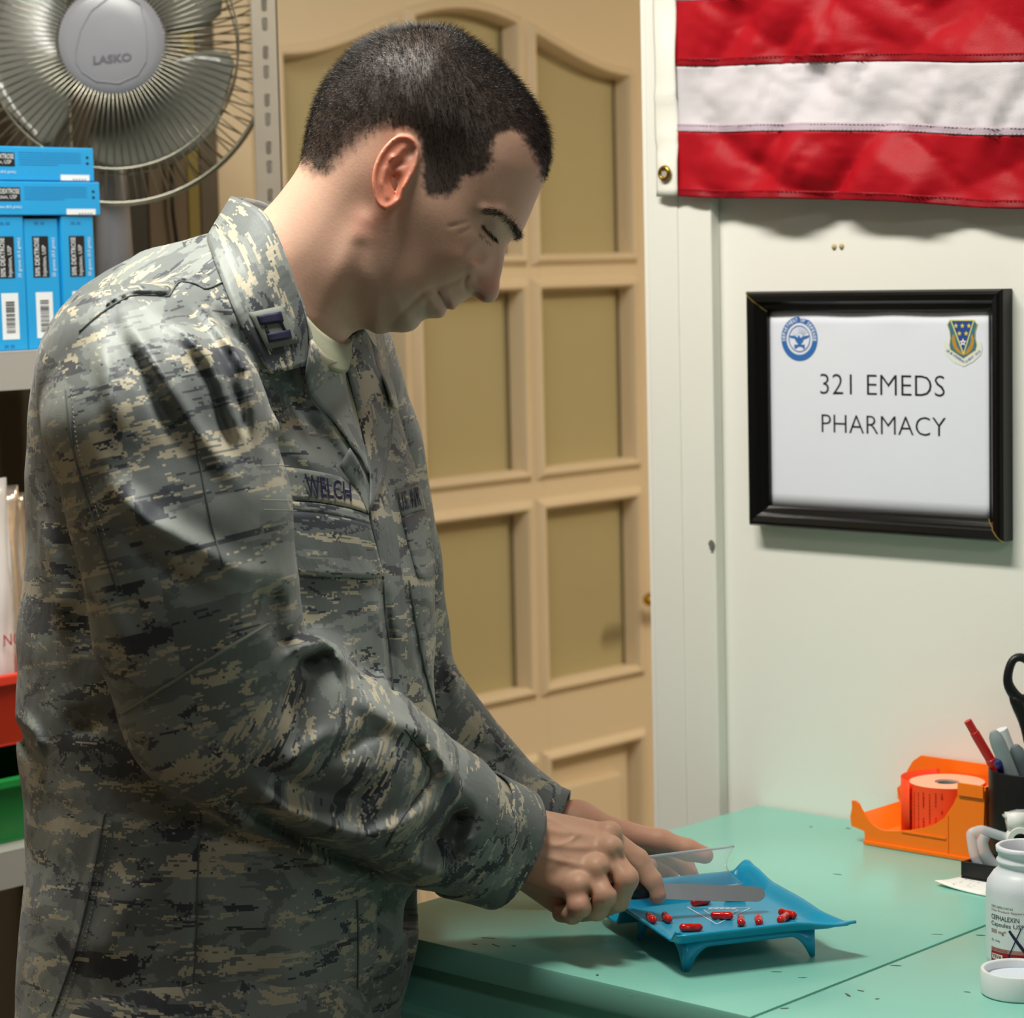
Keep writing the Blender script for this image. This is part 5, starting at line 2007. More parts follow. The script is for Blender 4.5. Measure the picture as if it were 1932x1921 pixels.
for P, s, a in (([(1000, 1560), (1060, 1570), (1140, 1575)], 7, .0012), ([(1000, 1585), (1060, 1597), (1135, 1600)], 7, .0014), ([(1005, 1610), (1060, 1625), (1110, 1636)], 6, .0011),
                ([(985, 1540), (1040, 1545), (1085, 1572), (1100, 1560)], 4, .0011), ([(1045, 1596), (1075, 1588), (1095, 1572)], 4, .0012),
                ([(1135, 1635), (1152, 1655), (1160, 1690)], 6, -.0016), ([(1102, 1670), (1115, 1690), (1112, 1722)], 6, -.0015),
                ([(1160, 1600), (1185, 1640), (1190, 1655)], 5, -.0014), ([(1192, 1612), (1212, 1632)], 4, -.0006), ([(1196, 1606), (1218, 1628)], 3, -.0005), ([(1030, 1660), (1060, 1640), (1080, 1620)], 12, -.0012)):
    stroke(rf, P, s, a, 2.18)
rV, rQ = rf.mesh(2)

llo = [vp(1000, 1600, 2.33)[0], vp(1000, 1720, 2.33)[1], 2.235]
lhi = [vp(1365, 1600, 2.38)[0], vp(1000, 1490, 2.33)[1], 2.455]
lf = Field(llo, lhi, 0.0015)
lf.cone(vp(1010, 1578, 2.335), vp(1085, 1562, 2.335), .027, .026, 0)
lk = [vp(1176, 1574, 2.328), vp(1172, 1582, 2.352), vp(1165, 1592, 2.374), vp(1155, 1602, 2.393)]
for q, w_ in zip(lk, [vp(1090, 1556, 2.325), vp(1090, 1560, 2.340), vp(1088, 1566, 2.352), vp(1085, 1572, 2.360)]):
    lf.cone(w_, q, .0185, .0122, .010)
LF = [([lk[0], vp(1246, 1588, 2.322), vp(1298, 1604, 2.318), vp(1330, 1614, 2.315)], [.0124, .0112, .0100, .0082]),
      ([lk[1], vp(1240, 1600, 2.352), vp(1288, 1628, 2.350), vp(1302, 1650, 2.345)], [.0122, .0108, .0096, .0082]),
      ([lk[2], vp(1225, 1618, 2.378), vp(1260, 1650, 2.374), vp(1268, 1674, 2.366)], [.0120, .0104, .0092, .0080]),
      ([lk[3], vp(1205, 1628, 2.398), vp(1232, 1655, 2.394), vp(1238, 1674, 2.388)], [.0108, .0092, .0082, .0072]),
      ([vp(1085, 1575, 2.318), vp(1135, 1612, 2.292), vp(1185, 1630, 2.276), vp(1222, 1634, 2.268)], [.0170, .0140, .0112, .0088])]
for P, R in LF:
    lf.chain(P, R, 0.004)
lV, lQ = lf.mesh(2)


def hand_colour(V, tips, kns):
    C = np.tile(np.array([0.60, 0.355, 0.24]), (len(V), 1))
    for t, r, c, w in [(t, .012, (0.62, 0.25, 0.19), .55) for t in tips] + [(k, .012, (0.62, 0.29, 0.20), .5) for k in kns]:
        d = np.linalg.norm(V - t, axis=1)
        ww = w * np.exp(-(d / r) ** 2)
        C = C * (1 - ww[:, None]) + np.array(c) * ww[:, None]
    return C


rC = hand_colour(rV, [FING[f][0][-1] for f in 'imrp'], [kn[f] for f in 'imrp'] + [FING[f][0][1] for f in 'imrp'])
lC = hand_colour(lV, [P[-1] for P, R in LF], lk)
lC = lC * np.array([1.02, 0.92, 0.92])

# ------------------------------------------------------------------ uniform: coat
PHI = math.radians(28)
FAC = np.array([math.cos(PHI), -math.sin(PHI)])      # facing in (x, d)
LAT = np.array([-math.sin(PHI), -math.cos(PHI)])     # his right hand side
DT = 2.18
LV = [(500, 280, 560, .10), (530, 205, 600, .12), (560, 160, 640, .14), (600, 118, 690, .15), (650, 80, 716, .158), (700, 56, 733, .163), (800, 45, 762, .166), (900, 38, 790, .166), (1000, 40, 813, .166), (1100, 36, 826, .166), (1200, 28, 829, .166), (1300, 22, 831, .168), (1400, 24, 833, .17), (1500, 38, 828, .172), (1600, 40, 812, .175), (1700, 35, 790, .18), (1800, 24, 788, .185), (1921, 16, 764, .19), (2050, 12, 770, .195), (2190, 30, 770, .195)]
LVa = np.array(LV, float)
lv_y = np.array([vp(0, r[0], DT)[1] for r in LV])[::-1]
lv_c = np.array([(vp(r[1], 0, DT)[0] + vp(r[2], 0, DT)[0]) / 2 for r in LV])[::-1]
lv_h = np.array([(vp(r[2], 0, DT)[0] - vp(r[1], 0, DT)[0]) / 2 for r in LV])[::-1]
lv_b = LVa[::-1, 3]
lv_a = np.sqrt(np.maximum(lv_h ** 2 - (lv_b * math.sin(PHI)) ** 2, 0.05 ** 2)) / math.cos(PHI)
_t = np.linspace(0, 2 * math.pi, 181)
_cp = np.sign(np.cos(_t)) * np.abs(np.cos(_t)) ** (2 / 2.3)
_sp = np.sign(np.sin(_t)) * np.abs(np.sin(_t)) ** (2 / 2.3)
for i in range(len(lv_y)):          # fit the girth so that back and front come to lie where they should
    for _ in range(12):
        xx = lv_c[i] + lv_a[i] * _cp * FAC[0] + lv_b[i] * _sp * LAT[0]
        dd = DT + lv_a[i] * _cp * FAC[1] + lv_b[i] * _sp * LAT[1]
        pxs = CX + xx / dd * F_PX
        L_, R_ = LVa[::-1][i, 1] + 6, LVa[::-1][i, 2] - 4
        lv_c[i] += ((L_ + R_) / 2 - (pxs.min() + pxs.max()) / 2) / F_PX * DT
        lv_a[i] = max(0.05, lv_a[i] + ((R_ - L_) - (pxs.max() - pxs.min())) / F_PX * DT * 0.5)


def torso_f(shrink=0.0):
    def fn(X, Y, D):
        y = Y.ravel()
        a = np.interp(y, lv_y, lv_a)[None, :, None] - shrink
        b = np.interp(y, lv_y, lv_b)[None, :, None] - shrink
        c = np.interp(y, lv_y, lv_c)[None, :, None]
        p = (X - c) * FAC[0] + (D - DT) * FAC[1]
        q = (X - c) * LAT[0] + (D - DT) * LAT[1]
        r = (np.abs(p / a) ** 2.3 + np.abs(q / b) ** 2.3) ** (1 / 2.3)
        f = (r - 1) * np.minimum(a, b)
        return np.maximum(f, np.maximum(lv_y[0] - Y, Y - lv_y[-1]))
    return fn


RS = [vp(258, 722, 1.985), vp(298, 810, 1.960), vp(335, 960, 1.955), vp(365, 1150, 1.965), vp(408, 1325, 1.990), vp(520, 1395, 2.015), vp(640, 1450, 2.045), vp(800, 1532, 2.105), vp(872, 1568, 2.128)]
RSr = [.079, .0865, .087, .083, .077, .0775, .078, .0645, .056]
LS = [vp(590, 690, 2.30), vp(640, 850, 2.33), vp(690, 1080, 2.345), vp(738, 1300, 2.345), vp(885, 1470, 2.34), vp(985, 1545, 2.338), vp(1035, 1566, 2.335)]
LSr = [.080, .078, .072, .062, .054, .044, .040]
slo = [vp(0, 0, 2.18)[0] - 0.02, vp(0, 2200, 2.18)[1], 1.845]
shi = [vp(1095, 0, 2.36)[0], vp(0, 395, 2.13)[1], 2.465]
sf = Field(slo, shi, 0.0037)
sf.put(torso_f(), slo, shi, 0.0)
# trapezius slopes
nb = vp(500, 520, 2.10)
sf.cone(vp(455, 600, 2.075), RS[0] + np.array([0.012, 0.004, 0.012]), .064, .068, 0.03)
sf.cone(vp(560, 600, 2.14), LS[0], .062, .070, 0.03)
sf.cone(vp(440, 602, 2.11), vp(255, 700, 2.08), .068, .072, 0.035)
sf.chain(RS, RSr, 0.008)
sf.chain(LS, LSr, 0.008)
# soft random drape
X, Y, D = sf.xyz((slice(None),) * 3)


def n3(X, Y, D, s, seed):
    return (vnoise(X * s + D * s * .6 + seed, Y * s * .8, seed) + vnoise(D * s + 3.1 + seed, Y * s + X * s * .5, seed + 1)) * .5 - .5


sf.F += (0.006 * n3(X, Y, D, 16.0, 31) + 0.0035 * n3(X, Y, D, 34.0, 35)).astype(np.float32)
cA = lambda P: [(180 + x / 3.694, 440 + y / 3.694) for x, y in P]
cB = lambda P: [(x / 3.202, 900 + y / 3.202) for x, y in P]
cC = lambda P: [(400 + x / 2.562, 1000 + y / 2.562) for x, y in P]
cD = lambda P: [(x / 2.415, 1400 + y / 2.415) for x, y in P]
NEAR = 2.02
for P, s, a, dm in (
        # upper sleeve
        (cA([(200, 560), (300, 740), (430, 930), (560, 1130), (680, 1330), (860, 1580), (1060, 1830)]), 17, .010, NEAR),
        (cA([(170, 690), (280, 880), (380, 1080), (480, 1260), (600, 1480)]), 15, -.010, NEAR),
        (cA([(420, 560), (600, 660), (760, 860), (880, 1080), (980, 1350), (1080, 1650)]), 15, .008, NEAR),
        (cA([(620, 760), (740, 920), (820, 1100), (880, 1320), (1000, 1560)]), 13, -.010, NEAR),
        (cA([(640, 420), (820, 600), (980, 820), (1060, 980), (1090, 1200), (1100, 1500)]), 14, .010, NEAR),
        (cA([(800, 500), (960, 700), (1060, 860)]), 11, -.008, NEAR),
        (cA([(930, 1010), (1000, 1180), (1060, 1450)]), 9, -.008, NEAR),
        (cA([(20, 700), (60, 900), (120, 1150), (180, 1400)]), 18, .006, NEAR),
        # middle of the sleeve
        (cB([(640, -80), (760, 120), (880, 270), (1020, 345), (1220, 450), (1420, 560), (1720, 640)]), 24, .013, NEAR),
        (cB([(1480, 700), (1600, 760), (1740, 720)]), 30, -.012, NEAR),
        (cB([(700, 330), (860, 480), (1080, 640), (1300, 720)]), 18, -.007, NEAR),
        (cB([(900, 420), (1100, 520), (1350, 660), (1520, 700)]), 14, .004, NEAR),
        (cB([(600, 600), (660, 820), (800, 1050)]), 22, .007, NEAR),
        (cB([(350, 300), (440, 650), (540, 1100)]), 16, -.008, 2.06),
        (cB([(250, 200), (330, 560), (420, 950)]), 18, .006, 2.10),
        (cB([(740, 1430), (1180, 1150), (1630, 880)]), 6, .0025, NEAR),
        (cB([(770, 1460), (1210, 1180), (1640, 915)]), 7, -.003, NEAR),
        # elbow and forearm
        (cC([(330, 650), (430, 575), (530, 540), (600, 572), (635, 650), (645, 740)]), 17, .015, 2.08),
        (cC([(400, 620), (470, 640), (520, 700)]), 16, -.010, 2.05),
        (cC([(270, 400), (330, 520), (400, 600)]), 16, -.006, 2.03),
        (cC([(640, 760), (760, 850), (880, 930), (1020, 985), (1140, 1070)]), 20, .008, 2.10),
        (cC([(640, 930), (520, 1010), (400, 1100), (300, 1190)]), 16, .007, 2.06),
        (cC([(850, 940), (700, 1030), (560, 1120)]), 13, -.006, 2.08),
        (cC([(130, 1180), (330, 1340), (560, 1440), (760, 1490), (900, 1440), (1060, 1340), (1180, 1270)]), 20, .013, 2.11),
        (cC([(180, 1130), (430, 1250), (680, 1290), (860, 1210)]), 22, -.010, 2.09),
        (cC([(930, 960), (1020, 1080), (1060, 1190), (980, 1310), (900, 1420)]), 7, -.006, 2.12),
        (cC([(1010, 1030), (1110, 1120), (1170, 1240)]), 14, .010, 2.14),
        (cC([(1060, 1060), (1110, 1180)]), 9, -.007, 2.14),
        (cC([(980, 1570), (1100, 1500), (1180, 1400), (1150, 1540), (1240, 1570)]), 24, -.026, 2.16),
        (cC([(900, 1560), (1000, 1620), (1150, 1660)]), 14, .006, 2.15),
        # coat below the arm and at the back
        (cD([(1000, 230), (1300, 390), (1560, 520), (1830, 620)]), 16, -.012, 2.10),
        (cD([(915, 330), (900, 640), (895, 900), (870, 1258)]), 5, -.003, 2.05),
        (cD([(490, 300), (430, 560), (370, 850), (300, 1100)]), 9, .003, 2.05),
        (cD([(640, 600), (520, 850), (420, 1050)]), 40, .006, 2.05),
        (cD([(1250, 700), (1300, 950), (1280, 1200)]), 50, .006, 2.05),
        (cD([(1000, 500), (1400, 560), (1700, 700)]), 24, .005, 2.08),
        (cD([(1840, 650), (1870, 850), (1850, 1100)]), 14, -.006, 2.2),
        (cB([(80, 1480), (130, 1560), (190, 1700)]), 9, -.006, 2.2),
        (cB([(120, 1440), (210, 1540), (250, 1680)]), 9, .006, 2.2),
        (cB([(330, 1400), (420, 1500), (640, 1480)]), 20, -.006, 2.06),
        # chest
        ([(560, 770), (620, 830), (660, 900), (690, 960)], 10, -.007, 2.2),
        ([(505, 760), (560, 850), (620, 900)], 20, .006, 2.1),
        ([(520, 720), (580, 790)], 14, -.006, 2.1),
        ([(722, 1100), (735, 1200), (742, 1340)], 7, -.008, 2.25),
        ([(705, 1100), (722, 1220), (730, 1340)], 9, .004, 2.25),
        ([(765, 1090), (790, 1240), (825, 1370)], 5, -.003, 2.25),
        # yoke edge over the shoulder
        (cA([(-120, 690), (0, 590), (140, 490), (250, 440), (420, 432), (510, 445), (540, 390), (590, 340), (700, 356), (770, 392), (890, 340)]), 5, -.0035, 2.05),
        (cA([(-120, 650), (0, 550), (140, 450), (250, 400), (420, 395), (490, 400), (560, 310), (700, 315), (800, 350), (880, 310)]), 9, .0022, 2.05),
        # far sleeve
        ([(840, 1250), (862, 1290), (852, 1335)], 10, .006, 2.5), ([(870, 1400), (930, 1420), (985, 1470)], 10, -.006, 2.5)):
    stroke(sf, P, s, a, dm)


def cut_end(P0, P1, r):
    e = (P1 - P0) / np.linalg.norm(P1 - P0)
    sl = sf.sl(P1 - r, P1 + r)
    X, Y, D = sf.xyz(sl)
    pl = (X - P1[0]) * e[0] + (Y - P1[1]) * e[1] + (D - P1[2]) * e[2]
    sf.F[sl] = np.maximum(sf.F[sl], pl.astype(np.float32))


# the coat is pressed flat where it touches the cabinet
sl = sf.sl(vp(520, 1960, 2.2), vp(900, 1600, 2.4) + np.array([0, 0, 0.05]))
sl = (sl[0], sl[1], slice(0, sf.n[2]))
X, Y, D = sf.xyz(sl)
WX = CAMP[0] + X * VX[0] + Y * VY[0] + D * VD[0]
WY = CAMP[1] + X * VX[1] + Y * VY[1] + D * VD[1]
WZ = CAMP[2] + X * VX[2] + Y * VY[2] + D * VD[2]
bxd = np.maximum(np.maximum(-1.644 - WX, 1.540 - WY), WZ - (ZC + 0.003))
sf.F[sl] = np.maximum(sf.F[sl], -bxd.astype(np.float32))
cut_end(RS[-2], vp(905, 1582, 2.140), 0.085)
cut_end(LS[-2], vp(1052, 1560, 2.335), 0.07)
sV, sQ = sf.mesh(1)
spx, spy = v_px(sV)
# trim the coat where the neck rises from it and at the hem (open edges are covered by collar and cuff)


def bone_param(V, P, R):
    """nearest bone: distance along, angle round, distance to the surface"""
    best = np.full(len(V), 1e9)
    al = np.zeros(len(V))
    an = np.zeros(len(V))
    L0 = 0.0
    ref = np.array([0.0, 0.25, 1.0])
    for i in range(len(P) - 1):
        a, b = P[i], P[i + 1]
        ab = b - a
        L = np.linalg.norm(ab)
        t = np.clip(((V - a) @ ab) / (L * L), 0, 1)
        q = V - a - t[:, None] * ab
        d = np.linalg.norm(q, axis=1) - (R[i] + (R[i + 1] - R[i]) * t)
        e = ab / L
        u = ref - e * (ref @ e)
        u /= np.linalg.norm(u)
        w = np.cross(e, u)
        ang = np.arctan2(q @ w, q @ u)
        m = d < best
        best[m] = d[m]
        al[m] = L0 + t[m] * L
        an[m] = ang[m]
        L0 += L
    return best, al, an


fc_c = sV[sQ].mean(1)
tf = torso_f()


def torso_d(V):
    a = np.interp(V[:, 1], lv_y, lv_a)
    b = np.interp(V[:, 1], lv_y, lv_b)
    c = np.interp(V[:, 1], lv_y, lv_c)
    p = (V[:, 0] - c) * FAC[0] + (V[:, 2] - DT) * FAC[1]
    q = (V[:, 0] - c) * LAT[0] + (V[:, 2] - DT) * LAT[1]
    r = ((np.abs(p / a)) ** 2.3 + (np.abs(q / b)) ** 2.3) ** (1 / 2.3)
    return (r - 1) * np.minimum(a, b), np.arctan2(q, -p), p, q


dR, aR, gR = bone_param(fc_c, RS, RSr)
dL, aL, gL = bone_param(fc_c, LS, LSr)
dTt = torso_d(fc_c)[0] - 0.012
reg = np.argmin(np.stack([dTt, dR, dL]), 0)
reg[(reg == 1) & (aR < 0.03) & (fc_c[:, 0] > RS[0][0] + 0.03)] = 0
corner = sV[sQ.ravel()]
cr = np.repeat(reg, 4)
UVc = np.zeros((len(corner), 2))
_, tA, _, _ = torso_d(corner)
UVc[:, 0] = tA * 0.19
UVc[:, 1] = corner[:, 1]
# tops of the shoulders: laid flat
fn_ = np.cross(sV[sQ[:, 2]] - sV[sQ[:, 0]], sV[sQ[:, 3]] - sV[sQ[:, 1]])
fn_ /= np.linalg.norm(fn_, axis=1)[:, None] + 1e-12
topf = (reg == 0) & (np.abs(fn_[:, 1]) > 0.62) & (fc_c[:, 1] > vp(0, 760, DT)[1])
reg[topf] = 3
cr = np.repeat(reg, 4)
m = cr == 3
_, _, p_, q_ = torso_d(corner[m])
UVc[m, 0] = q_ + 11.0
UVc[m, 1] = p_ * 1.1 + 0.3
for k, P, el, off in ((1, RS, 4, 3.0), (2, LS, 3, 7.0)):
    for seg in (0, 1):
        a_, b_ = (P[0], P[el]) if seg == 0 else (P[el], P[-1])
        ax_ = (b_ - a_) / np.linalg.norm(b_ - a_)
        ref = np.array([0.0, 0.25, 1.0])
        u_ = ref - ax_ * (ref @ ax_)
        u_ /= np.linalg.norm(u_)
        w_ = np.cross(ax_, u_)
        ax0 = (P[el] - P[0]) / np.linalg.norm(P[el] - P[0])
        ax1 = (P[-1] - P[el]) / np.linalg.norm(P[-1] - P[el])
        bis = ax0 + ax1
        side = ((fc_c - P[el]) @ bis) > 0
        fm = (reg == k) & (side == bool(seg))
        m = np.repeat(fm, 4)
        q = corner[m] - a_
        UVc[m, 0] = np.arctan2(q @ w_, q @ u_) * 0.082 + off + seg * 1.3
        UVc[m, 1] = -(q @ ax_) + off * .37 + seg * 2.1
# mend faces that straddle the angle wrap
U4 = UVc[:, 0].reshape(-1, 4)
for k, per in ((0, 2 * math.pi * .19), (1, 2 * math.pi * .082), (2, 2 * math.pi * .082)):
    m = reg == k
    u = U4[m]
    u0 = u[:, :1]
    u = np.where(u - u0 > per / 2, u - per, np.where(u - u0 < -per / 2, u + per, u))
    U4[m] = u
UVc[:, 0] = U4.ravel()


def camo_material():
    m = bpy.data.materials.new('camouflage_twill')
    m.use_nodes = True
    nt = m.node_tree
    N, Lk = nt.nodes, nt.links
    b = N['Principled BSDF']
    b.inputs['Roughness'].default_value = 0.52
    b.inputs['Sheen Weight'].default_value = 0.15
    b.inputs['Specular IOR Level'].default_value = 0.35
    uv = N.new('ShaderNodeUVMap')
    uv.uv_map = 'UVMap'
    PX_ = 0.0017

    def vmath(op, a, c):
        n = N.new('ShaderNodeVectorMath')
        n.operation = op
        Lk.new(a, n.inputs[0])
        n.inputs[1].default_value = c
        return n.outputs[0]

    def snapped(off, scale, size):
        v = vmath('ADD', uv.outputs[0], off)
        v = vmath('SNAP', v, (size, size, size))
        return vmath('MULTIPLY', v, scale)

    def noise(vec, detail=2.0, rough=0.55, dist=0.0):
        n = N.new('ShaderNodeTexNoise')
        n.inputs['Scale'].default_value = 1.0
        n.inputs['Detail'].default_value = detail
        n.inputs['Roughness'].default_value = rough
        n.inputs['Distortion'].default_value = dist
        Lk.new(vec, n.inputs['Vector'])
        return n.outputs['Fac']

    def gt(a, thr):
        n = N.new('ShaderNodeMath')
        n.operation = 'GREATER_THAN'
        Lk.new(a, n.inputs[0])
        n.inputs[1].default_value = thr
        return n.outputs[0]

    def mixc(f, a, c):
        n = N.new('ShaderNodeMix')
        n.data_type = 'RGBA'
        Lk.new(f, n.inputs[0])
        if isinstance(a, tuple):
            n.inputs[6].default_value = a + (1,)
        else:
            Lk.new(a, n.inputs[6])
        n.inputs[7].default_value = c + (1,)
        return n.outputs[2]
    base = (0.225, 0.250, 0.236)
    mid = (0.140, 0.158, 0.155)
    tan = (0.46, 0.415, 0.305)
    dark = (0.045, 0.051, 0.063)

    def mul(a, c):
        n = N.new('ShaderNodeMath')
        n.operation = 'MULTIPLY'
        Lk.new(a, n.inputs[0])
        Lk.new(c, n.inputs[1])
        return n.outputs[0]
    c = mixc(gt(noise(snapped((.3, .1, 0), (9, 22, 1), PX_), 4.0, .65, .6), .50), base, mid)
    t = noise(snapped((1.7, .9, 0), (10, 38, 1), PX_), 6.0, .70, 1.0)
    c = mixc(gt(t, .575), c, tan)
    d = noise(snapped((4.1, 2.3, 0), (10, 33, 1), PX_), 6.0, .68, 1.0)
    c = mixc(gt(d, .574), c, dark)
    t2 = noise(snapped((9.3, 5.3, 0), (30, 100, 1), PX_), 2.0, .5, .5)
    c = mixc(mul(gt(t2, .60), gt(t, .50)), c, tan)
    Lk.new(c, b.inputs['Base Color'])
    # twill and small wrinkles
    w = N.new('ShaderNodeTexNoise')
    w.inputs['Scale'].default_value = 1.0
    Lk.new(vmath('MULTIPLY', uv.outputs[0], (900, 900, 1)), w.inputs['Vector'])
    bp = N.new('ShaderNodeBump')
    bp.inputs['Strength'].default_value = 0.25
    bp.inputs['Distance'].default_value = 0.0006
    Lk.new(w.outputs['Fac'], bp.inputs['Height'])
    w2 = N.new('ShaderNodeTexNoise')
    w2.inputs['Scale'].default_value = 1.0
    w2.inputs['Detail'].default_value = 3
    Lk.new(vmath('MULTIPLY', uv.outputs[0], (26, 14, 1)), w2.inputs['Vector'])
    bp2 = N.new('ShaderNodeBump')
    bp2.inputs['Strength'].default_value = 0.5
    bp2.inputs['Distance'].default_value = 0.006
    Lk.new(w2.outputs['Fac'], bp2.inputs['Height'])
    Lk.new(bp.outputs['Normal'], bp2.inputs['Normal'])
    Lk.new(bp2.outputs['Normal'], b.inputs['Normal'])
    return m


m_camo = camo_material()
coat = np_mesh('uniform_coat', sV, sQ, m_camo, man)
uvl = coat.data.uv_layers.new(name='UVMap')
uvl.data.foreach_set('uv', UVc.astype(np.float32).ravel())
coat['label'] = 'grey pixel camouflage coat'

# ------------------------------------------------------------------ skin and hair
def skin_material():
    m = bpy.data.materials.new('skin')
    m.use_nodes = True
    nt = m.node_tree
    b = nt.nodes['Principled BSDF']
    a = nt.nodes.new('ShaderNodeAttribute')
    a.attribute_name = 'tint'
    n = nt.nodes.new('ShaderNodeTexNoise')
    n.inputs['Scale'].default_value = 160
    n.inputs['Detail'].default_value = 5
    tc = nt.nodes.new('ShaderNodeTexCoord')
    nt.links.new(tc.outputs['Object'], n.inputs['Vector'])
    mx = nt.nodes.new('ShaderNodeMix')
    mx.data_type = 'RGBA'
    mx.blend_type = 'OVERLAY'
    mx.inputs[0].default_value = 0.22
    nt.links.new(a.outputs['Color'], mx.inputs[6])
    nt.links.new(n.outputs['Color'], mx.inputs[7])
    hs = nt.nodes.new('ShaderNodeMix')
    hs.data_type = 'RGBA'
    hs.inputs[0].default_value = 0.35
    nt.links.new(a.outputs['Color'], hs.inputs[6])
    nt.links.new(mx.outputs[2], hs.inputs[7])
    nt.links.new(hs.outputs[2], b.inputs['Base Color'])
    b.inputs['Roughness'].default_value = 0.5
    b.inputs['Specular IOR Level'].default_value = 0.4
    b.inputs['Subsurface Weight'].default_value = 0.18
    b.inputs['Subsurface Radius'].default_value = (1.0, 0.3, 0.16)
    b.inputs['Subsurface Scale'].default_value = 0.006
    bp = nt.nodes.new('ShaderNodeBump')
    bp.inputs['Strength'].default_value = 0.18
    bp.inputs['Distance'].default_value = 0.0008
    n2 = nt.nodes.new('ShaderNodeTexNoise')
    n2.inputs['Scale'].default_value = 420
    n2.inputs['Detail'].default_value = 3
    nt.links.new(tc.outputs['Object'], n2.inputs['Vector'])
    nt.links.new(n2.outputs['Fac'], bp.inputs['Height'])
    nt.links.new(bp.outputs['Normal'], b.inputs['Normal'])
    return m


# the rest of the body under the clothes, joined into the same skin
cf = Field([slo[0], vp(0, 2250, DT)[1], 1.86], [shi[0], vp(0, 480, DT)[1], 2.44], 0.011)
cf.put(torso_f(0.045), [slo[0], -2, 1.8], [shi[0], 2, 2.5], 0)
cf.chain([vp(500, 660, 2.13)] + [vp(300, 790, 2.02)] + RS[2:], [.045, .040] + [r - .042 for r in RSr[2:-1]] + [.024], .02)
cf.chain(LS, [r - .03 for r in LSr[:-2]] + [.02, .02], .02)
cV, cQ = cf.mesh(1)
cC_ = np.tile(np.array([0.60, 0.355, 0.24]), (len(cV), 1))
parts = [(hV, hQ, hC), (rV, rQ, rC), (lV, lQ, lC), (cV, cQ, cC_)]
off = 0
AV, AQ, AC = [], [], []
for V, Q, C in parts:
    AV.append(V)
    AQ.append(Q + off)
    AC.append(C)
    off += len(V)
AV, AQ, AC = np.concatenate(AV), np.concatenate(AQ), np.concatenate(AC)
body = np_mesh('body', AV, AQ, skin_material(), man)
att = body.data.color_attributes.new('tint', 'FLOAT_COLOR', 'POINT')
att.data.foreach_set('color', np.concatenate([AC, np.ones((len(AC), 1))], 1).astype(np.float32).ravel())
body['label'] = 'head, neck and hands'


def vert_normals(V, Q):
    n = np.cross(V[Q[:, 2]] - V[Q[:, 0]], V[Q[:, 3]] - V[Q[:, 1]])
    N = np.zeros_like(V)
    for i in range(4):
        np.add.at(N, Q[:, i], n)
    return N / (np.linalg.norm(N, axis=1)[:, None] + 1e-12)


hN = vert_normals(hV, hQ)
# normals point outwards
if ((hV - hV.mean(0)) * hN).sum(1).mean() < 0:
    hN = -hN


def strands(P, Nn, Dr, Ln, Wd):
    """short tapered hairs: three-sided, bent once"""
    n = len(P)
    t = Dr / np.linalg.norm(Dr, axis=1)[:, None]
    a = np.cross(t, rng.normal(size=(n, 3)))
    a /= np.linalg.norm(a, axis=1)[:, None] + 1e-9
    b = np.cross(t, a)
    V = np.zeros((n, 4, 3))
    for k in range(3):
        th = 2 * math.pi * k / 3
        V[:, k] = P + (a * math.cos(th) + b * math.sin(th)) * Wd[:, None]
    V[:, 3] = P + t * Ln[:, None]
    base = np.arange(n)[:, None] * 4
    Fq = np.concatenate([base + np.array([[0, 1, 3]]), base + np.array([[1, 2, 3]]), base + np.array([[2, 0, 3]])])
    return V.reshape(-1, 3), Fq


NH = 42000
w = hair_m * (np.clip((hd_ + 8) / 24, 0, 1) ** 1.2)
pick = rng.choice(len(hV), NH, p=w / w.sum())
P = hV[pick] + rng.normal(size=(NH, 3)) * 0.0011
Nn = hN[pick]
qx, qy = hpx[pick], hpy[pick]
# growth direction: away from the crown, which sits high at the back
crown = np.array([vp(800, 105, DH)[0], vp(0, 105, DH)[1], DH])
away = P - crown
away -= Nn * (away * Nn).sum(1)[:, None]
away /= np.linalg.norm(away, axis=1)[:, None] + 1e-9
topness = np.clip((300 - qy) / 200, 0, 1)
Ln = (0.0034 + 0.0060 * topness) * rng.uniform(.7, 1.25, NH)
Ln *= np.clip((hd_[pick] + 10) / 34, 0.35, 1)
front = np.clip((qx - 985) / 40, 0, 1) * np.clip((350 - qy) / 60, 0, 1)
Ln += 0.004 * front
Dr = Nn * (0.62 + 0.35 * topness)[:, None] + away * 0.75 + rng.normal(size=(NH, 3)) * 0.28
Wd = rng.uniform(.00012, .00022, NH)
Vh, Fh = strands(P - Nn * 0.0004, Nn, Dr, Ln, Wd)
m_hair = mat('dark_brown_hair', '#17120f', 0.33, spec=0.6)
hair = np_mesh('hair', Vh, Fh, m_hair, man)
hair['label'] = 'short cropped dark hair'
# eyebrow and eyelashes on both sides of the face
BP, BD, BL = [], [], []
kdp = np.stack([hpx, hpy], 1)


def brow_points(line, width, n, dirf, ln):
    L = catmull(np.array(line, float), False, 6)
    for _ in range(n):
        i = rng.integers(0, len(L) - 1)
        c_ = L[i] + (L[i + 1] - L[i]) * rng.random() + rng.normal(size=2) * width
        near_ = np.where((np.abs(hpx - c_[0]) < 2.2) & (np.abs(hpy - c_[1]) < 2.2))[0]
        if len(near_) == 0:
            continue
        j = near_[rng.integers(0, len(near_))]
        s_ = 1 if hV[j, 2] > DH else -1
        BP.append(hV[j])
        d_ = dirf(i / len(L))
        BD.append(np.array([d_[0], -d_[1], 0]) + hN[j] * 0.45 + rng.normal(size=3) * .16)
        BL.append(ln * rng.uniform(.6, 1.2))


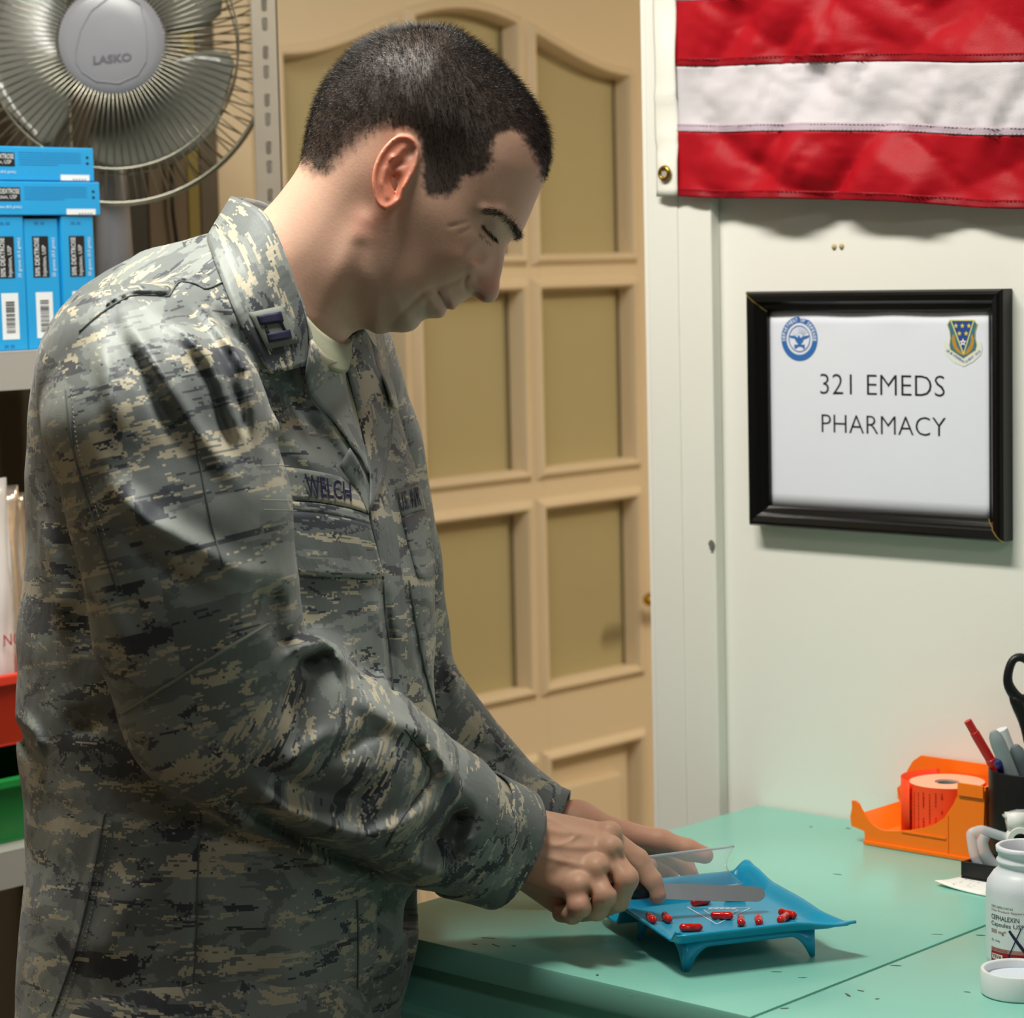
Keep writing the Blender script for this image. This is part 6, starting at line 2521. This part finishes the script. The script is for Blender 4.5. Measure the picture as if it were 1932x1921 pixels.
brow_points([(916, 399), (935, 399), (952, 404), (965, 415), (974, 430), (978, 443)], 3.2, 900, lambda t: (-.9 + .2 * t, -.15 + .7 * t), .0055)
brow_points([(966, 424), (975, 434), (980, 446)], 4.0, 420, lambda t: (.35, .35), .0055)
brow_points([(909, 424), (920, 436), (930, 446), (936, 452)], 1.2, 420, lambda t: (.25, .9), .0050)
brow_points([(905, 440), (914, 452), (926, 460)], 1.0, 60, lambda t: (.2, .9), .0028)
BP, BD, BL = np.array(BP), np.array(BD), np.array(BL)
Ve, Fe = strands(BP, None, BD, BL, np.full(len(BP), .00013))
bro = np_mesh('eyebrows_and_lashes', Ve, Fe, m_hair, man)

# ------------------------------------------------------------------ collar, pockets, tapes and seams laid on the coat
cW = v2w(sV)
bvh = BVHTree.FromPolygons([tuple(p) for p in cW], [tuple(q) for q in sQ.tolist()])
CAMV = Vector(CAMP)


def hit(px, py, off=0.0):
    d = Vector(ray(px, py)).normalized()
    loc, nor, i, dist = bvh.ray_cast(CAMV, d)
    if loc is None:
        return None
    if nor.dot(d) > 0:
        nor = -nor
    return np.array(loc + nor * off)


def hit_d(px, py, torso=False):
    d = Vector(ray(px, py)).normalized()
    loc, nor, i, dist = bvh.ray_cast(CAMV, d)
    if loc is None or (torso and reg[i] in (1, 2)):
        return None
    return float((np.array(loc) - CAMP) @ FW)


def resample(P, n):
    P = np.array(P, float)
    if len(P) > 2:
        P = catmull(P, False, 8)
    L = np.concatenate([[0], np.cumsum(np.linalg.norm(np.diff(P[:, :2], axis=0), axis=1))])
    t = np.linspace(0, L[-1], n)
    return np.stack([np.interp(t, L, P[:, k]) for k in range(P.shape[1])], 1)


def with_uv(o, G, su, sv, ou=0.0, ov=0.0):
    """flat cloth coordinates for a sheet"""
    me = o.data
    ni, nj = len(G), len(G[0])
    uvl = me.uv_layers.new(name='UVMap')
    for p in me.polygons:
        for li in p.loop_indices:
            vi = me.loops[li].vertex_index
            i, j = divmod(vi, nj)
            uvl.data[li].uv = (ou + su * j / (nj - 1), ov - sv * i / (ni - 1))
    return o


def sheet(name, G, m, parent, su, sv, thick=0.0012, ou=0.0, ov=0.0):
    o = MB().grid(G).build(name, m, parent, True, solid=thick)
    return with_uv(o, G, su, sv, ou, ov)


def patch(name, top, bot, off, m, nu=24, nv=10, thick=0.0012, ou=0.0, ov=0.0, parent=None, smooth=2):
    """cloth piece lying on the coat between two lines"""
    A, B = resample(top, nu), resample(bot, nu)
    Dm = np.zeros((nv, nu))
    PXY = np.zeros((nv, nu, 2))
    for i in range(nv):
        for j in range(nu):
            q = A[j] + (B[j] - A[j]) * i / (nv - 1)
            PXY[i, j] = q[:2]
            d = hit_d(q[0], q[1], True)
            Dm[i, j] = np.nan if d is None else d
    med = np.nanmedian(Dm)
    for i in range(nv):                 # carry the cloth on behind the sleeve
        ok = np.where(~np.isnan(Dm[i]))[0]
        if len(ok) < 4:
            Dm[i] = med
            continue
        j0, j1 = ok[min(1, len(ok) - 1)], ok[-1]
        sl0 = (Dm[i, ok[min(5, len(ok) - 1)]] - Dm[i, j0]) / max(1, ok[min(5, len(ok) - 1)] - j0)
        for j in range(nu):
            if np.isnan(Dm[i, j]) or j < j0:
                Dm[i, j] = Dm[i, j0] + (j - j0) * sl0 * 0.6 if j < j0 else Dm[i, j1]
    for _ in range(smooth):
        P = np.pad(Dm, 1, mode='edge')
        Dm = (P[1:-1, 1:-1] * 2 + P[:-2, 1:-1] + P[2:, 1:-1] + P[1:-1, :-2] + P[1:-1, 2:]) / 6
    G = [[at(PXY[i, j, 0], PXY[i, j, 1], Dm[i, j] - off) for j in range(nu)] for i in range(nv)]
    su = np.linalg.norm(A[-1, :2] - A[0, :2]) * 0.00045 * 1.1
    sv = np.linalg.norm(B[nu // 2, :2] - A[nu // 2, :2]) * 0.00045
    return sheet(name, G, m, parent or coat, su, sv, thick, ou, ov), PXY, Dm


m_thread = mat('grey_thread', '#8a8f86', 0.7)
m_seamdark = mat('seam_fold', '#5c625f', 0.8)
m_tee = mat('sand_tshirt', '#a3a58e', 0.9, bump=0.2, bscale=1200)
m_navy = mat('navy_embroidery', '#1b1a3c', 0.6, bump=0.3, bscale=1500)


def seam(P, r=0.0009, m=None, off=0.0006, n=None, name='seam'):
    n = n or max(6, int(sum(math.dist(P[i], P[i + 1]) for i in range(len(P) - 1)) / 7))
    pts = [hit(x, y, off) for x, y in resample(P, n)]
    pts = [p for p in pts if p is not None]
    # drop jumps to another fold
    out = [pts[0]]
    for p in pts[1:]:
        if np.linalg.norm(p - out[-1]) < 0.02:
            out.append(p)
    if len(out) < 3:
        return
    return MB().tube(out, r, 6).build(name, m or m_seamdark, coat, True)


def stitches(P, step=9.0, off=0.0008, name='stitching'):
    L = sum(math.dist(P[i], P[i + 1]) for i in range(len(P) - 1))
    n = int(L / step)
    Q = resample(P, 2 * n)
    mb = MB()
    for i in range(n):
        a, b = hit(*Q[2 * i], off), hit(*Q[2 * i + 1], off)
        if a is None or b is None or np.linalg.norm(a - b) > 0.012:
            continue
        mb.tube([a, b], 0.00035, 5)
    if mb.V:
        o = mb.build(name, m_thread, coat, True)
        o['kind'] = 'stuff'


def lofted(name, A, B, m, nu=26, nv=9, bulge=0.0, thick=0.0014, parent=None, ou=0.0, ov=0.0, clear=0.005, follow=0.0):
    """stiff cloth leaf between two lines given with their depth"""
    A, B = resample(A, nu), resample(B, nu)
    G = []
    for i in range(nv):
        t = i / (nv - 1)
        row = []
        for j in range(nu):
            q = A[j] + (B[j] - A[j]) * t
            d = q[2] - bulge * math.sin(math.pi * t)
            h_ = hit_d(q[0], q[1])
            if h_ is not None and clear is not None:
                fl = follow * min(1.0, max(0.0, (j / (nu - 1) - 0.12) / 0.3))
                d = min(d, h_ - clear) * (1 - fl) + (h_ - clear - bulge * math.sin(math.pi * t)) * fl
            row.append((q[0], q[1], d))
        G.append(row)
    Dm = np.array([[q[2] for q in r] for r in G])
    for _ in range(3):
        P = np.pad(Dm, 1, mode='edge')
        Dm = (P[1:-1, 1:-1] * 2 + P[:-2, 1:-1] + P[2:, 1:-1] + P[1:-1, :-2] + P[1:-1, 2:]) / 6
    G = [[at(G[i][j][0], G[i][j][1], Dm[i, j]) for j in range(nu)] for i in range(nv)]
    su = np.linalg.norm(np.diff(A[:, :2], axis=0), axis=1).sum() * 0.00045
    sv = np.linalg.norm(B[nu // 2, :2] - A[nu // 2, :2]) * 0.00045
    o = sheet(name, G, m, parent or coat, su, sv, thick, ou, ov)
    return o, G


# undershirt band
tee, _ = lofted('tshirt_neckband', [(578, 598, 2.040), (600, 622, 2.046), (628, 642, 2.060), (652, 650, 2.085), (664, 640, 2.105)], [(586, 668, 2.030), (606, 682, 2.036), (630, 700, 2.048), (650, 704, 2.066), (658, 690, 2.085)], m_tee, 22, 8, 0.002, 0.002, man, clear=0.002)
tee2, _, _ = patch('tshirt_front', [(600, 672), (630, 690), (655, 690)], [(668, 770), (676, 800), (684, 830)], 0.0025, m_tee, 14, 12, 0.001, parent=man)
# near collar leaf, far stand
inner = [(437, 371, 2.092), (470, 384, 2.060), (500, 404, 2.040), (528, 458, 2.026), (556, 535, 2.022), (575, 602, 2.022), (580, 650, 2.024), (578, 690, 2.022)]
outer = [(390, 448, 2.075), (400, 480, 2.045), (415, 520, 2.020), (436, 572, 2.005), (460, 622, 2.000), (482, 660, 1.998), (498, 686, 1.999), (511, 706, 2.000)]
col1, cG = lofted('collar', inner, outer, m_camo, 34, 12, 0.004, 0.0022, ou=0.13, ov=0.4)
lofted('collar_stand', [(437, 371, 2.092), (462, 373, 2.115), (490, 380, 2.150), (512, 390, 2.168)], [(425, 440, 2.085), (460, 440, 2.115), (500, 440, 2.150), (525, 440, 2.168)], m_camo, 14, 8, 0.0, 0.002, ou=.5, ov=.1, clear=None)
lofted('collar_inner', [(437, 371, 2.093), (470, 384, 2.063), (500, 404, 2.044), (528, 458, 2.031), (556, 535, 2.028), (575, 602, 2.029), (580, 640, 2.032)], [(470, 450, 2.095), (490, 460, 2.065), (515, 480, 2.05), (540, 520, 2.04), (570, 580, 2.036), (590, 640, 2.036), (596, 680, 2.036)], m_camo, 22, 6, 0, 0.0016, ou=.8, ov=.2, clear=None)
# far collar leaf and lapels
lofted('far_lapel', [(684, 617, 2.125), (700, 650, 2.130), (709, 690, 2.130), (726, 722, 2.135), (742, 766, 2.135), (738, 830, 2.130), (729, 869, 2.12), (719, 913, 2.115), (698, 962, 2.11)], [(652, 646, 2.105), (648, 676, 2.095), (656, 704, 2.095), (668, 750, 2.095), (679, 800, 2.095), (688, 838, 2.095), (695, 880, 2.095), (698, 915, 2.095), (696, 960, 2.10)], m_camo, 30, 9, 0.004, 0.0016, ou=.22, ov=.9, follow=0.8)
lofted('far_collar', [(684, 617, 2.125), (706, 650, 2.150), (726, 690, 2.165), (742, 730, 2.17), (752, 772, 2.165)], [(672, 612, 2.14), (690, 640, 2.15), (708, 690, 2.14), (726, 722, 2.14), (741, 768, 2.138)], m_camo, 18, 6, 0.003, 0.0016, ou=.62, ov=1.2, clear=None)
lofted('near_lapel', [(588, 640, 2.025), (615, 672, 2.030), (646, 690, 2.045), (652, 722, 2.055), (661, 762, 2.06), (677, 808, 2.065), (688, 848, 2.07), (696, 890, 2.08)], [(578, 690, 2.018), (579, 726, 2.020), (594, 758, 2.025), (622, 786, 2.035), (645, 815, 2.045), (664, 844, 2.055), (682, 866, 2.06), (695, 893, 2.08)], m_camo, 28, 8, 0.003, 0.0016, ou=.42, ov=.6, clear=0.006, follow=1.0)
# the folded-back near front of the coat, edge of the opening
lofted('front_edge', [(660, 845, 2.055), (680, 880, 2.060), (690, 920, 2.066), (697, 960, 2.074)], [(640, 880, 2.05), (665, 915, 2.055), (684, 945, 2.062), (694, 972, 2.07)], m_camo, 12, 5, 0.001, 0.0014, ou=.3, ov=.3, follow=1.0)
# name tape, pocket flaps
tape, PXY, Dm = patch('name_tape', [(486, 882), (540, 882), (600, 890), (660, 906), (690, 922)], [(487, 941), (540, 943), (600, 947), (660, 958), (694, 970)], 0.0032, m_camo, 30, 7, 0.0018, .33, .71)
patch('pocket_band', [(487, 944), (540, 946), (600, 950), (660, 961), (694, 973)], [(492, 962), (545, 964), (600, 968), (660, 979), (697, 989)], 0.0042, m_camo, 30, 4, 0.0014, .93, .31)
flap, _, _ = patch('pocket_flap', [(494, 962), (545, 965), (600, 969), (660, 980), (697, 990)], [(566, 1085), (600, 1088), (640, 1089), (690, 1091), (724, 1087)], 0.0046, m_camo, 26, 12, 0.0020, .12, .93)
patch('far_pocket_flap', [(757, 978), (780, 968), (803, 960)], [(788, 1090), (808, 1090), (824, 1084)], 0.0030, m_camo, 12, 12, 0.0014, .52, .13)
ftape, fPXY, fDm = patch('service_tape', [(744, 925), (768, 918), (788, 913)], [(757, 978), (780, 968), (801, 958)], 0.0018, m_camo, 10, 7, 0.0012, .71, .43)


def draped_text(s, TL, TR_, BL, BR_, off, m, parent, grid, bold=0.015):
    uv, Fc = text_uv(s, 0, 1, 0, 1, bold)
    TL, TR_, BL, BR_ = map(np.array, (TL, TR_, BL, BR_))
    PX2, D2 = grid[0].reshape(-1, 2), grid[1].ravel()
    V = []
    for u, v in uv:
        q = (BL + (BR_ - BL) * u) * (1 - v) + (TL + (TR_ - TL) * u) * v
        e = ((PX2 - q) ** 2).sum(1)
        k = np.argsort(e)[:4]
        w_ = 1 / (e[k] + 1e-3)
        V.append(at(q[0], q[1], float((D2[k] * w_).sum() / w_.sum()) - off))
    return link('lettering', mesh_from('lettering', V, Fc), m, parent)


draped_text('WELCH', (574, 893), (662, 911), (580, 936), (664, 946), 0.0032 + 0.0048, m_navy, tape, (PXY, Dm), 0.02)
draped_text('U.S. AIR', (750, 929), (791, 917), (757, 966), (796, 954), 0.0018 + 0.0050, m_navy, ftape, (fPXY, fDm), 0.02)
# rank patch on the collar
rk = MB()


def on_collar(px, py, off):
    """depth of the collar leaf under a point (nearest grid node)"""
    best = None
    for row in cG:
        for p in row:
            x, y, z = project(p)
            e = (x - px) ** 2 + (y - py) ** 2
            if best is None or e < best[0]:
                best = (e, z)
    return at(px, py, best[1] - off)


def quad_patch(name, Q4, off, m, parent, n=7, thick=0.001):
    TL, TR_, BR_, BL = map(np.array, Q4)
    G = [[on_collar(*((TL + (TR_ - TL) * j / (n - 1)) * (1 - i / (n - 1)) + (BL + (BR_ - BL) * j / (n - 1)) * (i / (n - 1))), off) for j in range(n)] for i in range(n)]
    A = np.array(G)
    for _ in range(4):
        P = np.pad(A, ((1, 1), (1, 1), (0, 0)), mode='reflect', reflect_type='odd')
        A = (P[1:-1, 1:-1] * 2 + P[:-2, 1:-1] + P[2:, 1:-1] + P[1:-1, :-2] + P[1:-1, 2:]) / 6
    G = [[A[i, j] for j in range(n)] for i in range(n)]
    o = sheet(name, G, m, parent, 0.03, 0.035, thick, .2, .2)
    return o


m_patchcl = mat('grey_patch_cloth', '#6f766e', 0.8, bump=0.2, bscale=900)
rp = quad_patch('rank_patch', ((470, 590), (531, 577), (562, 647), (505, 660)), 0.0030, m_patchcl, col1)
for q in (((485, 596), (530, 588), (535, 607), (492, 613)), ((504, 630), (546, 622), (550, 638), (508, 646))):
    quad_patch('rank_bar', q, 0.0050, m_navy, col1, 5, 0.0022)
for q in (((497, 612), (501, 611), (510, 631), (506, 632)), ((528, 607), (532, 606), (541, 624), (537, 625))):
    quad_patch('rank_bar_link', q, 0.0046, m_navy, col1, 4, 0.0012)

# seams of the coat
yk = cA([(-110, 690), (0, 592), (140, 492), (250, 441), (420, 432), (510, 447), (560, 365), (590, 342), (700, 356), (770, 392), (890, 342)])
seam(yk[:6], 0.0008)
seam(yk[5:], 0.0008)
seam(cB([(740, 1430), (1180, 1150), (1630, 880)]), 0.0013, m_thread)
seam(cB([(400, -540), (440, -200), (490, 0), (560, 240), (640, 480), (720, 720)]), 0.0006)
stitches(cB([(430, -540), (470, -200), (530, 0), (600, 240), (680, 480), (750, 720)]))
seam(cB([(1170, -280), (1250, 160), (1300, 380), (1350, 540)]), 0.0008)
seam(cD([(915, 330), (900, 640), (895, 900), (870, 1258)]), 0.0007)
seam(cD([(480, 320), (440, 540), (390, 760), (350, 930), (290, 1110), (240, 1250)]), 0.0007)
stitches(cD([(510, 320), (470, 540), (420, 760), (380, 930), (320, 1110), (270, 1250)]))
seam([(770, 1095), (785, 1180), (800, 1260), (828, 1368)], 0.0010)
seam(cC([(930, 960), (1020, 1080), (1060, 1190), (980, 1310), (900, 1420), (840, 1530)]), 0.0007)
seam([(722, 1092), (726, 1160), (736, 1240), (742, 1345)], 0.0008)
seam([(696, 965), (712, 1040), (722, 1092)], 0.0010)
seam(cD([(1625, 720), (1630, 900), (1625, 1250)]), 0.0008)

for P in ([(486, 882), (540, 882), (600, 890), (660, 906), (690, 922)], [(487, 944), (540, 946), (600, 950), (660, 961), (694, 973)], [(492, 962), (545, 964), (600, 968), (660, 979), (697, 989)]):
    seam(P, 0.0005, m_thread, 0.0036)
# cuffs


def ring_cuff(a, b, ra, rb, name, flat=1.0, ou=0.0):
    a, b = np.array(a), np.array(b)
    e = (b - a) / np.linalg.norm(b - a)
    u = np.array([0, 0, 1.0]) - e * e[2]
    u /= np.linalg.norm(u)
    w_ = np.cross(e, u)
    G = []
    for i in range(9):
        t = i / 8
        c_ = a + (b - a) * t
        r = ra + (rb - ra) * t
        row = []
        for k in range(49):
            th = 2 * math.pi * k / 48
            wob = 1 + 0.03 * math.sin(3 * th + 1) + 0.02 * math.sin(5 * th + t * 2)
            row.append(v2w((c_ + (u * math.cos(th) * flat + w_ * math.sin(th)) * r * wob)[None])[0])
        G.append(row)
    return sheet(name, G, m_camo, coat, 2 * math.pi * ra, float(np.linalg.norm(b - a)), 0.0024, ou, .5)


cuff = ring_cuff(vp(884, 1572, 2.132), vp(952, 1602, 2.156), 0.0575, 0.0540, 'cuff', 0.88, .15)
ring_cuff(vp(1010, 1556, 2.338), vp(1058, 1568, 2.335), 0.042, 0.037, 'cuff', 0.9, .65)
bt = vp(916, 1648, 2.118)
nb_ = (at(916, 1648, 2.0) - at(916, 1648, 2.118))
nb_ = nb_ / np.linalg.norm(nb_)
MB().lathe([(0, .002), (.005, .0022), (.0072, .0018), (.0078, .0006), (.0078, -.001), (0, -.001)], 20, at(916, 1648, 2.100), nb_).build('cuff_button', mat('grey_button', '#3e4444', 0.5), coat, True)

# ------------------------------------------------------------------ trousers and boots


def w2v(P):
    d = np.asarray(P, float) - CAMP
    return np.array([d @ RT, d @ UP, d @ FW])


hipw = v2w(np.array([vp(395, 2120, 2.12)]))[0]
facw = RT * FAC[0] + FW * FAC[1]
facw = np.array([facw[0], facw[1], 0])
facw /= np.linalg.norm(facw)
latw = np.array([facw[1], -facw[0], 0])      # his right
tpts = []
legs = []
for s_ in (1, -1):
    hip = hipw + latw * 0.095 * s_
    hip[2] = hipw[2] - 0.04
    knee = np.array([hip[0] + facw[0] * .02, hip[1] + facw[1] * .02, 0.50])
    ank = np.array([hip[0] - facw[0] * .02 + latw[0] * s_ * .01, hip[1] - facw[1] * .02 + latw[1] * s_ * .01, 0.12])
    legs.append((hip, knee, ank))
allp = np.array([w2v(p) for l_ in legs for p in l_] + [w2v(hipw + np.array([0, 0, .1]))])
tf_ = Field(allp.min(0) - .2, allp.max(0) + .2, 0.009)
tf_.cone(w2v(hipw + np.array([0, 0, .06])), w2v(hipw - np.array([0, 0, .05])), .145, .145, 0)
for hip, knee, ank in legs:
    tf_.chain([w2v(hip), w2v(knee), w2v(ank + np.array([0, 0, .06]))], [.105, .085, .075], .03)
tV, tQ = tf_.mesh(2)
trs = np_mesh('trousers', tV, tQ, m_camo, man)
uvl = trs.data.uv_layers.new(name='UVMap')
tc_ = tV[tQ.ravel()]
uvl.data.foreach_set('uv', np.stack([tc_[:, 0] * 1.1 + tc_[:, 2], tc_[:, 1]], 1).astype(np.float32).ravel())
m_boot = mat('sage_suede_boot', '#6d6f62', 0.9, bump=0.3, bscale=300)
for hip, knee, ank in legs:
    g0 = np.array([ank[0], ank[1], 0.0])
    bl = np.array([w2v(g0 - facw * .12 - latw * .1), w2v(g0 + facw * .25 + latw * .1), w2v(g0 + np.array([0, 0, .28])), w2v(g0 - facw * .1 + latw * .1), w2v(g0 + facw * .25 - latw * .1)])
    bf = Field(bl.min(0) - .05, bl.max(0) + .05, 0.006)
    up_ = lambda x, y, z: w2v(g0 + facw * x + latw * y + np.array([0, 0, z]))
    bf.chain([up_(0, 0, .24), up_(0, 0, .09), up_(.03, 0, .06)], [.058, .055, .05], .02)
    bf.chain([up_(-.035, 0, .05), up_(.08, 0, .046), up_(.165, 0, .042)], [.044, .046, .040], .02)
    # flat sole on the floor
    zf_ = w2v(g0)
    zd = np.array([RT[2], UP[2], FW[2]])
    X, Y, D = bf.xyz((slice(None),) * 3)
    hgt = (X - zf_[0]) * zd[0] + (Y - zf_[1]) * zd[1] + (D - zf_[2]) * zd[2]
    bf.F = np.maximum(bf.F, (0.001 - hgt).astype(np.float32))
    bV, bQ = bf.mesh(1)
    np_mesh('boot', bV, bQ, m_boot, man)
